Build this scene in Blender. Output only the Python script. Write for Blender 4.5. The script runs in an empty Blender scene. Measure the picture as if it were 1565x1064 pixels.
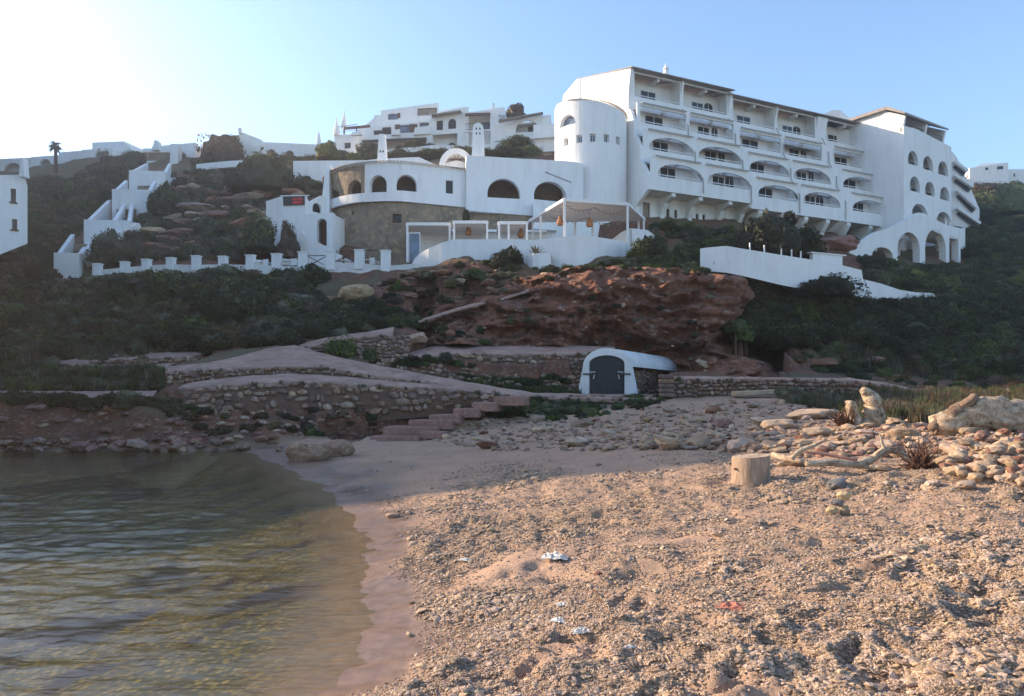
import bpy, bmesh, math, random
import numpy as np
from mathutils import Vector, Matrix, Euler, noise as mnoise
from mathutils.geometry import delaunay_2d_cdt
random.seed(7); RNG = np.random.default_rng(7)
R = math.radians; PI = math.pi
SC = bpy.context.scene
COL = SC.collection
# ------------------------------------------------------------------ camera
F = 1100.0; CXP = 782.5; HOR = 590.0; EYE = 2.0
cam_d = bpy.data.cameras.new("camera"); cam = bpy.data.objects.new("camera", cam_d); COL.objects.link(cam)
cam.location = (0, 0, EYE); cam.rotation_euler = (R(90), 0, 0)
cam_d.sensor_width = 36; cam_d.lens = 36 * F / 1565; cam_d.shift_y = (HOR - 532) / 1565
cam_d.clip_start = 0.1; cam_d.clip_end = 6000
SC.camera = cam
# ------------------------------------------------------------------ sky and sun
SUN_AZ = -70.0; SUN_EL = 22.0          # degrees, azimuth from +Y towards +X
SUN = Vector((math.sin(R(SUN_AZ)) * math.cos(R(SUN_EL)), math.cos(R(SUN_AZ)) * math.cos(R(SUN_EL)), math.sin(R(SUN_EL))))
world = bpy.data.worlds.new("World"); SC.world = world; world.use_nodes = True
nt = world.node_tree; bg = nt.nodes["Background"]
sky = nt.nodes.new("ShaderNodeTexSky"); sky.sky_type = 'NISHITA'; sky.sun_disc = False
sky.sun_elevation = R(SUN_EL); sky.sun_rotation = R(SUN_AZ)
sky.air_density = 1.0; sky.dust_density = 0.7; sky.ozone_density = 3.0; sky.altitude = 10
nt.links.new(sky.outputs[0], bg.inputs[0]); bg.inputs[1].default_value = 0.15
sl = bpy.data.lights.new("sun", 'SUN'); sl.energy = 4.8; sl.angle = R(0.53); sl.color = (1.0, 0.77, 0.55)
so = bpy.data.objects.new("sun", sl); COL.objects.link(so)
so.rotation_euler = SUN.to_track_quat('Z', 'Y').to_euler(); so.location = (-40, 10, 60)
SC.view_settings.view_transform = 'Standard'; SC.view_settings.look = 'None'
SC.view_settings.exposure = 1.24; SC.view_settings.gamma = 1; SC.view_settings.use_curve_mapping = False
SC.cycles.use_denoising = True
SC.cycles.max_bounces = 6; SC.cycles.transparent_max_bounces = 12; SC.cycles.volume_bounces = 0
SC.cycles.caustics_reflective = False; SC.cycles.caustics_refractive = False

GLARE_HAZE = 0.0014  # density of the added volume that stands in for lens glare
SC.cycles.volume_step_rate = 4; SC.cycles.volume_max_steps = 64
# ------------------------------------------------------------------ helpers
def W(px, py, D):
    return Vector((D * (px - CXP) / F, D, EYE + D * (HOR - py) / F))
def tag(o, label=None, cat=None, group=None, kind=None):
    if label: o['label'] = label
    if cat: o['category'] = cat
    if group: o['group'] = group
    if kind: o['kind'] = kind
    return o
def link(name, me, mats=None, parent=None, loc=None, rot=None, scl=None):
    o = bpy.data.objects.new(name, me); COL.objects.link(o)
    if mats is not None and me is not None and len(me.materials) == 0:
        for m in (mats if isinstance(mats, (list, tuple)) else [mats]): me.materials.append(m)
    if parent is not None: o.parent = parent
    if loc is not None: o.location = loc
    if rot is not None: o.rotation_euler = rot
    if scl is not None: o.scale = scl if hasattr(scl, '__len__') else (scl, scl, scl)
    return o
def thing(name, label, cat, loc=(0, 0, 0), group=None, rz=0):
    o = bpy.data.objects.new(name, None); COL.objects.link(o); o.location = loc; o.rotation_euler = (0, 0, rz)
    o.empty_display_size = 0.3
    return tag(o, label, cat, group)
def fast_mesh(name, V, Fq, smooth=False):
    V = np.asarray(V, dtype=np.float32).reshape(-1, 3); Fq = np.asarray(Fq, dtype=np.int32)
    me = bpy.data.meshes.new(name); k = Fq.shape[1]
    me.vertices.add(len(V)); me.vertices.foreach_set("co", V.ravel())
    me.loops.add(Fq.size); me.loops.foreach_set("vertex_index", Fq.ravel())
    me.polygons.add(len(Fq)); me.polygons.foreach_set("loop_start", np.arange(0, Fq.size, k, dtype=np.int32))
    me.polygons.foreach_set("loop_total", np.full(len(Fq), k, dtype=np.int32))
    me.update(calc_edges=True); me.validate()
    if smooth: me.polygons.foreach_set("use_smooth", np.ones(len(me.polygons), dtype=bool))
    return me
class MB:
    """collects shapes in world (or local) space and links them as one mesh object"""
    def __init__(s): s.v = []; s.f = []
    def add(s, vs, fs):
        n = len(s.v); s.v += [tuple(v) for v in vs]; s.f += [tuple(i + n for i in f) for f in fs]; return s
    def box(s, x0, x1, y0, y1, z0, z1, M=None):
        vs = [Vector(p) for p in ((x0,y0,z0),(x1,y0,z0),(x1,y1,z0),(x0,y1,z0),(x0,y0,z1),(x1,y0,z1),(x1,y1,z1),(x0,y1,z1))]
        if M is not None: vs = [M @ v for v in vs]
        return s.add(vs, [(0,3,2,1),(4,5,6,7),(0,1,5,4),(1,2,6,5),(2,3,7,6),(3,0,4,7)])
    def bar(s, a, b, w, h=None):
        a = Vector(a); b = Vector(b); h = h or w; d = (b - a).normalized()
        sx = d.cross(Vector((0,0,1)));
        if sx.length < 1e-3: sx = Vector((1,0,0))
        sx.normalize(); sy = sx.cross(d).normalized()
        vs = [p + sx*i*w/2 + sy*j*h/2 for p in (a, b) for i, j in ((-1,-1),(1,-1),(1,1),(-1,1))]
        return s.add(vs, [(0,1,2,3),(7,6,5,4),(0,4,5,1),(1,5,6,2),(2,6,7,3),(3,7,4,0)])
    def tube(s, pts, rad, n=8, cap=True):
        pts = [Vector(p) for p in pts]; rings = []; m = len(pts)
        rad = list(rad) if hasattr(rad, '__len__') else [rad] * m
        ref = Vector((0.3, 0.2, 1)).normalized(); vs = []
        for i, p in enumerate(pts):
            d = (pts[min(i+1, m-1)] - pts[max(i-1, 0)]).normalized()
            a = d.cross(ref)
            if a.length < 1e-3: a = d.cross(Vector((1,0,0)))
            a.normalize(); b = a.cross(d).normalized()
            vs += [p + (a*math.cos(2*PI*k/n) + b*math.sin(2*PI*k/n)) * rad[i] for k in range(n)]
        fs = [(i*n+k, i*n+(k+1)%n, (i+1)*n+(k+1)%n, (i+1)*n+k) for i in range(m-1) for k in range(n)]
        if cap: fs += [tuple(range(n))[::-1], tuple((m-1)*n+k for k in range(n))]
        return s.add(vs, fs)
    def lathe(s, prof, c=(0,0,0), n=24, cap=True):
        c = Vector(c); vs = [c + Vector((r*math.cos(2*PI*k/n), r*math.sin(2*PI*k/n), z)) for r, z in prof for k in range(n)]
        m = len(prof); fs = [(i*n+k, i*n+(k+1)%n, (i+1)*n+(k+1)%n, (i+1)*n+k) for i in range(m-1) for k in range(n)]
        if cap: fs += [tuple(range(n))[::-1], tuple((m-1)*n+k for k in range(n))]
        return s.add(vs, fs)
    def prism(s, poly, ext):
        """poly: 3-D points of a planar outline, ext: extrusion vector"""
        poly = [Vector(p) for p in poly]; n = len(poly); ext = Vector(ext)
        return s.add(poly + [p + ext for p in poly], [tuple(range(n)), tuple(range(2*n-1, n-1, -1))] + [(i, i+n, (i+1)%n+n, (i+1)%n) for i in range(n)])
    def mesh(s, name, smooth=False, bevel=0, recalc=True):
        me = bpy.data.meshes.new(name); me.from_pydata(s.v, [], s.f)
        if recalc or bevel:
            bm = bmesh.new(); bm.from_mesh(me)
            if bevel:
                bmesh.ops.remove_doubles(bm, verts=bm.verts, dist=1e-5)
                bmesh.ops.bevel(bm, geom=[e for e in bm.edges if e.is_manifold and e.calc_face_angle(0) > 0.5], offset=bevel, segments=1, affect='EDGES')
            bmesh.ops.recalc_face_normals(bm, faces=bm.faces); bm.to_mesh(me); bm.free()
        if smooth: me.polygons.foreach_set("use_smooth", np.ones(len(me.polygons), dtype=bool))
        return me
    def build(s, name, mats, parent=None, **k):
        o = link(name, s.mesh(name, **k), mats)
        if parent is not None:
            o.parent = parent; o.matrix_parent_inverse = pinv(parent)
        return o
def pinv(p):
    M = Matrix.Identity(4); chain = []
    while p is not None: chain.append(p); p = p.parent
    for q in reversed(chain):
        M = M @ q.matrix_parent_inverse @ Matrix.LocRotScale(q.location, q.rotation_euler, q.scale)
    return M.inverted()

# ---- materials
def lin(c): return tuple(c) + (1,) if len(c) == 3 else c
def mat(name, c1, c2=None, scale=3.0, rough=0.85, bump=0.3, bscale=None, bdist=0.03, c3=None, rand=0.0, detail=6, spec=0.3, stretch=None, contrast=(0.35, 0.65)):
    m = bpy.data.materials.new(name); m.use_nodes = True; t = m.node_tree; N = t.nodes; L = t.links
    b = N["Principled BSDF"]; b.inputs["Roughness"].default_value = rough; b.inputs["Specular IOR Level"].default_value = spec
    g = N.new("ShaderNodeNewGeometry"); src = g.outputs["Position"]
    if stretch:
        mp = N.new("ShaderNodeVectorMath"); mp.operation = 'MULTIPLY'; mp.inputs[1].default_value = stretch
        L.new(src, mp.inputs[0]); src = mp.outputs[0]
    def nz(sc, det=detail, r=0.6):
        n = N.new("ShaderNodeTexNoise"); n.inputs["Scale"].default_value = sc; n.inputs["Detail"].default_value = det; n.inputs["Roughness"].default_value = r
        L.new(src, n.inputs["Vector"]); return n.outputs["Fac"]
    def mix(f, a, bb):
        x = N.new("ShaderNodeMix"); x.data_type = 'RGBA'
        if isinstance(f, float): x.inputs[0].default_value = f
        else: L.new(f, x.inputs[0])
        for s, v in ((x.inputs[6], a), (x.inputs[7], bb)):
            if isinstance(v, tuple): s.default_value = lin(v)
            else: L.new(v, s)
        return x.outputs[2]
    def ramp(v, a, bb):
        r = N.new("ShaderNodeMapRange"); r.inputs[1].default_value = a; r.inputs[2].default_value = bb; L.new(v, r.inputs[0]); return r.outputs[0]
    col = tuple(c1)
    if c2 is not None: col = mix(ramp(nz(scale), *contrast), tuple(c1), tuple(c2))
    if c3 is not None: col = mix(ramp(nz(scale * 3.7, 4), 0.52, 0.68), col, tuple(c3))
    if rand:
        oi = N.new("ShaderNodeObjectInfo"); hv = N.new("ShaderNodeHueSaturation")
        r1 = N.new("ShaderNodeMapRange"); r1.inputs[3].default_value = 1 - rand; r1.inputs[4].default_value = 1 + rand; L.new(oi.outputs["Random"], r1.inputs[0])
        L.new(r1.outputs[0], hv.inputs["Value"])
        mm = N.new("ShaderNodeMath"); mm.operation = 'MULTIPLY'; mm.inputs[1].default_value = 7.13; L.new(oi.outputs["Random"], mm.inputs[0])
        fr = N.new("ShaderNodeMath"); fr.operation = 'FRACT'; L.new(mm.outputs[0], fr.inputs[0])
        r2 = N.new("ShaderNodeMapRange"); r2.inputs[3].default_value = 1 - rand*.6; r2.inputs[4].default_value = 1 + rand*.35; L.new(fr.outputs[0], r2.inputs[0]); L.new(r2.outputs[0], hv.inputs["Saturation"])
        r3 = N.new("ShaderNodeMapRange"); r3.inputs[3].default_value = 0.5 - rand*0.035; r3.inputs[4].default_value = 0.5 + rand*0.02; L.new(fr.outputs[0], r3.inputs[0]); L.new(r3.outputs[0], hv.inputs["Hue"])
        if isinstance(col, tuple): hv.inputs["Color"].default_value = lin(col)
        else: L.new(col, hv.inputs["Color"])
        col = hv.outputs[0]
    if isinstance(col, tuple): b.inputs["Base Color"].default_value = lin(col)
    else: L.new(col, b.inputs["Base Color"])
    if bump:
        bp = N.new("ShaderNodeBump"); bp.inputs["Strength"].default_value = bump; bp.inputs["Distance"].default_value = bdist
        L.new(nz(bscale or scale * 4, 8, 0.65), bp.inputs["Height"]); L.new(bp.outputs[0], b.inputs["Normal"])
    return m
M = {}
M['white'] = mat('white_plaster', (0.82,0.815,0.80), (0.69,0.68,0.65), 1.6, 0.9, 0.25, 6, 0.02, c3=(0.78,0.77,0.74), spec=0.1, stretch=(1,1,.22), contrast=(.48,.78))
M['white_old'] = mat('weathered_white_plaster', (0.78,0.78,0.76), (0.60,0.585,0.55), 0.8, 0.9, 0.3, 5, 0.03, c3=(0.72,0.71,0.68), spec=0.1)
M['white_paint'] = mat('white_painted_wood', (0.80,0.79,0.77), (0.74,0.73,0.71), 4, 0.5, 0.05)
M['glass'] = mat('dark_window_glass', (0.012,0.014,0.018), None, rough=0.12, bump=0.0, spec=0.35)
M['glass_blue'] = mat('curtained_window_glass', (0.12,0.17,0.26), (0.03,0.045,0.08), 1.2, rough=0.08, bump=0.0, spec=0.8)
M['dark'] = mat('dark_painted_wood', (0.03,0.03,0.035), (0.045,0.042,0.045), 4, 0.6, 0.1)
M['brown'] = mat('brown_shutter_wood', (0.10,0.045,0.03), (0.15,0.07,0.045), 5, 0.6, 0.2)
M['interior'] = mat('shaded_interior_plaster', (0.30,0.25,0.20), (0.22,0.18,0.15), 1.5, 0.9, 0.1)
M['metal'] = mat('dark_railing_metal', (0.05,0.05,0.055), None, rough=0.45, bump=0.0)
M['awning'] = mat('grey_awning_cloth', (0.42,0.40,0.38), (0.34,0.33,0.31), 3, 0.8, 0.15)
M['tile'] = mat('roof_tiles_weathered', (0.34,0.31,0.28), (0.24,0.20,0.17), 3, 0.85, 0.4, 14)
M['stonewall'] = mat('old_masonry', (0.30,0.235,0.165), (0.16,0.13,0.105), .8, 0.95, 1.0, 4, 0.10, c3=(0.42,0.31,0.19))
M['path'] = mat('pink_concrete_path', (0.40,0.26,0.20), (0.25,0.155,0.12), 0.8, 0.9, 0.8, 6, 0.04, c3=(0.44,0.31,0.25))
M['step'] = mat('worn_red_concrete', (0.33,0.185,0.145), (0.23,0.12,0.09), 2, 0.9, 0.7, 9, 0.03, c3=(0.40,0.24,0.19))
M['stump'] = mat('stump_bark', (0.36,0.265,0.19), (0.24,0.165,0.115), 5, .9, .9, 26, .012, c3=(.42,.32,.24), stretch=(1,1,.2))
M['mortar'] = mat('dark_earth_mortar', (0.11,0.07,0.05), (0.17,0.095,0.065), 3, 0.95, 0.7, 12, 0.05)
M['stone'] = mat('field_stone', (0.27,0.18,0.125), (0.17,0.10,0.07), 5, 0.92, 0.6, 18, 0.02, c3=(0.36,0.27,0.20), rand=0.35)
M['stone_pale'] = mat('pale_limestone', (0.42,0.315,0.215), (0.28,0.195,0.13), 4, 0.92, 0.8, 14, 0.03, c3=(0.34,0.21,0.13), rand=0.28)
M['stone_red'] = mat('red_sandstone', (0.25,0.125,0.085), (0.17,0.08,0.055), 3, 0.95, 0.7, 14, 0.03, c3=(0.34,0.2,0.14), rand=0.3)
M['pebble'] = mat('beach_pebbles', (0.40,0.29,0.195), (0.25,0.17,0.115), 30, 0.8, 0.2, 120, 0.002, c3=(0.50,0.39,0.28), rand=0.36)
M['bark'] = mat('driftwood_pale', (0.42,0.33,0.24), (0.27,0.19,0.13), 14, 0.85, 0.5, 40, 0.01, stretch=(1,1,1))
M['redrock'] = mat('red_bluff_rock', (0.27,0.115,0.066), (0.13,0.058,0.038), 0.6, 0.95, 1.0, 3, 0.3, c3=(0.30,0.185,0.135), detail=10)
def leafmat(name, c, c2, rand=0.5):
    m = mat(name, c, c2, 1.3, 0.65, 0.0, rand=rand, spec=0.2); t = m.node_tree
    b = t.nodes["Principled BSDF"]; tr = t.nodes.new("ShaderNodeBsdfTranslucent"); mx = t.nodes.new("ShaderNodeMixShader"); mx.inputs[0].default_value = 0.3
    src = b.inputs["Base Color"].links[0].from_socket
    t.links.new(src, tr.inputs[0]); t.links.new(b.outputs[0], mx.inputs[1]); t.links.new(tr.outputs[0], mx.inputs[2])
    t.links.new(mx.outputs[0], t.nodes["Material Output"].inputs[0]); return m
M['leaf_dark'] = leafmat('dark_evergreen_leaves', (0.048,0.060,0.026), (0.028,0.036,0.017))
M['leaf_green'] = leafmat('green_leaves', (0.080,0.105,0.034), (0.050,0.068,0.026))
M['leaf_yellow'] = leafmat('yellow_green_leaves', (0.20,0.21,0.055), (0.12,0.14,0.04))
M['leaf_grey'] = leafmat('grey_green_leaves', (0.16,0.165,0.105), (0.10,0.10,0.062))
M['leaf_brown'] = leafmat('dry_brown_scrub', (0.13,0.088,0.05), (0.09,0.062,0.038))
M['wood'] = mat('branch_wood', (0.09,0.06,0.04), (0.05,0.035,0.025), 8, 0.9, 0.3)
# ------------------------------------------------------------------ terrain heights from surveyed points (px, py, depth)
CP = [ # beach: x, y, z
]
def c(px, py, D): CP.append(tuple(W(px, py, D)))
for x, y, z in [(-0.3,4.06,.25),(1.04,3.6,.45),(2.4,3.36,.55),(3.9,5.5,.70),(1.77,6.1,.55),(.1,7,.35),(-.94,7.8,.15),(3.3,9.9,.7),(5.7,8.7,.85),
    (.2,12.1,.4),(-2.4,14.4,.1),(3.1,15.9,.7),(-1.6,20.8,.3),(-4.7,23.3,.2),(8.1,17.3,.95),(11.2,15.7,1.05),(.4,26.6,.62),(4.8,24.2,.9),(6.5,33,1.4),
    (12.9,27.5,1.25),(16.8,25.7,1.3),(21.6,36,1.7),(14,10,1.1),(8,4,.9),(22,20,1.4),(35,25,2.5),(30,6,2.0),(50,10,4),(8,-15,1.2),(30,-15,3),(0,-15,.45),(1.5,-3,.5),(3,1,.6),
    # shoreline and sea bed
    (-1.2,1,0),(-1.2,-15,0),
    (-4,4,-.45),(-4,9,-.5),(-5.5,12,-.5),(-9,16,-.7),(-9,6,-.9),(-9,19,-.8),(-12,21,-.6),(-4,-15,-.5),(-20,18,-1.5),(-20,6,-2),(-20,-15,-2),(-45,-15,-4),(-45,0,-4)]:
    CP.append((x, y, z))
for px_, py_ in [(372,690),(405,702),(432,715),(470,735),(503,752),(528,775),(545,800),(560,828),(558,860),(552,900),(545,940),(537,980),(527,1020),(505,1064)]:
    D_ = EYE * F / (py_ - HOR); x_ = D_*(px_-CXP)/F
    CP += [(x_, D_, 0.0), (x_ + .45, D_ + .1, .05), (x_ - .6, D_ - .1, -.09)]
for p in [ # left shore, terraces and hillside
  (-60,690,22.2),(0,690,22.2),(110,690,22.2),(200,693,22.1),(300,694,22.1),(380,693,22.3),
  (-60,618,23.8),(0,618,23.8),(110,619,23.8),(215,620,23.8),
  (-60,601,29),(0,601,29),(120,601,29),(228,602,28),
  (-60,575,33),(0,575,33),(120,572,33),(250,572,32),
  (-60,562,36),(0,562,36),(100,552,36),(250,545,36),(330,541,36),
  (-60,520,41),(0,520,41),(150,522,40),(300,525,40),(380,520,40),
  (-60,440,48),(0,450,47),(150,455,47),(300,440,48),(400,440,48),(470,450,47),
  (0,395,54),(70,436,53.6),(120,437,54),(200,414,54),(300,408,54),(390,410,54),(450,418,52),(560,416,51),(640,404,51),
  (-60,380,56),(60,370,62),(60,300,78),(-60,300,78),(120,262,92),(210,232,96),(0,262,96),(-60,262,96),
  (210,340,70),(250,385,58),(300,372,60),(350,385,59),(400,375,60),(450,395,58),(300,322,68),(400,322,67),(470,320,66),
  (250,300,74),(330,275,78),(400,268,78),(480,272,76),(330,240,88),(470,246,86),(560,245,88),(700,238,92),(850,238,92),
  (600,398,55),(800,398,55),(950,384,54),(700,300,68),(850,290,70),
  (1000,362,60),(1100,367,61),(1180,372,64),(1240,388,64),(1310,395,65),(1350,405,66),(1400,414,67),(1480,410,73),
  (1000,260,90),(1300,260,98),(1470,302,102),(1520,282,122),(1590,290,118),(1700,290,118),
  # bluff surroundings
  (850,413,47.5),(760,398,49.2),(900,409,47.6),(690,399,49.6),(950,410,47.4),(1050,416,47),(1130,424,47),(850,535,41),(1000,560,39.5),(1150,578,38),(1200,580,40),
  (500,470,47),(600,428,48.4),(700,412,48.6),(640,490,44),(750,505,42.5),(560,506,41),(450,522,39.5),(600,522,39.5),
  (600,538,38),(700,537,38.5),(870,538,38.5),(620,566,34.8),(750,598,34),(850,604,34.5),
  (255,566,30.5),(300,566,30),(450,562,30),(560,570,30),(700,594,30.5),(400,548,33),(440,533,37),(780,606,31),
  (280,594,26),(450,583,26.6),(560,586,27),(680,596,28),
  (300,630,25.2),(450,629,25.5),(550,627,25.9),(640,622,26.4),(250,650,23.2),(300,650,24.2),(450,645,24.8),(550,645,25.2),(640,640,26.5),(740,640,27.5),
  (500,675,24),(560,672,24.6),(600,673,25),
  # right valley and slope
  (1000,606,34),(1100,604,33),(1200,592,36),(1300,592,38),(1250,565,46),(1350,565,48),(1450,583,44),(1565,587,44),(1700,587,44),
  (1160,530,50),(1200,480,53),(1300,490,53),(1400,505,54),(1500,522,55),(1565,524,56),(1700,524,56),(1100,405,55),(1200,425,55),(1300,450,55.5),(1400,468,56.5),
  (1500,455,62),(1565,432,66),(1700,432,66),(1565,352,82),(1700,352,82),(1500,345,92)]: c(*p)
for x, y, z in [(-120,130,34),(-60,150,34),(0,150,33),(60,160,32),(120,170,30),(150,90,22),(150,30,12),(90,10,8),(70,-15,6),(200,250,30),(-200,250,30),(0,260,34),
                (200,-15,10),(-75,22.2,0),(-75,50,16),(-90,80,28),(-200,60,30),(-60,-15,-5),(-200,-15,-6),(-200,22,-2)]: CP.append((x, y, z))
CP = np.array(CP)
def axis(segs):
    out = []
    for a, b, s0, s1 in segs:
        n = max(2, int(round((b - a) / ((s0 + s1) / 2)))); t = np.linspace(0, 1, n, endpoint=False)
        out.append(a + (b - a) * (s0 * t + (s1 - s0) * t * t / 2) / ((s0 + s1) / 2))
    return np.concatenate(out + [[segs[-1][1]]])
GX = axis([(-200,-60,12,1.2),(-60,-12,.55,.22),(-12,-2.5,.16,.05),(-2.5,5,.04,.04),(5,14,.05,.14),(14,60,.2,.6),(60,200,1.4,12)])
GY = axis([(-15,2.5,1.5,.08),(2.5,9,.035,.045),(9,22,.05,.11),(22,48,.12,.2),(48,100,.3,.7),(100,260,1.2,12)])
TX, TY = np.meshgrid(GX, GY)
def tri_interp(pts, X, Y):
    r = delaunay_2d_cdt([Vector((p[0], p[1])) for p in pts], [], [], 0, 1e-6)
    vs, fs, orig = r[0], r[2], r[3]; zz = [pts[o[0]][2] for o in orig]
    Z = np.full(X.shape, np.nan); xs = X[0]; ys = Y[:, 0]
    for f in fs:
        (x0,y0),(x1,y1),(x2,y2) = [vs[i] for i in f]; z0,z1,z2 = [zz[i] for i in f]
        i0 = np.searchsorted(xs, min(x0,x1,x2) - 1e-6); i1 = np.searchsorted(xs, max(x0,x1,x2) + 1e-6)
        j0 = np.searchsorted(ys, min(y0,y1,y2) - 1e-6); j1 = np.searchsorted(ys, max(y0,y1,y2) + 1e-6)
        if i1 <= i0 or j1 <= j0: continue
        x = X[j0:j1, i0:i1]; y = Y[j0:j1, i0:i1]; d = (y1-y2)*(x0-x2) + (x2-x1)*(y0-y2)
        if abs(d) < 1e-12: continue
        a = ((y1-y2)*(x-x2) + (x2-x1)*(y-y2)) / d; b = ((y2-y0)*(x-x2) + (x0-x2)*(y-y2)) / d; g = 1 - a - b
        k = (a >= -1e-6) & (b >= -1e-6) & (g >= -1e-6); sub = Z[j0:j1, i0:i1]; sub[k] = (a*z0 + b*z1 + g*z2)[k]
    return Z
corner = [(-200.01,-15.01,-6),(200.01,-15.01,10),(200.01,260.01,30),(-200.01,260.01,30)]
TZ = tri_interp(list(map(tuple, CP)) + corner, TX, TY); TZ[np.isnan(TZ)] = 0
# vectorised value noise
_perm = RNG.random((256, 256))
def vnoise(x, y):
    xi = np.floor(x).astype(int); yi = np.floor(y).astype(int); fx = x - xi; fy = y - yi
    fx = fx*fx*(3-2*fx); fy = fy*fy*(3-2*fy)
    g = lambda a, b: _perm[a % 256, b % 256]
    return (g(xi,yi)*(1-fx)+g(xi+1,yi)*fx)*(1-fy) + (g(xi,yi+1)*(1-fx)+g(xi+1,yi+1)*fx)*fy - 0.5
def fbm(x, y, s, o=4, r=0.55):
    t = 0; a = 1.0
    for k in range(o):
        c_, s_ = math.cos(k*1.1), math.sin(k*1.1)
        t = t + a * vnoise((x*c_ - y*s_)*s + k*17.3, (x*s_ + y*c_)*s + k*9.1); a *= r; s *= 2.03
    return t
def smooth01(x, a, b): t = np.clip((x - a) / (b - a), 0, 1); return t*t*(3-2*t)
PXI = CXP + F * TX / np.maximum(TY, 0.5)           # where a column stands in the view
land = smooth01(TY, 22, 26) * (1 - smooth01(TX, 30, 60) * 0)
# hillside roughness
TZ += land * (fbm(TX, TY, 0.30, 4) * 0.55 + fbm(TX, TY, 1.3, 3) * 0.16) * smooth01(TY, 24, 44)
TZ += smooth01(-TX, 2.5, 4.5) * smooth01(TY, 22.4, 23.2) * (1 - smooth01(TY, 26, 29)) * (fbm(TX, TY, .9, 4, .6) * np.where(TX < -11, .62, .35) + fbm(TX, TY, 3.1, 3) * .08)
near_shore = np.exp(-(TZ/0.10)**2) * (TY < 22) * (TX < 1)
TZ += near_shore * (fbm(TX, TY, 1.1, 4, .6) * .035 + fbm(TX, TY*1.5, 5, 3) * .012)
# beach: broad swells, gravel heaps, footprints
beach = (1 - smooth01(TY, 20, 27)) * smooth01(TZ, 0.06, 0.3)
TZ += beach * (fbm(TX, TY, 0.35, 3) * 0.06 + fbm(TX, TY, 2.4, 3) * (0.055 - .03*smooth01(TY, 8, 9.5)))
grav = smooth01(fbm(TX*1.0, TY*1.0, 0.55, 4), -0.16, 0.16) * smooth01(TX + 0.02*TY, -1.15, -0.55) * (TY < 16)
grav = grav
# bare sand patches read in the photograph
def blob(x, y, rx, ry): return np.exp(-(((TX-x)/rx)**2 + ((TY-y)/ry)**2)**2)
bare = np.clip(blob(0.05,6.7,.75,.55) + blob(1.2,3.65,.55,.28) + blob(.3,4.5,.5,.3) + 0.55*blob(4.5,8.3,3.0,.6) + blob(1.5,7.0,.7,.25) + blob(5.5,6.5,.8,.6) + blob(-1.6,10.2,.5,.9), 0, 1)
grav = np.clip(grav * 1.2 + 0.35 * (TY < 12), 0, 1) * (1 - bare) * smooth01(TZ, 0.05, 0.15) * (1 - .75*smooth01(TY, 11, 15))
lump = np.clip(fbm(TX, TY, 5.0, 4, 0.6), -0.3, 1)
TZ += grav * lump * 0.10 - beach * 0.05 * np.clip(fbm(TX*1.0, TY*1.4, 2.6, 2, .5) - 0.18, 0, 1) * 2.2 + beach * bare * np.minimum(fbm(TX, TY, 4.0, 2), 0.02) * 0.14
TZ += beach * smooth01(TY, 7, 9) * fbm(TX, TY*1.5, 6.0, 2) * 0.03
# footprints trodden in the soft sand
rf = np.random.default_rng(77)
for (x0_, y0_, x1_, y1_, n_) in ((.5,3.3,3.2,4.6,26),(1.5,4.2,6.5,8.4,30),(3.2,3.4,6.0,5.2,22),(2.0,8.6,6.5,9.3,16),(-.4,3.9,1.2,5.4,12)):
    for k_ in range(n_):
        t_ = (k_+.5)/n_; xc = x0_+(x1_-x0_)*t_+rf.normal()*.22; yc = y0_+(y1_-y0_)*t_+rf.normal()*.22; an = rf.uniform(0,3.14)
        j0, j1 = np.searchsorted(GY, [yc-.4, yc+.4]); i0, i1 = np.searchsorted(GX, [xc-.4, xc+.4]); xx, yy = TX[j0:j1,i0:i1]-xc, TY[j0:j1,i0:i1]-yc
        a_ = (xx*np.cos(an)+yy*np.sin(an))/.15; b_ = (-xx*np.sin(an)+yy*np.cos(an))/.065; q_ = np.sqrt(a_*a_+b_*b_)
        TZ[j0:j1,i0:i1] += (-.042*np.exp(-q_**4) + .016*np.exp(-((q_-1.45)/.35)**2)) * (TZ[j0:j1,i0:i1] > .1)
CARVE = []
def carve(x, y, z, r=.32): CARVE.append((x, y, z, r))
def height(x, y):
    x = np.asarray(x, float); y = np.asarray(y, float)
    i = np.clip(np.searchsorted(GX, x) - 1, 0, len(GX)-2); j = np.clip(np.searchsorted(GY, y) - 1, 0, len(GY)-2)
    fx = np.clip((x - GX[i]) / (GX[i+1]-GX[i]), 0, 1); fy = np.clip((y - GY[j]) / (GY[j+1]-GY[j]), 0, 1)
    return (TZ[j,i]*(1-fx)+TZ[j,i+1]*fx)*(1-fy) + (TZ[j+1,i]*(1-fx)+TZ[j+1,i+1]*fx)*fy
def H(x, y): return float(height(x, y))
_D = np.concatenate([np.arange(2.5, 20, 0.05), np.arange(20, 70, 0.1), np.arange(70, 160, 0.3)])
def hit(px, py, dmin=2.5):
    """first ground point under a pixel"""
    x = _D * (px - CXP) / F; z = EYE + _D * (HOR - py) / F
    g = height(x, _D) > z; g &= _D > dmin
    if not g.any(): return None
    k = int(np.argmax(g)); return Vector((x[k], _D[k], float(height(x[k], _D[k]))))
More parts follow.
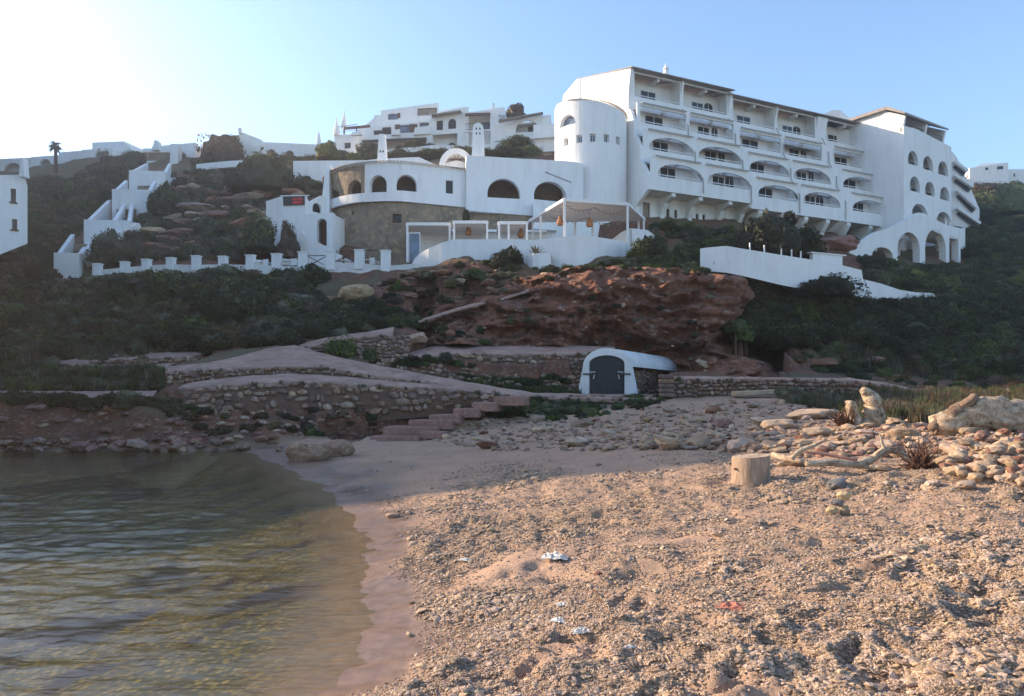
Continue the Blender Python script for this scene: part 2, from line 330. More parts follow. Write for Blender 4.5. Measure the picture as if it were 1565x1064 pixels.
# ---- ground material
m = bpy.data.materials.new("ground_sand_and_earth"); m.use_nodes = True; t = m.node_tree; N = t.nodes; L = t.links
b = N["Principled BSDF"]; b.inputs["Specular IOR Level"].default_value = 0.25
va = N.new("ShaderNodeVertexColor"); va.layer_name = "zone"; sep = N.new("ShaderNodeSeparateColor"); L.new(va.outputs[0], sep.inputs[0])
geo = N.new("ShaderNodeNewGeometry")
def tnoise(sc, det=8, r=0.6, vec=None):
    n = N.new("ShaderNodeTexNoise"); n.inputs["Scale"].default_value = sc; n.inputs["Detail"].default_value = det; n.inputs["Roughness"].default_value = r
    L.new(vec or geo.outputs["Position"], n.inputs["Vector"]); return n.outputs["Fac"]
def mrange(v, a, bb, c0=0.0, c1=1.0):
    r = N.new("ShaderNodeMapRange"); r.inputs[1].default_value = a; r.inputs[2].default_value = bb; r.inputs[3].default_value = c0; r.inputs[4].default_value = c1; L.new(v, r.inputs[0]); return r.outputs[0]
def cmix(f, a, bb):
    x = N.new("ShaderNodeMix"); x.data_type = 'RGBA'; L.new(f, x.inputs[0])
    for s, v in ((x.inputs[6], a), (x.inputs[7], bb)):
        if isinstance(v, tuple): s.default_value = lin(v)
        else: L.new(v, s)
    return x.outputs[2]
def mth(op, a, bb):
    x = N.new("ShaderNodeMath"); x.operation = op
    for s, v in ((x.inputs[0], a), (x.inputs[1], bb)):
        if isinstance(v, (int, float)): s.default_value = v
        else: L.new(v, s)
    return x.outputs[0]
sand = cmix(mrange(tnoise(1.3), .35, .65), (0.41,0.265,0.18), (0.33,0.21,0.14))
sand = cmix(mrange(tnoise(55, 4), .45, .7), sand, (0.40,0.28,0.20))
gravc = cmix(mrange(tnoise(70, 3), .38, .62), (0.39,0.285,0.19), (0.17,0.115,0.075))
col = cmix(mth('MULTIPLY', sep.outputs[1], 0.85), sand, gravc)
wetc = cmix(mrange(tnoise(9, 6), .4, .62), (0.185,0.125,0.092), (0.12,0.082,0.062))
col = cmix(mth('MULTIPLY', sep.outputs[2], 0.85), col, wetc)
veg = cmix(mrange(tnoise(0.9), .35, .65), (0.11,0.10,0.05), (0.14,0.10,0.06))
red = cmix(mrange(tnoise(1.6), .38, .62), (0.20,0.085,0.052), (0.12,0.062,0.042))
red = cmix(mrange(tnoise(7, 4), .55, .7), red, (0.30,0.21,0.155))
hillc = cmix(va.outputs["Alpha"], veg, red)
col = cmix(sep.outputs[0], col, hillc)
# below water: olive stones
sx = N.new("ShaderNodeSeparateXYZ"); L.new(geo.outputs["Position"], sx.inputs[0])
vor = N.new("ShaderNodeTexVoronoi"); vor.inputs["Scale"].default_value = 17; L.new(geo.outputs["Position"], vor.inputs["Vector"])
bed = cmix(mrange(vor.outputs["Color"], .2, .9), (0.06,0.05,0.016), (0.25,0.19,0.06))
bed = cmix(mrange(vor.outputs["Distance"], .35, .6), bed, (0.05,0.042,0.018))
bed = cmix(mrange(tnoise(0.9, 5), .51, .57), bed, (0.022,0.010,0.008))
col = cmix(mrange(sx.outputs[2], -0.02, -0.13), col, bed)
L.new(col, b.inputs["Base Color"])
L.new(mrange(sep.outputs[2], 0.3, 1, 0.9, 0.32), b.inputs["Roughness"])
bp = N.new("ShaderNodeBump"); bp.inputs["Distance"].default_value = 0.025; bp.inputs["Strength"].default_value = 0.8
hgt = mth('ADD', mth('MULTIPLY', tnoise(22, 6, .7), mrange(sep.outputs[2], 0, .9, 1, .04)), mth('MULTIPLY', tnoise(3, 8, .7), mth('MULTIPLY', sep.outputs[0], 6.0)))
L.new(hgt, bp.inputs["Height"]); L.new(bp.outputs[0], b.inputs["Normal"])
M['ground'] = m

# ---- headland across the cove, out of frame on the left, that keeps the low sun off the bay
S2 = Vector((math.sin(R(SUN_AZ)), math.cos(R(SUN_AZ)))); Q2 = Vector((-S2.y * -1, 0)); TAN = math.tan(R(SUN_EL))
q_pts = [-6, 0, 5, 7.7, 10.1, 11.5, 12.8, 16, 19.5, 24, 31, 38, 45, 50, 60, 75, 90]
h_pts = [-30,-20, -12, -3.6, -1.2, .8, 2.5, 3.4, 4.0, 5.0, 8.6, 9.6, 8.6, 11, 15, 14, 10]
qs = np.arange(-6, 90, 1.0); vs = []; fs = []
prof = [(-26, -1.0, 0), (-14, .55, 0), (-6, .86, 1), (0, 1.0, 0), (8, .97, 1), (25, .8, 1), (50, .5, 1), (80, .0, 0)]
for q in qs:
    h0 = np.interp(q, q_pts, h_pts); tr = 1.5 * max(q, 8) + 24; hr = max(h0 + TAN * (tr - 0.364*q), -3)
    for dt, k, nz_ in prof:
        x = S2.x * (tr + dt) + 0.342 * q; y = S2.y * (tr + dt) + 0.94 * q
        z = hr * k if k > 0 else -4.0
        if nz_: z += float(fbm(np.array(x), np.array(y), 0.15, 3)) * 5
        if dt < 0: z = min(z, hr + TAN*dt - .5)
        elif k == 1.0: z += float(fbm(np.array(x*1.0), np.array(y*1.0), 0.5, 3)) * 0.7
        vs.append((x, y, z))
npf = len(prof)
fs = [(i*npf+k, i*npf+k+1, (i+1)*npf+k+1, (i+1)*npf+k) for i in range(len(qs)-1) for k in range(npf-1)]
M['hill'] = mat('headland_scrub', (0.05,0.05,0.025), (0.13,0.08,0.05), 0.2, 0.95, 0.6, 2, 0.3)
hm = fast_mesh("headland", vs, fs, smooth=True)
tag(link("headland", hm, M['hill']), kind='structure')

# ---- water
def water():
    xs = axis([(-1500,-40,150,6),(-40,-14,.8,.3),(-14,-.9,.06,.045)]); ys = axis([(-400,-5,60,4),(-5,2.5,.6,.2),(2.5,9,.045,.055),(9,22.6,.06,.12),(22.6,60,2,6)])
    X, Y = np.meshgrid(xs, ys); amp = smooth01(-height(np.clip(X,-199,199), np.clip(Y,-14.9,259)), 0.0, 0.35) 
    Z = amp * (fbm(X*0.8, Y*2.0, 1.5, 5, .68) * (0.024 - 0.014*smooth01(Y, 9, 14)))
    # small wavelets that run in to the sand
    Z += amp * 0.004 * np.sin((X*2.0 + Y*0.9 + fbm(X, Y, 0.8, 3)*1.6) * 9) * smooth01(-X, -1, 1)
    i = np.arange(X.size).reshape(X.shape)
    me = fast_mesh("water", np.stack([X, Y, Z], -1).reshape(-1,3), np.stack([i[:-1,:-1], i[:-1,1:], i[1:,1:], i[1:,:-1]], -1).reshape(-1,4), smooth=True)
    m = bpy.data.materials.new("clear_shallow_water"); m.use_nodes = True; t = m.node_tree; N = t.nodes; L = t.links
    N.remove(N["Principled BSDF"]); out = N["Material Output"]
    gl = N.new("ShaderNodeBsdfGlossy"); gl.inputs["Roughness"].default_value = 0.04
    tr = N.new("ShaderNodeBsdfTransparent"); tr.inputs[0].default_value = (0.92,0.89,0.70,1)
    fr = N.new("ShaderNodeFresnel"); mx = N.new("ShaderNodeMixShader"); gb = N.new("ShaderNodeNewGeometry"); ir = N.new("ShaderNodeMapRange"); ir.inputs[3].default_value = 1.33; ir.inputs[4].default_value = 1/1.33; L.new(gb.outputs["Backfacing"], ir.inputs[0]); L.new(ir.outputs[0], fr.inputs[0])
    g = N.new("ShaderNodeNewGeometry"); mp = N.new("ShaderNodeVectorMath"); mp.operation = 'MULTIPLY'; mp.inputs[1].default_value = (2.2, 6.5, 1)
    L.new(g.outputs["Position"], mp.inputs[0]); nz = N.new("ShaderNodeTexNoise"); nz.inputs["Scale"].default_value = 2.4; nz.inputs["Detail"].default_value = 4; nz.inputs["Distortion"].default_value = 0.6
    L.new(mp.outputs[0], nz.inputs["Vector"])
    bp = N.new("ShaderNodeBump"); bp.inputs["Distance"].default_value = 0.008; bp.inputs["Strength"].default_value = 0.9
    n2 = N.new("ShaderNodeTexNoise"); n2.inputs["Scale"].default_value = 6.5; n2.inputs["Detail"].default_value = 3; L.new(mp.outputs[0], n2.inputs["Vector"]); ad = N.new("ShaderNodeMath"); ad.operation = "MULTIPLY_ADD"; ad.inputs[1].default_value = .28; L.new(n2.outputs["Fac"], ad.inputs[0]); L.new(nz.outputs["Fac"], ad.inputs[2]); L.new(ad.outputs[0], bp.inputs["Height"])
    L.new(bp.outputs[0], gl.inputs["Normal"]); L.new(bp.outputs[0], fr.inputs["Normal"])
    L.new(fr.outputs[0], mx.inputs[0]); L.new(tr.outputs[0], mx.inputs[1]); L.new(gl.outputs[0], mx.inputs[2]); L.new(mx.outputs[0], out.inputs[0])
    tag(link("water", me, m), kind='structure')
# ------------------------------------------------------------------ walls that follow a plan line, with real openings
class Path:
    def __init__(s, pts, smooth=False):
        s.p = [Vector((p[0], p[1])) for p in pts]; s.smooth = smooth
        s.L = [0.0]
        for a, b in zip(s.p, s.p[1:]): s.L.append(s.L[-1] + (b - a).length)
        s.len = s.L[-1]; s.d = [(b - a).normalized() for a, b in zip(s.p, s.p[1:])]
        s.n = [Vector((d.y, -d.x)) for d in s.d]
        s.dir = s.d[0]; s.nor = s.n[0]
    def pt(s, u, z, w=0.0):
        k = 0
        while k < len(s.d) - 1 and u > s.L[k+1]: k += 1
        q = s.p[k] + s.d[k] * (u - s.L[k]); n = s.n[k]
        if s.smooth:
            f = (u - s.L[k]) / max(s.L[k+1] - s.L[k], 1e-6); f = min(max(f, 0), 1)
            n0 = s.n[k] if k == 0 else (s.n[k] + s.n[k-1]).normalized(); n1 = s.n[k] if k == len(s.n)-1 else (s.n[k] + s.n[k+1]).normalized()
            n = (n0 * (1-f) + n1 * f).normalized()
        return Vector((q.x + n.x*w, q.y + n.y*w, z))
    def uz(s, px, py, w=0.0):
        best = None; N = 600
        for i in range(-60, N + 61):
            u = s.len * i / N; q = s.pt(u, 0, w)
            if q.y <= 0: continue
            e = abs(CXP + F*q.x/q.y - px)
            if best is None or e < best[0] - 0.25 or (e < best[0] + 0.05 and q.y < best[2] - 0.5): best = (e, u, q.y)
        return best[1], EYE + best[2] * (HOR - py) / F
def px2w(px, D): return (D * (px - CXP) / F, D)
def PL(pxa, Da, pxb, Db): return Path([px2w(pxa, Da), px2w(pxb, Db)])
def ev(f, u):
    if callable(f): return f(u)
    if isinstance(f, (int, float)): return f
    return float(np.interp(u, [a for a, _ in f], [b for _, b in f]))
def op(P, px0, py0, px1, py1, kind='rect', rise=None, w=0.0):
    """opening given by its outline as surveyed; rise = part of the height that is arched"""
    u0, _ = P.uz(px0, py0, w); u1, _ = P.uz(px1, py0, w); _, z1 = P.uz((px0+px1)/2, py0, w); _, z0 = P.uz((px0+px1)/2, py1, w)
    r = 0 if kind == 'rect' else (rise if rise is not None else min((u1-u0)/2, z1-z0))
    return dict(u0=u0, u1=u1, z0=z0, z1=z1, r=r)
def UO(u0, u1, z0, z1, r=0): return dict(u0=u0, u1=u1, z0=z0, z1=z1, r=r)
def otop(o, u):
    if not o['r']: return o['z1']
    t = min(1, abs(u - (o['u0']+o['u1'])/2) / ((o['u1']-o['u0'])/2)); return o['z1'] - o['r'] + o['r'] * math.sqrt(max(0, 1 - t*t))
def strip_wall(mb, P, u0, u1, bot, top, ops=(), t=0.3, w=0.0, step=None):
    if u1 <= u0 + 1e-3: print('EMPTY WALL', u0, u1, mb.__class__, P.p[0]); return mb
    br = {u0, u1}
    for f in (bot, top):
        if not callable(f) and not isinstance(f, (int, float)): br |= {a for a, _ in f if u0 < a < u1}
    for o in ops:
        n = 12 if o['r'] else 1
        for k in range(n + 1): br.add(o['u0'] + (o['u1']-o['u0']) * (0.5 - 0.5*math.cos(PI*k/n)))
    if P.smooth or len(P.p) > 2: br |= {a for a in P.L if u0 < a < u1}
    if step:
        n = int((u1-u0)/step); br |= {u0 + (u1-u0)*k/n for k in range(1, n)}
    br = sorted(b for b in br if u0 - 1e-6 <= b <= u1 + 1e-6); e = 1e-5
    bb = [br[0]]
    for b in br[1:]:
        if b - bb[-1] > 1e-3: bb.append(b)
    for a, b in zip(bb, bb[1:]):
        if b - a < 1e-3: continue
        sp = [(ev(bot, a+e), ev(bot, b-e), ev(top, a+e), ev(top, b-e))]
        for o in ops:
            if o['u0'] <= (a+b)/2 <= o['u1']:
                ns = []
                for (l0, l1, h0, h1) in sp:
                    ta, tb = otop(o, a+e), otop(o, b-e)
                    if o['z0'] > min(l0, l1) + 1e-3: ns.append((l0, l1, min(o['z0'], h0), min(o['z0'], h1)))
                    if min(h0, h1) > min(ta, tb) + 1e-3: ns.append((max(ta, l0), max(tb, l1), h0, h1))
                sp = ns
        for (l0, l1, h0, h1) in sp:
            v = [P.pt(a,l0,w), P.pt(b,l1,w), P.pt(b,h1,w), P.pt(a,h0,w), P.pt(a,l0,w-t), P.pt(b,l1,w-t), P.pt(b,h1,w-t), P.pt(a,h0,w-t)]
            mb.add(v, [(0,1,2,3),(7,6,5,4),(3,2,6,7),(0,4,5,1),(0,3,7,4),(1,5,6,2)])
    return mb
def pbox(mb, P, u0, u1, z0, z1, w0, w1):
    v = [P.pt(u,z,w) for z in (z0,z1) for u, w in ((u0,w0),(u1,w0),(u1,w1),(u0,w1))]
    return mb.add(v, [(0,3,2,1),(4,5,6,7),(0,1,5,4),(1,2,6,5),(2,3,7,6),(3,0,4,7)])
def wprism(mb, P, prof, u0, u1):
    """profile of (w, z) points swept from u0 to u1"""
    n = len(prof); v = [P.pt(u0,z,w) for w, z in prof] + [P.pt(u1,z,w) for w, z in prof]
    return mb.add(v, [tuple(range(n))[::-1], tuple(range(n, 2*n))] + [(i, (i+1)%n, (i+1)%n+n, i+n) for i in range(n)])
def window(parent, P, o, w=-0.15, fm='white_paint', gm='glass', nx=2, nz=2, fw=0.07, name='window'):
    """framed window filling the opening o; panes are its sub-part"""
    u0, u1, z0, z1 = o['u0'], o['u1'], o['z0'], o['z1']; fr = MB()
    ring = []; K = 10
    if u1 <= u0: print('BAD WINDOW', o, P.p[0]); u1 = u0 + .3
    if o['r']:
        ring = [(u0, z0), (u1, z0)] + [(u1 - (u1-u0)*(0.5-0.5*math.cos(PI*k/K)), otop(o, u1 - (u1-u0)*(0.5-0.5*math.cos(PI*k/K)))) for k in range(K+1)]
    else: ring = [(u0,z0),(u1,z0),(u1,z1),(u0,z1)]
    cu, cz = (u0+u1)/2, (z0+z1)/2; inn = [(cu + (a-cu)*(1-2*fw/(u1-u0)), cz + (b-cz)*(1-2*fw/(z1-z0))) for a, b in ring]
    n = len(ring)
    for i in range(n):
        j = (i+1) % n; q = [ring[i], ring[j], inn[j], inn[i]]
        if (Vector(ring[i]) - Vector(ring[j])).length < 1e-4: continue
        v = [P.pt(a, b, w) for a, b in q] + [P.pt(a, b, w-0.06) for a, b in q]
        fr.add(v, [(0,1,2,3),(7,6,5,4),(0,4,5,1),(1,5,6,2),(2,6,7,3),(3,7,4,0)])
    for k in range(1, nx): u = u0+(u1-u0)*k/nx; pbox(fr, P, u-.025, u+.025, z0+fw, otop(o,u)-fw, w-.05, w-.005)
    for k in range(1, nz): z = z0+(z1-o['r']*.6-z0)*k/nz; pbox(fr, P, u0+fw, u1-fw, z-.02, z+.02, w-.048, w-.007)
    f = fr.build(name, M[fm], parent)
    g = MB(); g.add([P.pt(a, b, w-.03) for a, b in inn] + [P.pt(a, b, w-.045) for a, b in inn], [tuple(range(n)), tuple(range(2*n-1, n-1, -1))])
    gp = g.build('pane', M[gm], f); return f
def shutter(parent, P, u0, u1, z0, z1, w=0.02, m='brown', name='shutter'):
    b = MB(); pbox(b, P, u0, u1, z0, z1, w, w+.05)
    k = int((z1-z0)/.16)
    for i in range(k): z = z0+.05+(z1-z0-.1)*i/k; pbox(b, P, u0+.05, u1-.05, z, z+.06, w+.05, w+.07)
    return b.build(name, M[m], parent)
def house(parent, P, u0, u1, z0, top, depth=6.0, recess=1.2, ops=(), wallm='white', t=0.28, back='interior', wallname='front_wall', w=0.0):
    f = MB(); strip_wall(f, P, u0, u1, z0, top, ops, t, w); f.build(wallname, M[wallm], parent)
    tm = top if isinstance(top, (int, float)) else min(b for _, b in top)
    s = MB(); deep = any(o.get('deep') for o in ops); rc = recess if deep else t + .12
    pbox(s, P, u0, u0+t, z0, tm-.003, w-depth, w-t); pbox(s, P, u1-t, u1, z0, tm-.003, w-depth, w-t)
    pbox(s, P, u0+t, u1-t, tm-.25, tm-.003, w-depth, w-t)
    pbox(s, P, u0+t, u1-t, z0, tm-.25, w-depth, w-depth+t)
    s.build('side_and_roof', M[wallm], parent)
    if deep:
        b = MB(); pbox(b, P, u0+t, u1-t, z0, tm-.25, w-rc-.15, w-rc); b.build('loggia_wall', M[back], parent)
def tiles_row(parent, P, u0, u1, z, w, n=None, name='roof_tile_edge', m='tile', z1=None, r=0.11):
    b = MB(); n = n or int((u1-u0)/.26)
    for k in range(n):
        u = u0 + (u1-u0)*(k+.5)/n; zz = z if z1 is None else z+(z1-z)*(k+.5)/n
        h = [(math.cos(PI*i/4)*r, math.sin(PI*i/4)*r*.8) for i in range(5)]
        v = [P.pt(u+a, zz+c_, w) for a, c_ in h] + [P.pt(u+a, zz+c_+.12, w-.5) for a, c_ in h]
        b.add(v, [(i, i+1, i+6, i+5) for i in range(4)] + [(0,1,2,3,4)])
    return b.build(name, M[m], parent, recalc=False)
def rail(parent, P, u0, u1, z, w=0.0, h=0.9, m='metal', name='railing', n=None, posts=True, r=.03):
    b = MB(); pbox(b, P, u0, u1, z+h-r, z+h+r, w-r, w+r); pbox(b, P, u0, u1, z+.08, z+.08+r, w-r/2, w+r/2)
    n = n or int((u1-u0)/.3)
    if posts:
        for k in range(n+1): u = u0+(u1-u0)*k/n; pbox(b, P, u-.012, u+.012, z, z+h, w-.012, w+.012)
    return b.build(name, M[m], parent)
# ------------------------------------------------------------------ the big stepped hotel on the right
HP = Path([(10.95, 66.0), (10.95+.903*34, 66+.429*34)])
LW = [0.0, 0.9, 1.9, 3.0]                      # how far each floor steps out, top floor first
hotel = thing('hotel_building', 'large white stepped hotel with four rows of balconies behind the round tower', 'hotel', HP.pt(15, 12, 0))
def hprof(dz, base=9.0, back=-12):
    a = [(back, base), (back-.6, 31.2+dz), (back, 33+dz), (-9.3, 33.6+dz), (-0.15, 31.05+dz), (.35, 30.9+dz), (.35, 30.6+dz), (0.15, 29.6+dz)]
    fl = [27.7, 25.0, 22.3, 19.6]
    for k in range(4):
        a += [(LW[k], fl[k]+.95+dz), (LW[k], fl[k]-.3+dz)]
        if k < 3: a += [(LW[k]+.35, fl[k]-.55+dz)]
    a += [(1.2, 18.2+dz), (1.0, base)]
    return a
FL = [27.7, 25.0, 22.3, 19.6]
def fin(name, u0, u1, dz, m='white', clip=0.0):
    p = [(w - clip if w > -1 else w, z) for w, z in hprof(dz)]
    b = MB(); wprism(b, HP, p, u0, u1); return b.build(name, M[m], hotel)
fin('end_wall', -0.35, 0.0, 0.0)
SECT = [(0.0, 11.6, 0.0, [(0.35, 5.55), (5.95, 11.3)]), (11.6, 33.6, -0.45, [(12.1, 17.55), (17.95, 23.3), (25.0, 30.6)])]
fin('party_wall', 5.65, 5.85, 0, clip=.12); fin('party_wall', 11.45, 11.75, 0.0, clip=-.01); fin('party_wall', 17.65, 17.85, -.45, clip=.12); fin('party_wall', 23.5, 24.9, -.45, clip=.12)
for (ua, ub, dz, bays) in SECT:
    tops = [FL[k-1]+dz-.02 if k else 30.9+dz for k in range(4)]
    for k in range(4):
        z = FL[k]+dz; w = LW[k]; ex = .2*w; ops = []
        for (a, b2) in bays:
            if k >= 2: ops.append(UO(a+.1+ex*.4, b2-.1+ex*.6, z+.95, tops[k]-.42, r=1.05))
            else: ops.append(UO(a, b2, z+.95, tops[k]-(.1 if k == 0 else .22)))
        f = MB(); strip_wall(f, HP, ua+(.0 if ua else 0), ub, z-.3, tops[k], ops, .18, w); f.build('balcony_wall', M['white'], hotel)
        s = MB(); pbox(s, HP, ua+.02, ub-.02, z-.28, z-.02, w-2.3, w-.18); s.build('balcony_floor', M['white'], hotel)
        s = MB(); pbox(s, HP, ua+.01, ub-.01, z-.02, tops[k]-.02, -11.5, w-1.45)
        s.build('room_wall', M['white'], hotel)
        for i, (a, b2) in enumerate(bays):
            L_ = b2 - a
            rail(hotel, HP, a+.05, b2-.05, z+.85, w-.1, h=.3, m='white_paint', posts=True, n=4, name='railing')
            wl = [(0.02,.14,.2,2.4,0), (.32,.66,.15,2.35,0)] if (i % 2 == 0) else [(.05,.22,.2,2.35,0), (.40,.67,.15,2.3,0), (.71,.87,.1,2.5,.4)]
            if (i + k) % 3 == 1: wl[-1] = (wl[-1][0]-.03, wl[-1][1]+.03) + wl[-1][2:]
            for (f0, f1, y0, y1, r) in wl:
                o = UO(a+L_*f0, a+L_*f1, z+y0, z+y1, r); window(hotel, HP, o, w-1.40, nx=2 if f1-f0 > .15 else 1, nz=2, gm='glass', fw=.05)
            # soffit beam
            bm_ = MB(); uu = a+L_*.55; pbox(bm_, HP, uu-.12, uu+.12, tops[k]-.35, tops[k]-.03, w-1.44, w-.2); bm_.build('ceiling_beam', M['white'], hotel)
            if k >= 1:
                b = MB(); zz = tops[k]+.12
                wprism(b, HP, [(w+.02, zz), (w+.24, zz-.08), (w+.24, zz-.15), (w+.02, zz-.10)], a+.1, b2-.1); b.build('awning', M['awning'], hotel)
            if (i*3+k*5+int(ua)) % 6 == 1:      # opened sun awning hanging inside the balcony
                b = MB(); zz = tops[k]-.25; wprism(b, HP, [(w-1.6, zz), (w-.25, zz-.35), (w-.25, zz-.42), (w-1.6, zz-.07)], a+L_*.25, a+L_*.95); b.build('sun_awning', M['awning'], hotel)
    b = MB(); wprism(b, HP, [(-9.3, 33.70+dz), (.55, 31.05+dz), (.55, 30.97+dz), (-9.3, 33.6+dz)], ua-.3, ub+.1 if ua else ub+.3); b.build('roof', M['tile'], hotel)
    tiles_row(hotel, HP, ua-.2, ub, 30.98+dz, .60, m='tile')
for (u, za, zb_, w_) in ((5.75,30.6,19.6,3.06),(11.5,30,19.3,3.1),(17.75,29.6,19,3.06),(24.2,29.6,19,3.12)):
    b = MB(); pts = [HP.pt(u, 28.3, .12), HP.pt(u, 26.4, .98), HP.pt(u, 25.4, 1.02), HP.pt(u, 23.6, 1.98), HP.pt(u, 22.6, 2.02), HP.pt(u, 20.8, 3.1), HP.pt(u, zb_, 3.12)]; b.tube(pts, .05, 6); b.build('drain_pipe', M['awning'], hotel)
# laundry and parasol things are too small to tell; the roof chimney
b = MB(); c0 = HP.pt(4.6, 31.3, -.9); b.lathe([(.45,0),(.38,.4),(.28,.7),(.22,.9),(.30,.95),(.26,1.05),(.10,1.3),(.03,1.55)], c0, 10); b.build('chimney', M['white'], hotel)
# ground storey under the left section
f = MB(); zb = 18.9
pr = [UO(0.55,1.35,16.7,18.7), UO(3.2,3.55,17.6,18.4,.17), UO(4.1,4.45,17.6,18.4,.17), UO(6.6,6.95,17.5,18.3,.17), UO(7.4,7.75,17.5,18.3,.17), UO(10.0,10.35,17.4,18.2,.17), UO(10.9,11.2,17.4,18.2,.17)]
strip_wall(f, HP, 0.02, 11.58, 8, 19.29, pr, .3, 1.0); f.build('ground_floor_wall', M['white_old'], hotel)
for o in pr: window(hotel, HP, o, .85, fm='brown', gm='interior' if o['u1']-o['u0'] > .6 else 'glass', nx=1, nz=1, fw=.05, name='door' if o['u1']-o['u0'] > .6 else 'window')
for u in (2.3, 5.4, 8.9, 11.4):
    b = MB(); wprism(b, HP, [(1.0, 19.28), (2.9, 19.28), (2.9, 18.95), (1.9, 18.6), (1.35, 17.7), (1.2, 10), (1.0, 10)], u, u+.45); b.build('buttress', M['white_old'], hotel)
s = MB(); pbox(s, HP, 0.02, 11.5, 8, 19.25, -11, .69); pbox(s, HP, 11.6, 33.5, 8, 18.8, -11, -.9); s.build('core_wall', M['white_old'], hotel)
for u in (12.6, 15.6, 18.6, 21.6, 24.6, 27.9, 31.2):
    b = MB(); wprism(b, HP, [(-.9, 18.83), (2.9, 18.83), (2.9, 18.5), (2.2, 17.6), (1.9, 11.5), (1.2, 11.5), (1.0, 17.0), (-.9, 18.0)], u, u+.55); b.build('pillar', M['white_old'], hotel)
b = MB(); pbox(b, HP, 1.3, 2.8, 12, 16.6, 1.0, 2.2); wprism(b, HP, [(1.0,12),(3.2,12),(3.2,15.2),(1.0,16.3)], 2.9, 3.3); b.build('entrance_porch', M['white'], hotel)

# ------------------------------------------------------------------ the arcaded block at the right end
eb = thing('arcaded_hotel_block', 'tall white block with three rows of arched loggias at the right end of the hotel', 'building', (44, 78, 12))
EP = Path([(40.3, 74.0), (40.3+.84*9.6, 74+.544*9.6)])
ops = []
for (a, y0, b_, y1) in [(1388,231,1403,252),(1411,239,1426,260),(1434,247,1449,268),(1391,270,1406,293),(1414,278,1429,299),(1437,286,1451,306),(1394,312,1418,329),(1431,324,1455,344)]:
    o = op(EP, a, y0, b_, y1, 'arch'); o['deep'] = 1; ops.append(o)
house(eb, EP, 0, 9.6, 10, [(0,28.7),(2,28.9),(9.6,28.3)], depth=9, recess=1.6, ops=ops, t=.45, back='white')
for k, o in enumerate(ops):
    window(eb, EP, UO(o['u0']+.3, o['u1']-.25, o['z0']-.3, o['z0']+1.1), -1.52, fm='dark', nx=2, nz=1)
    if k < 6: rail(eb, EP, o['u0']+.03, o['u1']-.03, o['z0']-.35, -.35, h=.75, m='metal', n=3)
CPth = Path([(40.9, 81.0), (40.15, 78.5), (39.8, 76.0), (40.3, 74.0)], smooth=True)     # wall that turns back towards the balconies
CP2 = Path([(35.8, 79.4), (38.4, 78.9), (39.6, 76.9), (40.28, 74.0)], smooth=True)
f = MB(); o1 = op(CP2, 1350, 196, 1365, 212, 'arch'); o2 = op(CP2, 1366, 270, 1377, 287, 'arch')
strip_wall(f, CP2, 0, CP2.len, 10, [(0,30.4),(CP2.len,28.75)], [o1, o2], .4, 0, step=.5); f.build('side_wall', M['white'], eb)
for o in (o1, o2): window(eb, CP2, o, -.2, fm='dark', nx=2, nz=1)
b = MB(); wprism(b, EP, [(-9, 31.2), (-1.6, 31.2), (.3, 30.0), (.3, 29.8), (-1.7, 30.9), (-9, 30.9)], -.4, 8.4); b.build('roof', M['tile'], eb)
b = MB(); wprism(b, EP, [(-8.9, 28), (-2.2, 28), (-2.2, 30.95), (-8.9, 30.95)], .1, 8.2); b.build('attic_wall', M['white'], eb)
for u in (0.0, 4.2, 8.0):
    b = MB(); wprism(b, EP, [(-2.2, 28.2), (-.1, 28.2), (-.1, 28.8), (.1, 29.75), (-2.2, 31.0)], u, u+.3); b.build('roof_rib', M['white'], eb)
rail(eb, EP, .3, 8.2, 28.7, -.2, h=.5, m='metal')
b = MB(); b.prism([W(x, y, 87) for x, y in ((1230,192),(1240,182),(1272,168.5),(1284,168),(1300,182),(1300,192))], (0,5,0)); b.build('roof_house', M['white_old'], eb)
b = MB(); wprism(b, HP, [(-7, 30), (-3.0, 30), (-3.0, 32.0), (-7, 32.4)], 26, 37.0); b.build('lift_house', M['white'], eb)
# stepped east wing seen end-on
WP = PL(1452, 79.2, 1500, 92)
prof = [(1450,226),(1462,240),(1472,262),(1482,284),(1497,320),(1497,357),(1480,352),(1466,346),(1450,346)]
def east_pt(px, py, D=82): v = W(px, py, D); return v
b = MB(); b.prism([east_pt(*p) for p in prof], (3.0, 9, 0)); b.build('east_wing', M['white'], eb)
for i, (x0, y0, x1, y1) in enumerate([(1457,246,1478,262),(1458,268,1486,286),(1462,291,1492,318),(1462,318,1497,342)]):
    a, c_ = W(x0, y0, 81.6), W(x1, y1, 81.6); b = MB(); b.bar(a, c_, .5, .28); b.build('balcony_ledge', M['white'], eb)
    a, c_ = W(x0+2, y0+7, 81.85), W(x1-4, y1+5, 81.85); b = MB(); b.bar(a, c_, .12, .5); b.build('balcony_opening', M['glass'], eb)
# arched ramp in front
ramp = thing('arched_ramp', 'white stair ramp carried on tall open arches below the arcaded block', 'ramp', (40, 71, 12))
RP = Path([px2w(1299, 66), px2w(1345, 67.5), px2w(1404, 70), px2w(1470, 74.5)])
def rt(lst): return sorted([RP.uz(*p) for p in lst])
tp = rt([(1299,383),(1310,375),(1341,354),(1361,349),(1385,337),(1404,325),(1412,326),(1446,344),(1468,349)])
ops = [op(RP,1333,378,1365,408,'arch',.8), op(RP,1372,355,1406,420,'arch'), op(RP,1414,351,1446,420,'arch'), op(RP,1451,362,1465,420,'rect')]
bt = rt([(1299,390),(1320,400),(1340,415),(1400,425),(1470,425)])
f = MB(); strip_wall(f, RP, tp[0][0], tp[-1][0], bt, tp, ops, .7, 0); f.build('arcade_wall', M['white'], ramp)
RB = Path([px2w(1310, 70), px2w(1345, 71.5), px2w(1404, 73.2), px2w(1450, 76.5)])
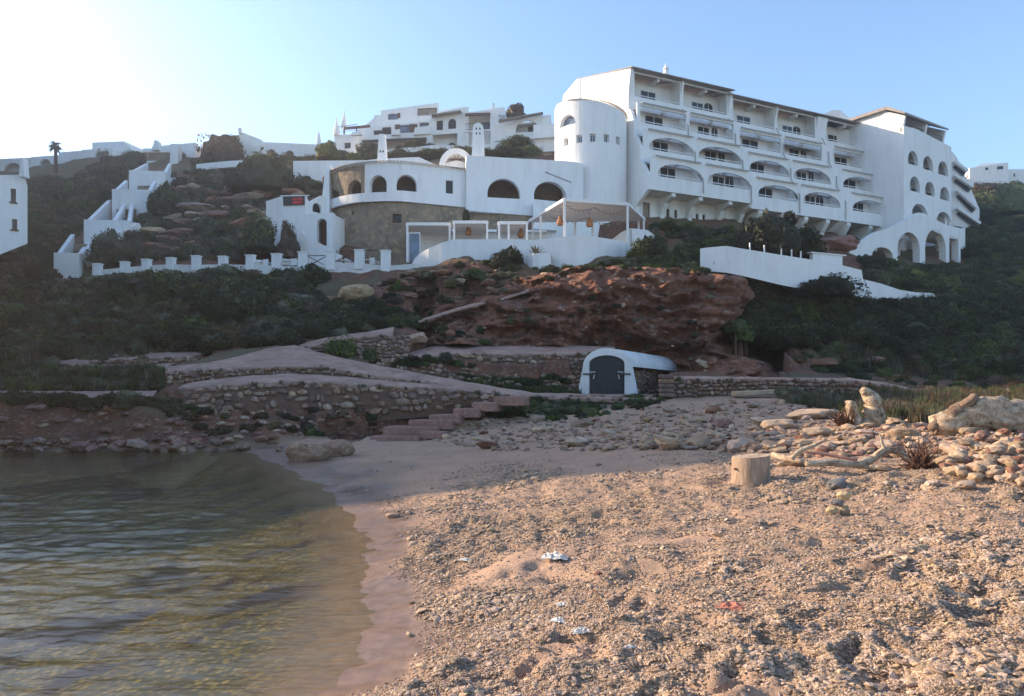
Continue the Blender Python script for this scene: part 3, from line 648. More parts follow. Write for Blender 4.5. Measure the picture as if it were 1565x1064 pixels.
f = MB(); ops = [op(RB,1340,372,1366,420,'arch'), op(RB,1376,362,1402,420,'arch'), op(RB,1410,362,1440,420,'arch')]
strip_wall(f, RB, 0, RB.len, 8, [(0,13.8),(3,16.5),(RB.len,17.5)], ops, .5, 0); f.build('rear_arcade', M['white'], ramp)
f = MB(); 
for i in range(len(tp)-1):
    (ua, za), (ub, zb) = tp[i], tp[i+1]; f.add([RP.pt(ua,za-.9,-.05),RP.pt(ub,zb-.9,-.05),RP.pt(ub,zb-.9,-2.6),RP.pt(ua,za-.9,-2.6),RP.pt(ua,za-1.2,-.05),RP.pt(ub,zb-1.2,-.05),RP.pt(ub,zb-1.2,-2.6),RP.pt(ua,za-1.2,-2.6)], [(0,1,2,3),(7,6,5,4),(0,4,5,1),(2,6,7,3)])
f.build('ramp_deck', M['white'], ramp)
for (px_, D_) in ((1458, 79), (1467, 77)):
    b = MB(); p = W(px_, 350, D_); b.bar(p, Vector((p.x, p.y, 10)), .7, .7); b.build('column', M['white'], ramp)
# ------------------------------------------------------------------ round white tower
tw = thing('round_tower', 'round white tapering tower with a half-moon window and a ring of small square windows', 'tower', (7.3, 66.2, 11))
TC = Vector((7.25, 66.4)); TR = 3.3
def tower_path(r):
    a = [math.radians(t) for t in range(150, 391, 6)]
    return Path([(TC.x + r*math.cos(t), TC.y + r*math.sin(t)) for t in a], smooth=True)
TPth = tower_path(TR)
def tang(deg): return (math.radians(deg - 150)) * TR
tops = [(tang(150), 27.2), (tang(200), 27.55), (tang(240), 27.35), (tang(300), 26.7), (tang(345), 26.3), (tang(390), 26.3)]
o = []
for dgr in (222, 246, 267, 289, 311): o.append(UO(tang(dgr)-.27, tang(dgr)+.27, 23.42, 24.12))
hm_ = UO(tang(207), tang(240), 25.2, 26.15, .9); o.append(hm_)
f = MB(); strip_wall(f, TPth, 0, TPth.len, 9, tops, o, .45, 0, step=.25); f.build('tower_wall', M['white'], tw)
for q in o[:5]: window(tw, TPth, q, -.3, fm='white_paint', gm='glass_blue', nx=2, nz=1)
window(tw, TPth, hm_, -.3, fm='white_paint', gm='glass_blue', nx=1, nz=1)
b = MB(); n = 41; ring = [(TC.x+(TR-.2)*math.cos(math.radians(t)), TC.y+(TR-.2)*math.sin(math.radians(t)), float(np.interp(tang(t), [a for a,_ in tops], [c_ for _,c_ in tops]))-.25) for t in range(150, 511, 9)]
b.add(ring + [(TC.x, TC.y, 27.4)], [(i, (i+1) % len(ring), len(ring)) for i in range(len(ring)-1)]); b.build('tower_roof', M['white'], tw)
tiles_row(tw, TPth, tang(225), tang(378), 27.38, .1, z1=26.25, r=.1)
b = MB(); b.bar(W(887,152,66), W(887,118,66), .09); b.bar(W(880,150,66), W(893,148,66), .05); b.build('antenna', M['white_paint'], tw)
for (x, y, w_) in ((890,131,9),(902,127,8)): pass

# ------------------------------------------------------------------ restaurant with rounded stone base
rs = thing('restaurant_building', 'white restaurant with arched openings on a rounded old stone base', 'building', (-6, 60, 11))
RC = Vector((-9.9, 64.7)); RR = 6.7
arc = [(RC.x + RR*math.cos(R(t)), RC.y + RR*math.sin(R(t))) for t in range(165, 283, 6)]
UP = Path(arc + [(-6.5, 59.0), (-3.75, 60.1)], smooth=True)
ops = []
def ro(P, *a, **k): q = op(P, *a, **k); q['deep'] = 1; ops.append(q); return q
a1 = ro(UP, 509.5,280,520.5,306,kind='arch'); a2 = ro(UP, 531,275,552,298.5,kind='arch'); a3 = ro(UP, 564.5,268,591,294,kind='arch',rise=.75); a4 = ro(UP, 606,267,637,292,kind='arch',rise=.8); a5 = op(UP, 681.5,276,692.5,296)
us = UP.uz(558, 280)[0]; zt = 20.05; z0 = 16.9
f = MB(); strip_wall(f, UP, .3, us, [(0,17.35),(us*.5,17.0),(us,16.95)], zt-.1, [a1, a2], .5, -.06, step=.3); f.build('stone_upper_wall', M['stonewall'], rs)
f = MB(); strip_wall(f, UP, us, UP.len, z0, zt, [a3, a4, a5], .5, .02, step=.4); f.build('upper_wall', M['white'], rs)
f = MB(); strip_wall(f, UP, 0, us, z0, [(0,17.9),(us*.5,17.65),(us,17.6)], [], .4, .16, step=.3); f.build('sill_wall', M['white'], rs)
window(rs, UP, a5, -.2, fm='dark', nx=1, nz=1)
for a in (a1, a2, a3, a4):
    b = MB(); strip_wall(b, UP, a['u0']-.3, a['u1']+.3, a['z0']-.3, a['z0']+.75, [], .1, -1.2); b.build('loggia_bench', M['dark'], rs)
inner = Path([(RC.x + (RR-2.2)*math.cos(R(t)), RC.y + (RR-2.2)*math.sin(R(t))) for t in range(165, 283, 12)] + [(-6.2, 62.2), (-3.6, 62.6)])
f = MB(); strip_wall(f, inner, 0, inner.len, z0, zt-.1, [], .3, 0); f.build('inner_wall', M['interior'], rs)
def cap(P, z, inn, name, m, th=.2, ws=0.0):
    b = MB(); n = 48; A = [P.pt(P.len*i/n, z, ws) for i in range(n+1)]; B = [inn.pt(inn.len*i/n, z+.0, -.1) for i in range(n+1)]
    v = A + B + [p + Vector((0,0,th)) for p in A] + [p + Vector((0,0,th)) for p in B]; k = n+1
    fs = [(i+1,i,i+k,i+1+k) for i in range(n)] + [(i+2*k,i+1+2*k,i+1+3*k,i+3*k) for i in range(n)] + [(i,i+1,i+1+2*k,i+2*k) for i in range(n)]
    b.add(v, fs); return b.build(name, M[m], rs, recalc=False)
cap(UP, zt-.1, inner, 'roof_slab', 'white', .12, -.05); cap(UP, z0, inner, 'floor_slab', 'white', .1, -.1)
b = MB(); b.prism([Vector((-15,62,zt)), Vector((-10,60,zt+.02)), Vector((-3.7,61,zt)), Vector((-3.7,70,zt+1.1)), Vector((-15,70,zt+.9))], (0,0,.12)); b.build('roof', M['white'], rs)
tiles_row(rs, UP, .3, UP.len, zt-.02, .22, r=.12)
# masonry drum and straight plinth below
DP = Path([(RC.x + (RR-.25)*math.cos(R(t)), RC.y + (RR-.25)*math.sin(R(t))) for t in range(165, 292, 6)] + [(-6.3, 59.3), (-3.6, 60.2), (.5, 60.5), (3.2, 60.8)], smooth=True)
ow = op(DP, 600, 327, 614, 341); oh = op(DP, 537.5, 323, 541.5, 328)
f = MB(); strip_wall(f, DP, 0, DP.len, 9.5, z0+.02, [ow, oh], .5, -.02, step=.4); f.build('stone_base', M['stonewall'], rs)
window(rs, DP, ow, -.2, fm='dark', nx=2, nz=2)
b = MB(); pbox(b, DP, ow['u0']-.16, ow['u0'], ow['z0']-.14, ow['z1']+.14, -.1, .04); pbox(b, DP, ow['u1'], ow['u1']+.16, ow['z0']-.14, ow['z1']+.14, -.1, .04)
pbox(b, DP, ow['u0'], ow['u1'], ow['z1'], ow['z1']+.14, -.1, .04); pbox(b, DP, ow['u0'], ow['u1'], ow['z0']-.14, ow['z0'], -.1, .04); b.build('window_surround', M['stone_pale'], rs)
# right wing with the two wide arches, running in to the tower
RW = Path([(-3.78, 59.5), (1.6, 60.6), (4.6, 61.7), (6.2, 62.6)])
b5 = op(RW, 745,273,795,303,'arch',1.3); b6 = op(RW, 816,277.5,866,307,'arch',1.3); ops = [b5, b6]
tz = sorted([RW.uz(713,237), RW.uz(800,243), RW.uz(880,248)]); tz = [(0, tz[0][1])] + tz[1:] + [(RW.len, tz[-1][1])]
f = MB(); strip_wall(f, RW, 0, RW.len, [(0,16.5),(RW.len,16.2)], tz, ops, .5, 0); f.build('wing_wall', M['white'], rs)
b = MB(); b.prism([RW.pt(0,16.5,-.003), RW.pt(0,tz[0][1],-.003), RW.pt(0,tz[0][1],-.003)+Vector((-.6,8,1.3)), RW.pt(0,16.5,-.003)+Vector((-.6,8,0))], (.4,.05,0)); b.build('wing_side_wall', M['white'], rs)
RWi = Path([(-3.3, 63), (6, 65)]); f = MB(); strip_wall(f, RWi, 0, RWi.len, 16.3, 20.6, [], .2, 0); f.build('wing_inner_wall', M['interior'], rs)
b = MB(); strip_wall(b, RWi, 0.4, RWi.len-.4, 16.6, 17.5, [], .15, 1.1); b.build('wing_bench', M['brown'], rs)
b = MB(); v0 = [RW.pt(0,tz[0][1]-.02,-.2), RW.pt(RW.len,tz[-1][1]-.02,-.2), Vector((7,69,22.4)), Vector((-4.3,68,22.9))]; b.prism(v0, (0,0,-.2)); b.build('wing_roof', M['white'], rs)
b = MB(); b.prism([Vector((-3.9,61,16.2)), Vector((6,61.4,16.2)), Vector((6,66,16.2)), Vector((-3.9,66,16.2))], (0,0,.25)); b.build('wing_floor', M['white'], rs)
b = MB(); q0 = RW.pt(RW.uz(816,300)[0]-.1, 0, 0); q1 = RW.pt(RW.uz(850,300)[0], 0, 0)
b.prism([Vector((q0.x,q0.y-1.2,15.0)), Vector((q1.x,q1.y-1.2,15.0)), Vector((q1.x,q1.y-1.2,16.9)), Vector((q0.x+.8,q0.y-1.2,17.35)), Vector((q0.x,q0.y-1.2,17.3))], (0,1.1,0)); b.build('porch_parapet', M['white'], rs)
b = MB(); b.bar(W(833,263,60.2), W(873,279,60.6), .1, .1); b.build('pipe', M['awning'], rs)
f = MB(); lowp = Path([px2w(834,60.4), px2w(890,61.4), px2w(925,62.6)]); strip_wall(f, lowp, 0, lowp.len, 10.5, 16.4, [UO(3.2,4.3,11.2,13.3)], .3, -.25); f.build('lower_wall', M['white'], rs)
b = MB(); pbox(b, lowp, 3.2, 4.3, 11.2, 13.3, -.5, -.42); b.build('door', M['brown'], rs)
# dome lunette
b = MB(); dc = W(697, 254, 63.5); n = 14
for k, (rr, yy) in enumerate([(1.55, 0), (1.55, 3.4)]): pass
ringo = [Vector((dc.x + 1.5*math.cos(PI*i/n), dc.y, dc.z + 1.6*math.sin(PI*i/n))) for i in range(n+1)]
ringi = [Vector((dc.x + 1.02*math.cos(PI*i/n), dc.y, dc.z + 1.12*math.sin(PI*i/n))) for i in range(n+1)]
b.add(ringo + ringi + [p+Vector((0,3.5,0)) for p in ringo] + [p+Vector((0,.5,0)) for p in ringi], [(i,i+1,i+n+2,i+n+1) for i in range(n)] + [(i+1,i,i+2*n+2,i+2*n+3) for i in range(n)] + [(i+n+1,i+n+2,i+3*n+4,i+3*n+3) for i in range(n)])
b.build('skylight_vault', M['white'], rs)
b = MB(); b.add([p+Vector((0,.45,0)) for p in ringi], [tuple(range(n+1))]); b.build('lunette', M['white_old'], rs)
b = MB(); [b.bar(dc+Vector((0,.4,.7)), p+Vector((0,.4,0)), .05) for p in ringi[2:-2:2]]; b.bar(dc+Vector((-1,.4,.7)), dc+Vector((1,.4,.7)), .06); b.build('lunette_bars', M['brown'], rs)
# two chimneys with smoke holes
def chimney(px0, px1, py0, py1, D, holes, par, taper=.8, rnd=False):
    a = W(px0, py1, D); c_ = W(px1, py0, D); h = c_.z - a.z; w_ = c_.x - a.x; b = MB(); K = 10; cx = (a.x+c_.x)/2
    prof = [(-w_/2, 0), (w_/2, 0)]
    if rnd: prof += [(w_/2*taper*math.cos(PI*i/K), h - w_/2*taper + w_/2*taper*math.sin(PI*i/K)) for i in range(K+1)]
    else: prof += [(w_/2*taper, h), (-w_/2*taper, h)]
    b.prism([Vector((cx+x, D-.35, a.z+z)) for x, z in prof], (0, .7, 0)); ch = b.build('chimney', M['white'], par)
    b = MB()
    for (hx, hz) in holes: b.prism([Vector((cx+hx*w_+x*.13, D-.365, a.z+hz*h+z*.18)) for x, z in ((-.5,-.5),(.5,-.5),(.5,.2),(0,.6),(-.5,.2))], (0,.01,0))
    b.build('smoke_hole', M['dark'], ch); return ch
chimney(577.5, 591.5, 207, 247, 62, [(-.15,.34),(.15,.34)], rs, .62)
chimney(721.5, 740.5, 190, 239, 62.2, [(-.14,.82),(.14,.82),(-.14,.67),(.14,.67)], rs, .84, True)
# left buttress
b = MB(); b.prism([W(489,330,59.6), W(503,330,59.6), W(503.5,250,60.4), W(498,250,60.4)], (0, 3.2, 0)); b.build('buttress', M['white'], rs)

# ------------------------------------------------------------------ gate tower with arched door and stair wall, left of the stone base
gt = thing('stair_gatehouse', 'small white gatehouse with a dark arched doorway left of the stone base', 'gatehouse', tuple(W(480, 405, 57)))
GP = PL(461, 58.2, 509, 57.6)
go = op(GP, 484, 334, 499.5, 376, 'arch')
f = MB(); strip_wall(f, GP, 0, GP.len, 9.5, GP.uz(485,326.5)[1], [go], .4, 0); pbox(f, GP, 0, .35, 9.5, 15.6, -2.6, -.4); pbox(f, GP, GP.len-.3, GP.len, 9.5, 15.6, -2.6, -.4); pbox(f, GP, 0, GP.len, 15.6, 15.75, -2.6, -.4); f.build('gate_wall', M['white'], gt)
b = MB(); pbox(b, GP, .35, GP.len-.3, 10, 15.6, -2.0, -1.8); b.build('inner_wall', M['interior'], gt)
b = MB(); pbox(b, GP, go['u0']-.1, go['u0']+.35, go['z0'], go['z1']-.1, -1.0, -.9); b.build('door', M['brown'], gt)
SP = Path([px2w(459, 56.6), px2w(470, 56.4), px2w(490, 56), px2w(520, 55.4)])
st_ = sorted([SP.uz(459,352), SP.uz(465,358), SP.uz(480,368), SP.uz(500,378), SP.uz(520,389)])
f = MB(); strip_wall(f, SP, 0, SP.len, 9.5, st_, [], .3, 0, step=.4); f.build('stair_parapet', M['white'], gt)
# white sign building with the red display
sg = thing('sign_building', 'low white building with a red lit display board under its roof', 'building', tuple(W(435, 348, 58)))
GP2 = Path([px2w(406.5, 59.5), px2w(433, 58.5), px2w(467, 58.2), px2w(498, 60)])
tp2 = [GP2.uz(406.5,308), GP2.uz(433,299), GP2.uz(467,299), GP2.uz(473,309), GP2.uz(492,299)]; tp2 = [(0, tp2[0][1])] + tp2[1:] + [(GP2.len, tp2[-1][1])]
ao = op(GP2, 478, 310.5, 491.5, 325, 'arch')
f = MB(); strip_wall(f, GP2, 0, GP2.len, 10.5, tp2, [ao], .35, 0); f.build('front_wall', M['white'], sg); window(sg, GP2, ao, -.2, fm='dark', nx=1, nz=1)
b = MB(); b.prism([GP2.pt(0,16.2,-.3), GP2.pt(GP2.L[2],16.3,-.3), GP2.pt(GP2.L[2],16.3,-3), GP2.pt(0,16.2,-3)], (0,0,.15)); pbox(b, GP2, 0, .3, 10.5, 16.1, -3, -.35); b.build('roof', M['white'], sg)
so_ = op(GP2, 434, 301, 466, 314); b = MB(); pbox(b, GP2, so_['u0'], so_['u1'], so_['z0'], so_['z1'], .02, .14); sb = b.build('display_board', M['dark'], sg)
M['led'] = mat('red_display_lamps', (0.5,0.02,0.03), None, rough=.5, bump=0); bb_ = M['led'].node_tree.nodes["Principled BSDF"]; bb_.inputs["Emission Color"].default_value = (1,.03,.04,1); bb_.inputs["Emission Strength"].default_value = .12
b = MB(); rr_ = random.Random(3)
U0 = so_['u0'] + (so_['u1']-so_['u0'])*.45; U1 = so_['u0'] + (so_['u1']-so_['u0'])*.92
for row in range(2):
    zc = so_['z1'] - .16 - row*.27
    for k in range(5):
        u = U0 + (U1-U0)*k/5
        for i in range(4):
            for j in range(5):
                if rr_.random() < .62: pbox(b, GP2, u+i*.035, u+i*.035+.028, zc-j*.042, zc-j*.042+.034, .14, .15)
b.build('display_lamps', M['led'], sb)
b = MB(); pbox(b, GP2, so_['u0']-.06, so_['u1']+.2, so_['z1']+.02, so_['z1']+.1, 0.0, .3); b.build('display_hood', M['white'], sg)

# ------------------------------------------------------------------ terrace with pergolas
te = thing('terrace_wall', 'white rounded terrace wall sweeping out below the pergolas', 'wall', (3, 50, 9))
TP = Path([px2w(629, 51.5), px2w(640, 51.0), px2w(655, 50.4), px2w(675, 50.0), px2w(700, 49.9), px2w(740, 50.0), px2w(817, 49.7), px2w(890, 48.8), px2w(962, 52.0)])
tt = sorted([TP.uz(*p) for p in [(629,404),(634,395),(640,389),(655,380),(675,371),(693,366),(773,365),(817,367),(860,362),(890,359),(930,365),(962,371)]])
f = MB(); strip_wall(f, TP, 0, TP.len, 8.2, tt, [], .35, 0, step=.6); f.build('parapet', M['white'], te)
b = MB(); TZf = 11.35
b.add([TP.pt(TP.len*i/20, TZf, -.34) for i in range(3, 21)] + [Vector((10.5,57,TZf)), Vector((9,61,TZf)), Vector((-8,59,TZf))], [tuple(range(21))]); b.prism([Vector((3.5,60.2,TZf-.02)), Vector((9.3,58,TZf-.02)), Vector((12,60,TZf-.02)), Vector((8,63,TZf-.02))], (0,0,-3)); b.build('terrace_floor', M['white_old'], te)
b = MB(); b.lathe([(.07,-.03),(.07,.03)], (0,0,0), 8)
o_ = W(881, 383.5, 48.95); b = MB(); b.tube([o_+Vector((0,.3,0)), o_+Vector((0,-.03,0))], .07); b.build('drain_hole', M['dark'], te)
pl = thing('planter_ledge', 'white planter ledge holding a spiky agave in front of the terrace wall', 'planter', tuple(W(825, 400, 48.6)))
LP = Path([px2w(806, 49), px2w(815, 48.2), px2w(842, 48.1)]); f = MB(); strip_wall(f, LP, 0, LP.len, 8, LP.uz(820,387)[1], [], .3, 0); b2 = f.build('ledge_wall', M['white'], pl)
b = MB(); b.prism([LP.pt(0,10.9,-.2), LP.pt(LP.len,10.9,-.2), LP.pt(LP.len,10.9,-1.2), LP.pt(0,10.9,-1)], (0,0,-.2)); b.build('soil', M['mortar'], pl)
def pergola(label, corners, zt_, zf, posts, slats=9, lamp=(), loc=None, drop=.22):
    c4 = [Vector((x, y, zt_)) for x, y in corners]; t_ = thing('pergola', label, 'pergola', (c4[0].x, c4[0].y, zf), group='white pergolas on the restaurant terrace')
    b = MB()
    for i in range(4): b.bar(c4[i], c4[(i+1)%4], .16, .2)
    b.build('beam', M['white_paint'], t_)
    for (s, u) in posts:
        p = c4[s].lerp(c4[(s+1)%4], u); b = MB(); b.bar(p+Vector((0,0,-.1)), Vector((p.x, p.y, zf)), .15, .15); b.build('post', M['white_paint'], t_)
    for k in range(slats):
        f_ = (k+.5)/slats; b = MB(); b.bar(c4[0].lerp(c4[3], f_)+Vector((0,0,-.04)), c4[1].lerp(c4[2], f_)+Vector((0,0,-.04)), .05, .1); b.build('rafter', M['white_paint'], t_)
    b = MB(); b.prism([c+Vector((0,0,.10)) for c in c4], (0,0,.04)); b.build('canopy', M['white_paint'], t_)
    return t_, c4
pg, c4 = pergola('tall white pergola at the corner of the terrace, with hanging lights', [(3.65,50.5),(8.36,51.8),(10.4,56.5),(1.38,57)], 15.06, TZf,
        [(0,.01),(0,.99),(2,.05),(2,.97),(3,.35),(1,.95),(2,.45),(2,.6)])
def lamp(p, h, label):
    t_ = thing('wicker_lamp', label, 'lamp', p, group='wicker lamps hanging under the pergolas'); b = MB(); b.tube([Vector(p)+Vector((0,0,h)), Vector(p)+Vector((0,0,.55))], .012, 5); b.build('cord', M['dark'], t_)
    b = MB(); b.lathe([(.10,.55),(.16,.35),(.25,.12),(.28,0),(.2,-.12)], p, 12, cap=False); b.build('lamp_shade', M['wicker'], t_)
M['wicker'] = mat('woven_wicker', (0.42,0.20,0.09), (0.30,0.13,0.06), 18, .8, .6, 50)
q = W(856,342,52.6); lamp(tuple(q), 14.95-q.z, 'wicker lamp hanging at the left under the tall corner pergola')
q = W(901,344,52.6); lamp(tuple(q), 14.95-q.z, 'wicker lamp hanging at the right under the tall corner pergola')
for k, (A, B) in enumerate([(W(862,312,51),W(955,322,52.5)), (W(840,330,53.5),W(950,336,54.5))]):
    t_ = thing('light_string', 'string of small bulbs across the ' + ('front' if k == 0 else 'back') + ' of the tall pergola', 'string lights', tuple(A)); pts = [A.lerp(B, i/16) - Vector((0,0,.35*math.sin(PI*((i/16*2)%1)))) for i in range(17)]
    b = MB(); b.tube(pts, .012, 4); b.build('cable', M['dark'], t_)
    for p in pts[1:-1]: b = MB(); b.lathe([(.02,0),(.045,-.05),(.035,-.10),(.01,-.12)], p, 6); b.build('bulb', M['tile'], t_)
def low_perg(label, px0, px1, y, D, dep, posts, n=5):
    a = W(px0, y, D); c_ = W(px1, y, D); return pergola(label, [(a.x,a.y),(c_.x,c_.y),(c_.x-.2,c_.y+dep),(a.x-.2,a.y+dep)], a.z, TZf, posts, n)
low_perg('leftmost low pergola by the stone wall with a grey side screen', 622, 688, 343, 54.5, 3.4, [(0,.01),(0,.99),(2,.1),(2,.9)], 6)
low_perg('second low pergola from the left, over the brown benches', 693, 745, 340, 54.0, 3.6, [(0,.02),(0,.99),(2,.1)], 5)
low_perg('third low pergola, standing beside the tall corner pergola', 762, 806, 341, 53.6, 3.8, [(0,.02),(0,.35),(0,.98),(2,.5)], 5)
q = W(716,357,55.5); lamp(tuple(q), 1.1, 'small wicker lamp hanging over the brown benches'); q = W(796,361,55.5); lamp(tuple(q), 1.1, 'small wicker lamp hanging in the third low pergola')
scr = thing('side_screen', 'grey glass screen standing at the left end of the terrace', 'screen', tuple(W(633,380,54.6))); b = MB(); s0 = W(625,381,54.7); b.box(s0.x, s0.x+.8, s0.y, s0.y+.06, s0.z-1, s0.z+1.2); b.build('screen_panel', M['glass_blue'], scr); b = MB(); 
for x in (s0.x-.03, s0.x+.8): b.box(x, x+.06, s0.y-.01, s0.y+.07, s0.z-1, s0.z+1.3)
b.box(s0.x, s0.x+.8, s0.y-.01, s0.y+.07, s0.z+1.2, s0.z+1.28); b.build('screen_frame', M['white_paint'], scr)
bar_ = thing('terrace_bar', 'white pavilion wall with long openings behind the low pergolas', 'pavilion', tuple(W(720, 370, 58))); BP = PL(640, 57.9, 835, 58.4)
f = MB(); strip_wall(f, BP, 0, BP.len, 11, 14.35, [UO(2.6,5.9,11.6,13.2), UO(7.0,10.0,11.6,13.1)], .3, 0); f.build('bar_wall', M['white'], bar_)
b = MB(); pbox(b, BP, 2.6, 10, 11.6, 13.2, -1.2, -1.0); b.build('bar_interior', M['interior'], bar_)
b = MB(); pbox(b, BP, .1, BP.len, 14.36, 14.55, -1.6, .5); b.build('bar_roof', M['white'], bar_)
for i, (u0_, u1_) in enumerate(((2.4,4.2),(4.5,6.2),(6.9,8.3),(8.6,10))):
    t_ = thing('bench', ['brown sofa bench nearest the left end of the pavilion','brown sofa bench second from the left end of the pavilion','brown sofa bench third from the left, under the third low pergola','brown sofa bench at the right end of the pavilion'][i], 'bench', tuple(BP.pt((u0_+u1_)/2,TZf,.7)), group='brown benches along the pavilion')
    b = MB(); pbox(b, BP, u0_, u1_, TZf+.1, TZf+.5, .3, 1.0); b.build('seat', M['brown'], t_); b = MB(); pbox(b, BP, u0_, u1_, TZf+.5, TZf+1.25, .3, .45); b.build('backrest', M['brown'], t_)
# white tables on the big terrace
for i, (px_, D_) in enumerate(((846,54),(868,54.5),(880,53))):
    p = W(px_, 360, D_); t_ = thing('terrace_table', ['leftmost','middle','rightmost'][i] + ' white table under the tall pergola', 'table', (p.x, p.y, TZf), group='tables under the tall pergola')
    b = MB(); b.lathe([(.42,.72),(.42,.76)], (p.x,p.y,TZf), 14); b.build('table_top', M['white_paint'], t_); b = MB(); b.lathe([(.25,0),(.25,.03),(.04,.06),(.04,.72)], (p.x,p.y,TZf), 8); b.build('leg', M['white_paint'], t_)
# wall and steps right of the terrace
rw = thing('garden_wall', 'white garden wall stepping down beside the tall pergola to the hotel', 'wall', tuple(W(985,370,54))); QP = Path([px2w(935,55), px2w(962,53.5), px2w(985,54.5), px2w(1012,56)])
qt = sorted([QP.uz(935,366), QP.uz(950,355), QP.uz(963,349), QP.uz(975,350), QP.uz(990,352), QP.uz(1012,368)]); f = MB(); strip_wall(f, QP, 0, QP.len, 8.5, qt, [], .3, 0, step=.4); f.build('wall', M['white'], rw)

for i in range(80):
    for j in range(46):
        x_, y_ = -9 + i*.25, 50.6 + j*.25
        xl = float(np.interp(y_, [50.6, 52, 60], [-2.5, -7.5, -9]))
        if x_ > xl and x_ < 10.6: carve(x_, y_, 11.1 if y_ > 51.4 or -2 < x_ < 5.5 else 10.6, .3)
for i in range(60):
    for j in range(26): x_, y_ = -21.5 + i*.25, 51.7 + j*.25; carve(x_, y_ , 10.15, .25)
# ------------------------------------------------------------------ white apartments above the restaurant
def vblock(par, pxa, Da, pxb, Db, ytop_a, ytop_b, ybot, depth=7, ops=(), recess=1.3, wins=(), m='white', rails=(), shut=()):
    """a volume whose front runs from pxa to pxb; outlines surveyed from the beach"""
    P = PL(pxa, Da, pxb, Db); zb = P.uz((pxa+pxb)/2, ybot)[1]
    za, zc = P.uz(pxa, ytop_a)[1], P.uz(pxb, ytop_b)[1]; ol = []
    for o in ops: q = op(P, *o[:4], kind=o[4] if len(o) > 4 else 'rect', rise=o[5] if len(o) > 5 else None); q['deep'] = 1; ol.append(q)
    wl = []
    for o in wins: q = op(P, *o[:4], kind=o[4] if len(o) > 4 else 'rect'); wl.append((q, o))
    house(par, P, 0, P.len, zb, [(0, za), (P.len, zc)], depth, recess, ol + [w[0] for w in wl if not (len(w[1]) > 5 and w[1][5])], m, back=m)
    for q, o in wl:
        deep = len(o) > 5 and o[5]; window(par, P, q, (-recess+.04) if deep else -.18, fm=o[6] if len(o) > 6 else 'dark', gm=o[7] if len(o) > 7 else 'glass', nx=2 if q['u1']-q['u0'] > 1 else 1, nz=1, fw=.09)
    for (x0, x1, y) in rails:
        u0, z = P.uz(x0, y); u1, _ = P.uz(x1, y); rail(par, P, u0, u1, z, -.1, h=.9, m='metal', n=int((u1-u0)/.35))
    for (x0, y0, x1, y1) in shut:
        q = op(P, x0, y0, x1, y1); shutter(par, P, q['u0'], q['u1'], q['z0'], q['z1'])
    return P
ap = thing('apartment_building', 'long stepped white apartment building on the crest behind the restaurant', 'building', tuple(W(620, 240, 104)))
DA = 104
# left low wing with terrace
P = vblock(ap, 511, 106, 560, 104, 206, 205, 236, 8, wins=[(526,218,536,227)], rails=[(512,545,204)])
b = MB(); b.bar(W(526,196.5,104.5), W(566,193,104), .2, .35); b.bar(W(526,197,104.5), W(526,205,104.5), .2); b.bar(W(545,195.5,104.3), W(545,205,104.3), .2); b.build('terrace_beam', M['brown'], ap)
for i, px_ in enumerate((514.5, 526)): b = MB(); b.lathe([(.5,0),(.42,.8),(.25,1.6),(.1,2.3),(.02,2.7)], W(px_, 207 if i == 0 else 196, 106), 8); b.build('pinnacle', M['white'], ap)
# sloping side wall up to the penthouse
b = MB(); b.prism([W(545,206,105.5), W(582,206,105.5), W(582,176,105.5), W(573,176,105.5), W(571,181,105.5), W(560,190,105.5), W(548,197,105.5)], (0,6,0)); b.build('slope_wall', M['white'], ap)
# main three-storey part
P = vblock(ap, 548, 103.5, 658, 102.5, 197, 184, 240, 8, recess=1.5,
   ops=[(554,217,580,228),(590,214,652,228)], wins=[(571,199,597,206,'rect',0),(584,194.5,598,205,'rect',0),(610,191,635,203,'rect',0,'dark','glass_blue'),(641,187.5,656,194,'rect',0,'brown','glass_blue'),(597,217,619,226,'arch',1),(626,216,648,225,'arch',1)],
   rails=[(569,600,206.5)], shut=[(604,190.5,611,198),(626,190,638,202)])
b = MB(); b.prism([W(580,240,102.6), W(591,240,102.6), W(589,212,102.6), W(582,212,102.6)], (0,.8,0)); b.build('pier', M['white'], ap)
b = MB(); b.bar(W(553,216.5,102.9), W(580,215,102.8), .25, .3); b.bar(W(589,214.5,102.8), W(652,212,102), .25, .3); b.build('lintel_beam', M['dark'], ap)
for (x0,y0,x1,y1,x2,y2) in ((598,206,611,206,611,197),(632,206,658,204,656,192),(536,207,553,206,551,199)):
    b = MB(); b.prism([W(x0,y0,102.2), W(x1,y1,102.2), W(x2,y2,102.2), W(x0+2,y2+3,102.2)], (0,.5,0)); b.build('parapet', M['white'], ap)
# penthouse
vblock(ap, 582, 105.5, 670, 104.5, 169, 157, 200, 7, wins=[(593,174,608,183,'rect',0,'dark','glass_blue'),(638,165,668,176.5,'rect',0,'brown','interior')], shut=[(608,173,612,181)])
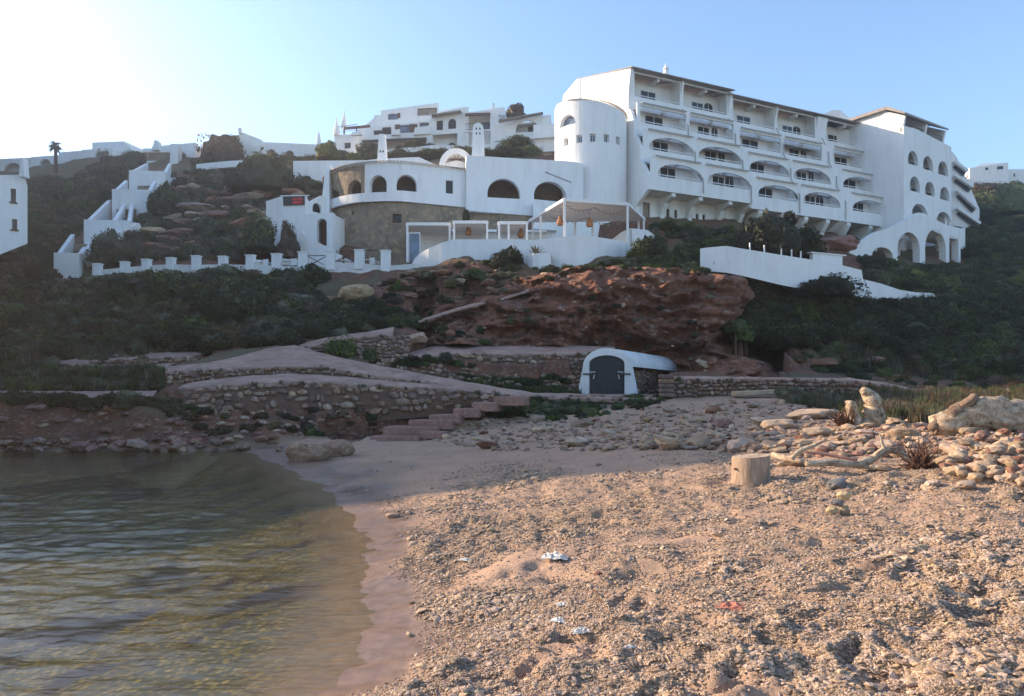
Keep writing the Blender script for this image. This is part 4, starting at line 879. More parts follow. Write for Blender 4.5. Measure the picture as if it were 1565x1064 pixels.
# next unit with red-brown roof beams
P = vblock(ap, 657, 102.5, 716, 101.5, 175, 163.5, 243, 7, recess=1.4, ops=[(661,205,699,223)], wins=[(667,184.5,677,199),(685,181.5,697,197,'arch'),(664,217.5,669,223,'rect',1),(681,213,693,222,'arch',1)], rails=[(658,697,200)])
b = MB()
for k in range(11): a = W(662+k*4, 178.6-k*.6, 102.0); b.box(a.x-.09, a.x+.09, a.y-.9, a.y+.3, a.z-.1, a.z+.06)
b.build('roof_beams', M['brown'], ap); b = MB(); b.bar(W(660,177.3,101.6), W(705,171,101.2), .9, .12); b.build('small_roof', M['tile'], ap)
b = MB(); b.prism([W(670,182,102.8), W(716,170,102.8), W(713,163,102.8), W(690,166,102.8), W(672,170,102.8)], (0,5,0)); b.build('stair_house', M['white'], ap)
P = vblock(ap, 708, 101.5, 760, 100.5, 172, 167.5, 245, 8, recess=1.6, ops=[(711,176,749,199),(709,201,750,221)], wins=[(722,181,748,194,'rect',1,'dark','glass_blue'),(748,211.5,750.5,219,'rect',1)], rails=[(710,748,199)])
b = MB(); b.bar(W(711,175.5,100.9), W(749,174.2,100.3), .3, .3); b.build('lintel_beam', M['brown'], ap)
b = MB(); b.prism([W(717,173,101), W(773,176,101), W(771,164,101), W(754,165,101)], (0,5,0)); b.build('roof_house', M['white'], ap)
b = MB(); b.bar(W(754.5,167,101), W(754.5,158.5,101), .35); b.build('flue', M['white'], ap)
P = vblock(ap, 757, 100.5, 842, 99, 189, 175, 250, 7, recess=1.6, ops=[(788,184,823,202,'arch',1.3)], wins=[(804,187.5,818,199,'rect',1),(822,213,832,219)], rails=[(791,805,201)])
b = MB()
for k in range(13): a = W(765+k*5, 186-k*.85, 99.6); b.box(a.x-.09, a.x+.09, a.y-.9, a.y+.3, a.z-.12, a.z+.05)
b.build('roof_beams', M['brown'], ap); b = MB(); b.bar(W(762,185.5,99.2), W(830,173.5,98.6), .9, .12); b.build('small_roof', M['tile'], ap)
vblock(ap, 815, 98.5, 852, 98, 191, 189, 232, 6, wins=[(845,209,851,212)])
b = MB(); b.bar(W(756,215.5,99), W(848,209,97.6), .5, .25); b.build('balcony_ledge', M['white'], ap)
# long garden walls on the crest
def wall_line(label, pts, bot, t=.35, m='white', name='boundary_wall', cat='wall', step=None):
    """pts (px, py_top, D)"""
    P_ = Path([px2w(p[0], p[2]) for p in pts]); top = [(P_.L[i], EYE + p[2]*(HOR-p[1])/F) for i, p in enumerate(pts)]
    f = MB(); 
    strip_wall(f, P_, 0, P_.len, (lambda u: ev(top, u) - bot), top, [], t, 0, step=step)
    o = f.build(name, M[m]); tag(o, label, cat); return P_, top
wall_line('long white garden wall behind the restaurant roof', [(448,246,74),(560,245,74),(577,243,74),(640,240,73.5),(677,257,73)], 3.2)
wall_line('white garden wall in front of the apartment ground floor', [(597,228,97),(660,222,96.5),(700,222,96),(760,226,95)], 3)
wall_line('short low white wall at the far left of the apartment gardens', [(300,251,80),(350,246,79),(400,244,79)], .7)
# ------------------------------------------------------------------ skyline houses on the left
def hs(label, pxa, Da, pxb, Db, ya, yb, ybot, **k):
    t_ = thing('hillside_house', label, 'house', tuple(W((pxa+pxb)/2, ybot, Da)), group='white houses along the left skyline'); vblock(t_, pxa, Da, pxb, Db, ya, yb, ybot, **k); return t_
hs('leftmost long low white house on the left skyline with an arched opening', -30, 100, 48, 99, 244, 241, 290, ops=[(5,249,32,262,'arch',1)], depth=6)
hs('low white house with a round arch beside the palm tree', 47, 98, 92, 98, 240, 237, 285, ops=[(59,243,79,252,'arch',1.1)])
hs('small white house just right of the palm tree', 90, 99, 127, 98, 233, 230, 275, ops=[(98,247,112,256)])
h4 = hs('white house with a large open arch between the palm and the brown hill', 125, 98, 172, 97, 229, 226, 275, ops=[(144,225,168,240,'arch',1.5)], depth=8)
vblock(h4, 141, 100, 190, 99, 218, 216, 245, depth=8); b = MB(); b.prism([W(188,217,98), W(200,226,98), W(200,245,98), W(186,245,98)], (0,6,0)); b.build('end_wall', M['white'], h4)
h5 = hs('white house with a stubby chimney and stone terrace wall left of the sloping roof', 224, 92, 298, 90, 224, 218, 262, ops=[(224,231,264,247),(273,234,284,245,'arch',.8)], depth=8, back='interior') if False else thing('hillside_house', 'white house with a stubby chimney above the stepped terraces', 'house', tuple(W(260, 262, 90)), group='white houses along the left skyline')
vblock(h5, 232, 91, 299, 90, 224, 218, 275, depth=8, ops=[(274,233,285,245,'arch',.8)], recess=1.5)
q_ = PL(224,89,266,89); f = MB(); strip_wall(f, q_, 0, q_.len, q_.uz(240,246)[1], q_.uz(240,233)[1], [], .3, 0); f.build('stone_panel', M['stonewall'], h5)
f = MB(); strip_wall(f, q_, -.5, q_.len, q_.uz(240,233)[1]+.003, q_.uz(240,227)[1], [], .5, 0); strip_wall(f, q_, 0, q_.len+1.5, q_.uz(240,262)[1], q_.uz(240,246)[1], [], .5, 0); f.build('terrace_parapet', M['white'], h5)
b = MB(); b.prism([W(232,229,88.5), W(242,229,88.5), W(240.5,215,88.5), W(236,214,88.5), W(235,219,88.5)], (0,.9,0)); b.build('chimney', M['white'], h5)
b = MB(); b.bar(W(268,262,88), W(270,222,88), 1.0); b.build('pier', M['white'], h5)
h6 = thing('hillside_house', 'white house whose long sloping roof comes down behind the dark mound', 'house', tuple(W(380, 250, 88)), group='white houses along the left skyline')
b = MB(); b.prism([W(322,211,89), W(364,207,89), W(367,201,89), W(400,214,89), W(400,240,89), W(345,240,89)], (0,6,0)); b.build('gable_wall', M['white'], h6)
b = MB(); b.bar(W(367,204,88.8), W(367,196.5,88.8), .35); b.build('chimney', M['white'], h6); b = MB(); b.prism([W(320,211.5,88.6), W(364,208,88.6), W(364,206.5,88.6), W(320,209.5,88.6)], (0,3,0)); b.build('roof', M['tile'], h6)
for (x0,y0,x1,y1) in ((384,222,400,232),): b = MB(); b.prism([W(x0,y1,88.7), W(x1,y1,88.7), W(x1,y0,88.7), W(x0+3,y0+3,88.7)], (0,.2,0)); b.build('wall_face', M['white_old'], h6)
h7 = hs('low white house with two small arches right of the sloping roof', 398, 90, 486, 89, 217, 221, 246, ops=[(407,228,422,236,'arch',.8),(434,230,450,238,'arch',.8)], depth=5)
b = MB(); b.lathe([(.35,0),(.25,.8),(.08,1.6)], W(487,222,89), 8); b.build('pinnacle', M['white'], h7)
# ------------------------------------------------------------------ right skyline houses
def hr(label, t_=None, *a, **k):
    if t_ is None: t_ = thing('hillside_house', label, 'house', tuple(W((a[0]+a[2])/2, a[6], a[1])), group='white houses beyond the arcaded block')
    vblock(t_, *a, **k); return t_
t1 = hr('small white house touching the arcaded block on the right skyline', None, 1440,125,1466,125,250,249,276, wins=[(1456,256,1462,260)])
t2 = hr('white gabled house with a chimney on the right skyline', None, 1482,122,1541,121,257,249,285, wins=[(1506,256,1511,260),(1524,254,1534,259)])
b = MB(); b.prism([W(1477,266,122.5), W(1484,258,122.5), W(1502,250,122.5), W(1541,248.5,122.5), W(1541,262,122.5), W(1477,270,122.5)], (0,5,0)); b.build('gable', M['white'], t2)
t3 = hr('white house at the right edge of the picture', None, 1540,123,1590,122,259,258,284, wins=[(1549,265,1552,270)])
wall_line('low white retaining wall below the right skyline houses', [(1462,270,118),(1500,277,118),(1545,279,118),(1600,282,118)], 3)
t4 = hr('tiny white hut lower down the right hillside', None, 1489,112,1498,112,300,300,304, depth=2)
# ------------------------------------------------------------------ white house at the left edge
le = thing('left_edge_house', 'white two-storey house cut by the left edge, with a tall tapered chimney', 'house', tuple(W(10, 370, 50)))
LPp = PL(-40, 46, 42, 47.8); lo = [op(LPp, 16.5, 288.5, 24.5, 309), op(LPp, 18.5, 335, 26.5, 351)]
tpp = sorted([LPp.uz(-40,268), LPp.uz(27,267.5), LPp.uz(34,268), LPp.uz(39,274), LPp.uz(42,284)])
f = MB(); strip_wall(f, LPp, 0, LPp.len, [(0, LPp.uz(0,350)[1]-2.5), (LPp.len, LPp.uz(41,372)[1])], [(0,tpp[0][1])]+tpp[1:-1]+[(LPp.len,tpp[-1][1])], lo, .35, 0); f.build('front_wall', M['white'], le)
for q in lo: window(le, LPp, q, -.15, fm='brown', gm='glass', nx=1, nz=1)
b = MB(); pbox(b, LPp, 0, LPp.len-.15, LPp.uz(41,366)[1], LPp.uz(41,288)[1], -6, -.35); b.build('body', M['white'], le)
b = MB(); b.prism([W(28.5,270,47), W(37.5,270,47), W(35,241,47), W(31.5,241,47)], (0,.5,0)); b.build('chimney', M['white'], le)
for q in lo:
    b = MB(); pbox(b, LPp, q['u0']-.08, q['u1']+.08, q['z0']-.1, q['z0'], 0, .08); b.build('sill', M['brown'], le)
# ------------------------------------------------------------------ stair of open white terrace cells
sc_ = thing('stepped_terrace_building', 'white flight of open stepped terraces climbing the dark slope at the left', 'terraces', tuple(W(110, 430, 55)))
def cell(front, back, z_lip=.0, panel=None, par=None):
    """front: (px0,py_top0,px1,py_top1,py_bottom,D); back: (px0,py0,px1,py1,D) top corners behind"""
    x0,ya,x1,yb,ybot,D = front; X0,YA,X1,YB,DB = back
    a, b_, c_, d_ = W(x0,ya,D), W(x1,yb,D), W(X1,YB,DB), W(X0,YA,DB); zb = W(x0,ybot,D).z
    f = MB(); f.prism([Vector((a.x,D,zb)), Vector((b_.x,D,zb)), b_, a], (0,.35,0)); f.build('front_wall', M['white'], sc_)
    for (p, q, s_, nm) in ((a, d_, 1, 'left_wall'), (b_, c_, -1, 'right_wall')):
        f = MB(); f.prism([Vector((p.x,p.y+.36,zb)), Vector((p.x,p.y+.36,p.z-.01)), q, Vector((q.x,q.y,zb))], (.35*s_,0,0)); f.build(nm, M['white'], sc_)
    f = MB(); zf = min(a.z, b_.z) - 1.0; f.prism([Vector((a.x+.35,D+.36,zf)), Vector((b_.x-.35,D+.36,zf)), Vector((c_.x-.35,DB,zf)), Vector((d_.x+.35,DB,zf))], (0,0,-.2)); f.build('terrace_floor', M['path'], sc_)
    if panel:
        px0,py0,px1,py1,Dp = panel; f = MB(); u = W(px0,py1,Dp); v = W(px1,py0,Dp); f.box(u.x, v.x, Dp, Dp+.2, u.z, v.z); f.build('stone_panel', M['stonewall'], sc_)
cell((82,386,121,387,434,55), (108,358,140,366,61), panel=(113,373,133,384,58))
cell((128,335.5,197,337,395,60), (164,306,205,308,68), panel=(178,320,207,336,66.5))
cell((171,289,228,290,345,67), (190,276,240,276,73), panel=(210,284,229,290,72))
cell((197,260,252,262,315,73), (222,250,262,250,80), panel=(236,259,256,265,79))
for (p, q, D0, D1) in (((172,337),(187,312),60.2,67),): b = MB(); b.prism([W(p[0],p[1]+18,D0), W(p[0],p[1],D0), W(q[0],q[1],D1), W(q[0],q[1]+18,D1)], (.35,0,0)); b.build('partition_wall', M['white'], sc_)
rpts = [(139,418,57),(150,402,58),(216,364,62),(226,325,67),(228,288,71),(254,276,77),(283,262,84)]
for A, B in zip(rpts, rpts[1:]):
    a, b_ = W(*A), W(*B); f = MB(); f.prism([a+Vector((0,0,-2.5)), a, b_, b_+Vector((0,0,-2.5))], (.4,.1,0)); f.build('side_wall', M['white'], sc_)
f = MB(); f.prism([W(139,419,57), W(122,388,55.4), W(140,366,60), W(205,340,61), W(216,364,62), W(152,402,58)], (.3,.3,0)); f.build('ramp_side', M['white'], sc_)
# ------------------------------------------------------------------ balustrade wall with white pillars
bl = thing('balustrade', 'low white balustrade with square pillars running below the old stone base', 'balustrade', tuple(W(400, 408, 52)))
ptsb = [(148,413,53.5),(190,409,53.5),(223,406,53.5),(260,404,53),(299,405,52.6),(340,404,52.5),(382,405,52),(422,408,51.6),(463,411,51.3),(505,404,51.2),(549,403,51),(589,408,50.8),(640,404,50.6)]
BPt = Path([px2w(p[0], p[2]) for p in ptsb]); tb = [(BPt.L[i], EYE+p[2]*(HOR-p[1])/F) for i, p in enumerate(ptsb)]
f = MB(); strip_wall(f, BPt, 0, BPt.L[6], (lambda u: ev(tb,u)-1.2), tb, [], .3, 0); strip_wall(f, BPt, BPt.L[6]+.003, BPt.len, (lambda u: ev(tb,u)-2.2), [(u, z+.06) for u, z in tb], [], .3, 0); f.build('base_wall', M['white_old'], bl)
hts = [9,8,8.5,9,13,11,14,19,25,19,20,24]
for i, h_ in enumerate(hts):
    u = BPt.L[i]; z = tb[i][1]; D_ = ptsb[i][2]; w_ = .28 if i < 7 else .31
    b = MB(); pbox(b, BPt, u-w_, u+w_, z-.4, z+h_*D_/F, -.32, .12); b.build('pillar', M['white'], bl)
    b = MB(); pbox(b, BPt, u-w_-.05, u+w_+.05, z+h_*D_/F, z+h_*D_/F+.07, -.37, .17); b.build('pillar_cap', M['white'], bl)
for i in (8, 9, 10):
    u0, u1 = BPt.L[i]+.33, BPt.L[i+1]-.33
    b = MB()
    z = tb[i][1]+.15
    if i < 10: b.bar(BPt.pt(u0, z+.05, -.1), BPt.pt(u1, z+.75, -.1), .05); b.bar(BPt.pt(u0, z+.75, -.13), BPt.pt(u1, z+.05, -.13), .05); b.bar(BPt.pt(u0, z+.8, -.1), BPt.pt(u1, z+.8, -.1), .05)
    else: b.bar(BPt.pt(u0, z+.8, -.1), BPt.pt(u1, z+.8, -.1), .05)
    b.build('rail', M['wood'], bl)
def chair(p, rz, label):
    t_ = thing('garden_chair', label, 'chair', tuple(p), group='white garden chairs behind the balustrade', rz=rz); Z = Matrix.Identity(4)
    def part(n, *bx):
        b = MB(); [b.box(*q) for q in bx]; o = link(n, b.mesh(n), M['white_paint'], t_); return o
    part('seat', (-.24,.24,-.24,.24,.42,.46)); part('backrest', (-.24,.24,.21,.25,.46,.88)); part('armrest', (-.26,-.22,-.2,.24,.62,.66)); part('armrest', (.22,.26,-.2,.24,.62,.66))
    for x in (-.22,.22):
        for y in (-.22,.22): part('leg', (x-.02,x+.02,y-.02,y+.02,0,.62 if y < 0 else .42))
def gtable(p, label):
    t_ = thing('garden_table', label, 'table', tuple(p), group='white garden tables behind the balustrade')
    b = MB(); b.box(-.5,.5,-.4,.4,.72,.76); link('table_top', b.mesh('table_top'), M['white_paint'], t_)
    for x in (-.45,.45):
        for y in (-.35,.35): b = MB(); b.box(x-.03,x+.03,y-.03,y+.03,0,.72); link('leg', b.mesh('leg'), M['white_paint'], t_)
trr = MB(); tf = [W(385,409,52.6), W(465,414,52.0), W(625,408,51.6), W(640,396,54), W(520,390,57), W(400,398,57)]
zfl = W(463,411,51.3).z-.05
for i, (px_, D_, kind, rz) in enumerate([(401,52.6,'t',0),(396,52.2,'c',.5),(409,52.4,'c',2.8),(441,52.2,'t',0),(437,51.9,'c',.2),(450,52.1,'c',3.3),(526,52.0,'t',0),(534,51.8,'c',1.2),(563,51.9,'t',0),(572,51.7,'c',2.6)]):
    p = Vector((D_*(px_-CXP)/F, D_, zfl))
    if kind == 't': gtable(p, {401:'white garden table between the two leftmost tall pillars',441:'white garden table left of the widest pillar',526:'white garden table behind the crossed poles',563:'white garden table in the rightmost gap of the balustrade'}[px_])
    else: chair(p, rz, {396:'white chair at the left of the leftmost garden table',409:'white chair at the right of the leftmost garden table',437:'white chair in front of the second garden table',450:'white chair right of the second garden table',534:'white chair behind the crossed poles',572:'white chair in the rightmost gap of the balustrade'}[px_])
tag(MB().prism([Vector((v.x, v.y, zfl)) for v in tf], (0,0,-1.5)).build('terrace_paving', M['path']), kind='structure')
# ------------------------------------------------------------------ white snaking garden wall on the right
P_, _ = wall_line('white garden wall snaking down the dark slope below the hotel', [(1070,380,52),(1085,378,51.8),(1110,376,51.6),(1140,381,51.5),(1190,389,51.8),(1240,397,52.3),(1285,405,53),(1317,412,53.5),(1319,428,53.7),(1345,433,54.5),(1375,443,55.5),(1400,447,56.5),(1425,448,58),(1435,456,59)], 1.0, step=1) if False else (None, None)
sw = thing('snaking_wall', 'white garden wall snaking down the dark slope below the hotel', 'wall', tuple(W(1200, 420, 52)))
top = [(1070,380,52),(1085,378,51.8),(1110,376,51.6),(1140,381,51.5),(1190,389,51.8),(1240,397,52.3),(1285,405,53),(1317,413,53.5),(1319,427,53.7),(1345,433,54.5),(1375,443,55.5),(1400,447,56.5),(1425,448,58),(1435,456,59)]
bot_ = [400,402,404,410,422,432,438,442,443,447,455,459,459,458]
PW = Path([px2w(p[0], p[2]) for p in top]); tt_ = [(PW.L[i], EYE+p[2]*(HOR-p[1])/F) for i, p in enumerate(top)]; bt_ = [(PW.L[i], EYE+p[2]*(HOR-q)/F) for i, (p, q) in enumerate(zip(top, bot_))]
f = MB(); strip_wall(f, PW, 0, PW.len, [(u, z-.6) for u, z in bt_], tt_, [], .35, 0, step=1); f.build('wall', M['white'], sw)
for px_ in (1148,1170,1196,1212,1226): b = MB(); u, z = PW.uz(px_, 390); z = ev(tt_, u); pbox(b, PW, u-.04, u+.04, z, z+.55, -.2, -.12); b.build('lamp_stub', M['white_paint'], sw)
b = MB(); a = W(1242,399,53.6); c_ = W(1303,403,53.6); pbox(b, PL(1242,53.4,1303,55), 0, 3.0, a.z-.6, a.z+.55, -.3, 0); pbox(b, PL(1242,53.4,1303,55), -.2, 3.3, a.z+.55, a.z+.63, -.5, .1); b.build('bench_wall', M['white'], sw)
# ------------------------------------------------------------------ rocks and stones
def rock_mesh(name, seed, sub=2, rough=.28, flat=.75, block=0.0):
    bm = bmesh.new(); bmesh.ops.create_icosphere(bm, subdivisions=sub, radius=1); rr = random.Random(seed); o = Vector((rr.random()*50, rr.random()*50, rr.random()*50))
    cuts = [Vector((rr.gauss(0,1), rr.gauss(0,1), rr.gauss(0,1))).normalized() for _ in range(7 if sub < 3 else 14)]
    for v in bm.verts:
        d = v.co.normalized(); r = 1 + rough*(mnoise.noise(d*1.3+o)*1.2 + mnoise.noise(d*3.1+o)*.45 + (mnoise.noise(d*6+o)*.30 + mnoise.noise(d*13+o)*.16 if sub > 2 else 0))
        p = d * r
        for c_ in cuts:
            h = p.dot(c_) - (.62 + .22*abs(c_.x))
            if h > 0: p -= c_ * h * (.55 + .4*block)
        v.co = Vector((p.x*1.12, p.y, p.z*flat))
    me = bpy.data.meshes.new(name); bm.to_mesh(me); bm.free(); return me
RK = [rock_mesh('stone', i, 1, .3, .8, .6) for i in range(8)]; RKP = [m_.copy() for m_ in RK]; RKR = [m_.copy() for m_ in RK]
for a in RK: a.materials.append(M['stone'])
for a in RKP: a.materials.append(M['stone_pale'])
for a in RKR: a.materials.append(M['stone_red'])
BIG = [rock_mesh('boulder', 40+i, 3, .34, .75, .5) for i in range(7)]; BIGR = [m_.copy() for m_ in BIG]
for a in BIG: a.materials.append(M['stone_pale'])
for a in BIGR: a.materials.append(M['stone_red'])
rg = random.Random(11); EDGE = []
def ribbon(name, pairs, th=.2, m='path', kind='structure', parent=None, jit=.02):
    """walkway between an upper and a lower outline; pairs of ((px,py,D),(px,py,D))"""
    P_ = []; K = 6
    for (a0, b0), (a1, b1) in zip(pairs, pairs[1:]):
        n = max(2, int((W(*a1)-W(*a0)).length/.35))
        for i in range(n): t_ = i/n; P_.append((W(*a0).lerp(W(*a1), t_), W(*b0).lerp(W(*b1), t_)))
    P_.append((W(*pairs[-1][0]), W(*pairs[-1][1]))); V = []; Fc = []
    for i, (a, b) in enumerate(P_):
        for k in range(K+1):
            p = a.lerp(b, k/K) + Vector((0, 0, mnoise.noise(Vector((a.x*1.3, k*.8, 0)))*jit*2)); 
            if k == K: p.y += mnoise.noise(Vector((a.x*2.2, 3, 0)))*.12
            V.append(p)
        e = V[-1]; V.append(e + Vector((0,-.05,-.05))); V.append(e + Vector((0,-.03,-th))); V.append(a + Vector((0,0,-th)))
    for (a, b) in P_:
        for k in range(0, 9): q_ = a.lerp(b, k/8); carve(q_.x, q_.y, q_.z-.08, .22)
    EDGE.extend([b for a, b in P_])
    R_ = K+4
    for i in range(len(P_)-1):
        for k in range(R_-1): Fc.append((i*R_+k, i*R_+k+1, (i+1)*R_+k+1, (i+1)*R_+k))
    Fc += [tuple(range(R_))[::-1], tuple((len(P_)-1)*R_+k for k in range(R_))]
    b = MB(); b.add(V, Fc); o = b.build(name, M[m], parent)
    o.data.polygons.foreach_set("use_smooth", np.zeros(len(o.data.polygons), dtype=bool))
    return tag(o, kind=kind) if kind else o
def rubble(label, name, cat, top, base, size=.26, limit=300, stonem=None, back='mortar', thick=.5, batter=.0, fill=.94, pale=.14, proud=.05, group=None, reach=9):
    """dry stone wall: earth core with every stone laid on it; top / base are outlines (px,py,D)"""
    tops = [W(*p) for p in top]; bases = [W(*p) for p in base]; root = thing(name, label, cat, tuple(bases[0]), group)
    b = MB(); V = []; n = len(tops); RES = 6; cols = []
    for (t0, b0, t1, b1) in zip(tops, bases, tops[1:], bases[1:]):
        m_ = max(1, int((t1-t0).length/.4)); cols += [(t0.lerp(t1, i/m_), b0.lerp(b1, i/m_)) for i in range(m_)]
    cols.append((tops[-1], bases[-1]))
    for (t_, b_) in cols:
        for k in range(RES+1):
            p = b_.lerp(t_, k/RES); V.append(p + Vector((0, mnoise.noise(p*1.7)*.10, -.5 if k == 0 else 0)))
        V.append(t_ + Vector((0, thick, 0))); V.append(b_ + Vector((0, thick, 0)))
    R_ = RES+3; Fc = [(i*R_+k, (i+1)*R_+k, (i+1)*R_+(k+1), i*R_+(k+1)) for i in range(len(cols)-1) for k in range(R_-1)] + [tuple(range(R_)), tuple((len(cols)-1)*R_+k for k in range(R_))[::-1]]
    for (t_, b_) in cols:
        for k in range(reach): carve(b_.x, b_.y - .05 - k*.22, b_.z + .03 - k*.03, .2)
        for k in range(4): q_ = b_.lerp(t_, 1); carve(q_.x, q_.y + .15*k, q_.z-.06, .2)
    b.add(V, Fc); b.build('wall_core', M[back], root)
    L = [0.0]
    for i in range(1, len(cols)): L.append(L[-1] + (cols[i][0]-cols[i-1][0]).length)
    z = 0.0; out = []; inv = pinv(root)
    hmax = max((t_-b_).length for t_, b_ in cols); rows = max(1, int(hmax/size+.5))
    if reach != 3: pass
    for r in range(-1, rows):
        u = rg.random()*.2
        while u < L[-1]:
            w_ = size*rg.choice([.6,.8,1,1.2,1.5,1.9])*rg.uniform(.9,1.1); k = min(int(np.searchsorted(L, u+w_/2)), len(L)-1); t_, b_ = cols[k]; h_ = (t_-b_).length
            k0 = max(k-1, 0); f = (u+w_/2-L[k0])/max(L[k]-L[k0], 1e-3) if k > k0 else 0; f = min(max(f,0),1)
            tt = cols[k0][0].lerp(t_, f); bb2 = cols[k0][1].lerp(b_, f); v = (r+.5+rg.uniform(-.28,.28))*size
            if v < h_ + .02 and rg.random() < fill:
                p = bb2.lerp(tt, min(v/max(h_,.01), 1)) if v > 0 else bb2 + Vector((0,0,v)); p = p + Vector((0, mnoise.noise(p*1.7)*.10 - proud, 0)); d = (cols[min(k, len(cols)-1)][0]-cols[k0][0]); ang = math.atan2(d.y, d.x) if d.length > 0 else 0
                out.append((p, w_, ang))
            u += w_*.96
    if len(out) > limit: out = rg.sample(out, limit)
    for (p, w_, ang) in out:
        me = rg.choice(RKP if rg.random() < pale else (stonem or RK)); o = bpy.data.objects.new('stone', me); COL.objects.link(o); o.parent = root; o.matrix_parent_inverse = inv
        o.location = p; o.rotation_euler = (rg.uniform(-.2,.2), rg.uniform(-.25,.25), ang + rg.uniform(-.15,.15) + (PI if rg.random() < .5 else 0)); o.scale = (w_*.50, .13, size*.60*rg.uniform(.65,1.25))
    return root
# walkways and terraces, lowest first
ribbon('promenade', [((-70,597,30),(-70,612,25)),((0,597,30),(0,612,25)),((120,598,30),(120,613,25)),((240,597,29.5),(226,614,25))])
ribbon('path', [((-70,569,35),(-70,575,33.6)),((0,569,35),(0,575,33.6)),((55,566,35),(80,570.5,33.7)),((180,560,35),(180,564.5,33.8)),((262,555,34.6),(256,562,32.6))])
ribbon('path', [((88,552,37),(92,557,35.8)),((180,541,38.5),(180,549,36.3)),((250,536,39.2),(260,546,36.6)),((322,538,39),(300,545,37))])
ribbon('path', [((253,561,31),(253,568,30)),((320,554,31.5),(320,564,30)),((370,543,33),(370,562,30)),((410,533,35.5),(430,560,30)),((450,527,37.2),(490,560,30.2)),((500,542,34.6),(530,566,30.3)),((560,555,33),(575,573,30.3)),((650,572,32),(650,584,30.4)),((750,590,31.6),(750,597.5,30.5)),((815,600,31.8),(805,607,30.6)),((900,602,36),(900,607.5,31)),((1012,603,36),(1012,609,32))])
ribbon('path', [((285,586,27.4),(273,593,26)),((350,577,28.4),(350,587,26)),((430,571,29),(430,582,26.2)),((490,573,29),(490,583,26.3)),((560,579,28.6),(560,588,26.5)),((620,584,28.6),(640,592,27)),((700,590,28.4),(700,595.5,27.2)),((756,594,28.3),(750,599.5,27.4))])
ribbon('path', [((455,526,38.6),(462,532,36.8)),((500,516,39.4),(505,521.5,37.3)),((560,507,40),(560,514,38)),((602,500,40.6),(600,511,38.4))])
ribbon('path', [((575,547,38.5),(560,552,36.6)),((620,541,39.4),(620,548,37)),((655,531,40.5),(680,542,37.3)),((675,526,41.4),(720,541,37.5)),((760,527,41.6),(760,540.5,37.6)),((870,528,41.8),(880,540,38)),((940,530,41.8),(906,539,38))])
ribbon('ledge_path', [((640,489,43.9),(640,491,42.4)),((700,470,44.2),(700,473,43.0)),((770,452,44.8),(770,455.5,43.6)),((842,430,45.8),(842,434,44.6))], th=.12)
rubble('stone retaining wall with big pale stones under the lowest walkway, above the red bank', 'retaining_wall', 'wall',
   [(273,594,26),(350,589,26),(430,584,26.2),(490,585,26.3),(560,590,26.5),(640,594,27),(700,597,27.2),(752,601,27.4)], [(276,625,25.3),(350,627,25.4),(430,626,25.7),(490,626,25.9),(560,624,26.2),(640,618,26.7),(700,614,27),(752,609,27.2)], .27, 260, RK, fill=.86, pale=.2, reach=3)
rubble('thin line of stones holding up the forked walkway', 'retaining_wall', 'wall',
   [(254,569,30),(320,565.5,30),(370,563.5,30),(430,561.5,30),(490,562,30.2),(530,568,30.3),(575,575,30.3),(650,586,30.4)], [(254,590,29.8),(320,580,29.8),(370,574,29.8),(430,572,29.8),(490,572,30),(530,576,30.2),(575,582,30.2),(650,590,30.3)], .2, 200, RK, fill=.8)
rubble('dark stone wall under the sloping upper ramp', 'retaining_wall', 'wall',
   [(462,533,36.8),(505,523,37.3),(560,516,38),(600,512.5,38.4),(625,512,38.8)], [(470,538,36.7),(505,540,37),(560,545,37.3),(600,548,37.5),(625,545,38)], .24, 150, RK, pale=.12)
rubble('stone retaining wall left of the vaulted boat house, below its upper walkway', 'retaining_wall', 'wall',
   [(562,553,36.6),(620,549,37),(680,543.5,37.3),(720,542.5,37.5),(760,542,37.6),(880,541.5,38),(905,541,38)], [(575,562,36.3),(620,572,36.4),(680,584,36.6),(720,590,36.6),(760,596,36.6),(880,600,36.8),(905,602,37)], .27, 290, RK, pale=.2, fill=.8, reach=16)
rubble('low overgrown stone wall under the uppermost walkway at the left', 'retaining_wall', 'wall',
   [(92,558,35.8),(180,550,36.3),(260,547,36.6),(310,546,37)], [(92,562,35.7),(180,561,36.1),(260,560,36.2),(310,558,36.6)], .24, 110, RK, pale=.1)
rubble('long low overgrown stone wall under the second walkway at the left', 'retaining_wall', 'wall',
   [(0,576,33.6),(80,571.5,33.7),(180,566,33.8),(256,563,32.8)], [(0,590,33),(80,588,33.2),(180,588,33.2),(240,590,32)], .26, 120, RK, pale=.08, fill=.5)
lw = rubble('low dry stone wall with a flat coping running right from the boat house', 'dry_stone_wall', 'wall',
   [(1012,579,33),(1100,580,33),(1190,580.5,33.6),(1300,582,34.5),(1350,588,35.5),(1400,597.5,37.5)], [(1012,609,32.8),(1100,605,32.9),(1190,603,33.5),(1300,604,34.4),(1350,605,35.4),(1400,607,37.3)], .2, 295, RK, fill=.97, pale=.08)
cp = ribbon('coping', [((1008,574.5,33.7),(1008,577,33)),((1100,575.5,33.7),(1100,578,33)),((1190,577,34.2),(1190,579,33.6)),((1300,578,35.2),(1300,580.5,34.5)),((1350,584,36.2),(1350,586.5,35.5)),((1400,594,38.2),(1400,596.5,37.5)),((1480,600,39),(1480,602,38.5)),((1600,602,41),(1600,604,40))], th=.14, kind=None); cp.parent = lw; cp.matrix_parent_inverse = pinv(lw)
pp = MB()
for k in range(5): a = W(1009,607-k*7,32.7); b = MB(); b.box(a.x-.03, a.x+.6, 32.45, 33.0, a.z, a.z+.19); o = b.build('stone', M['stone'], lw, bevel=.04)
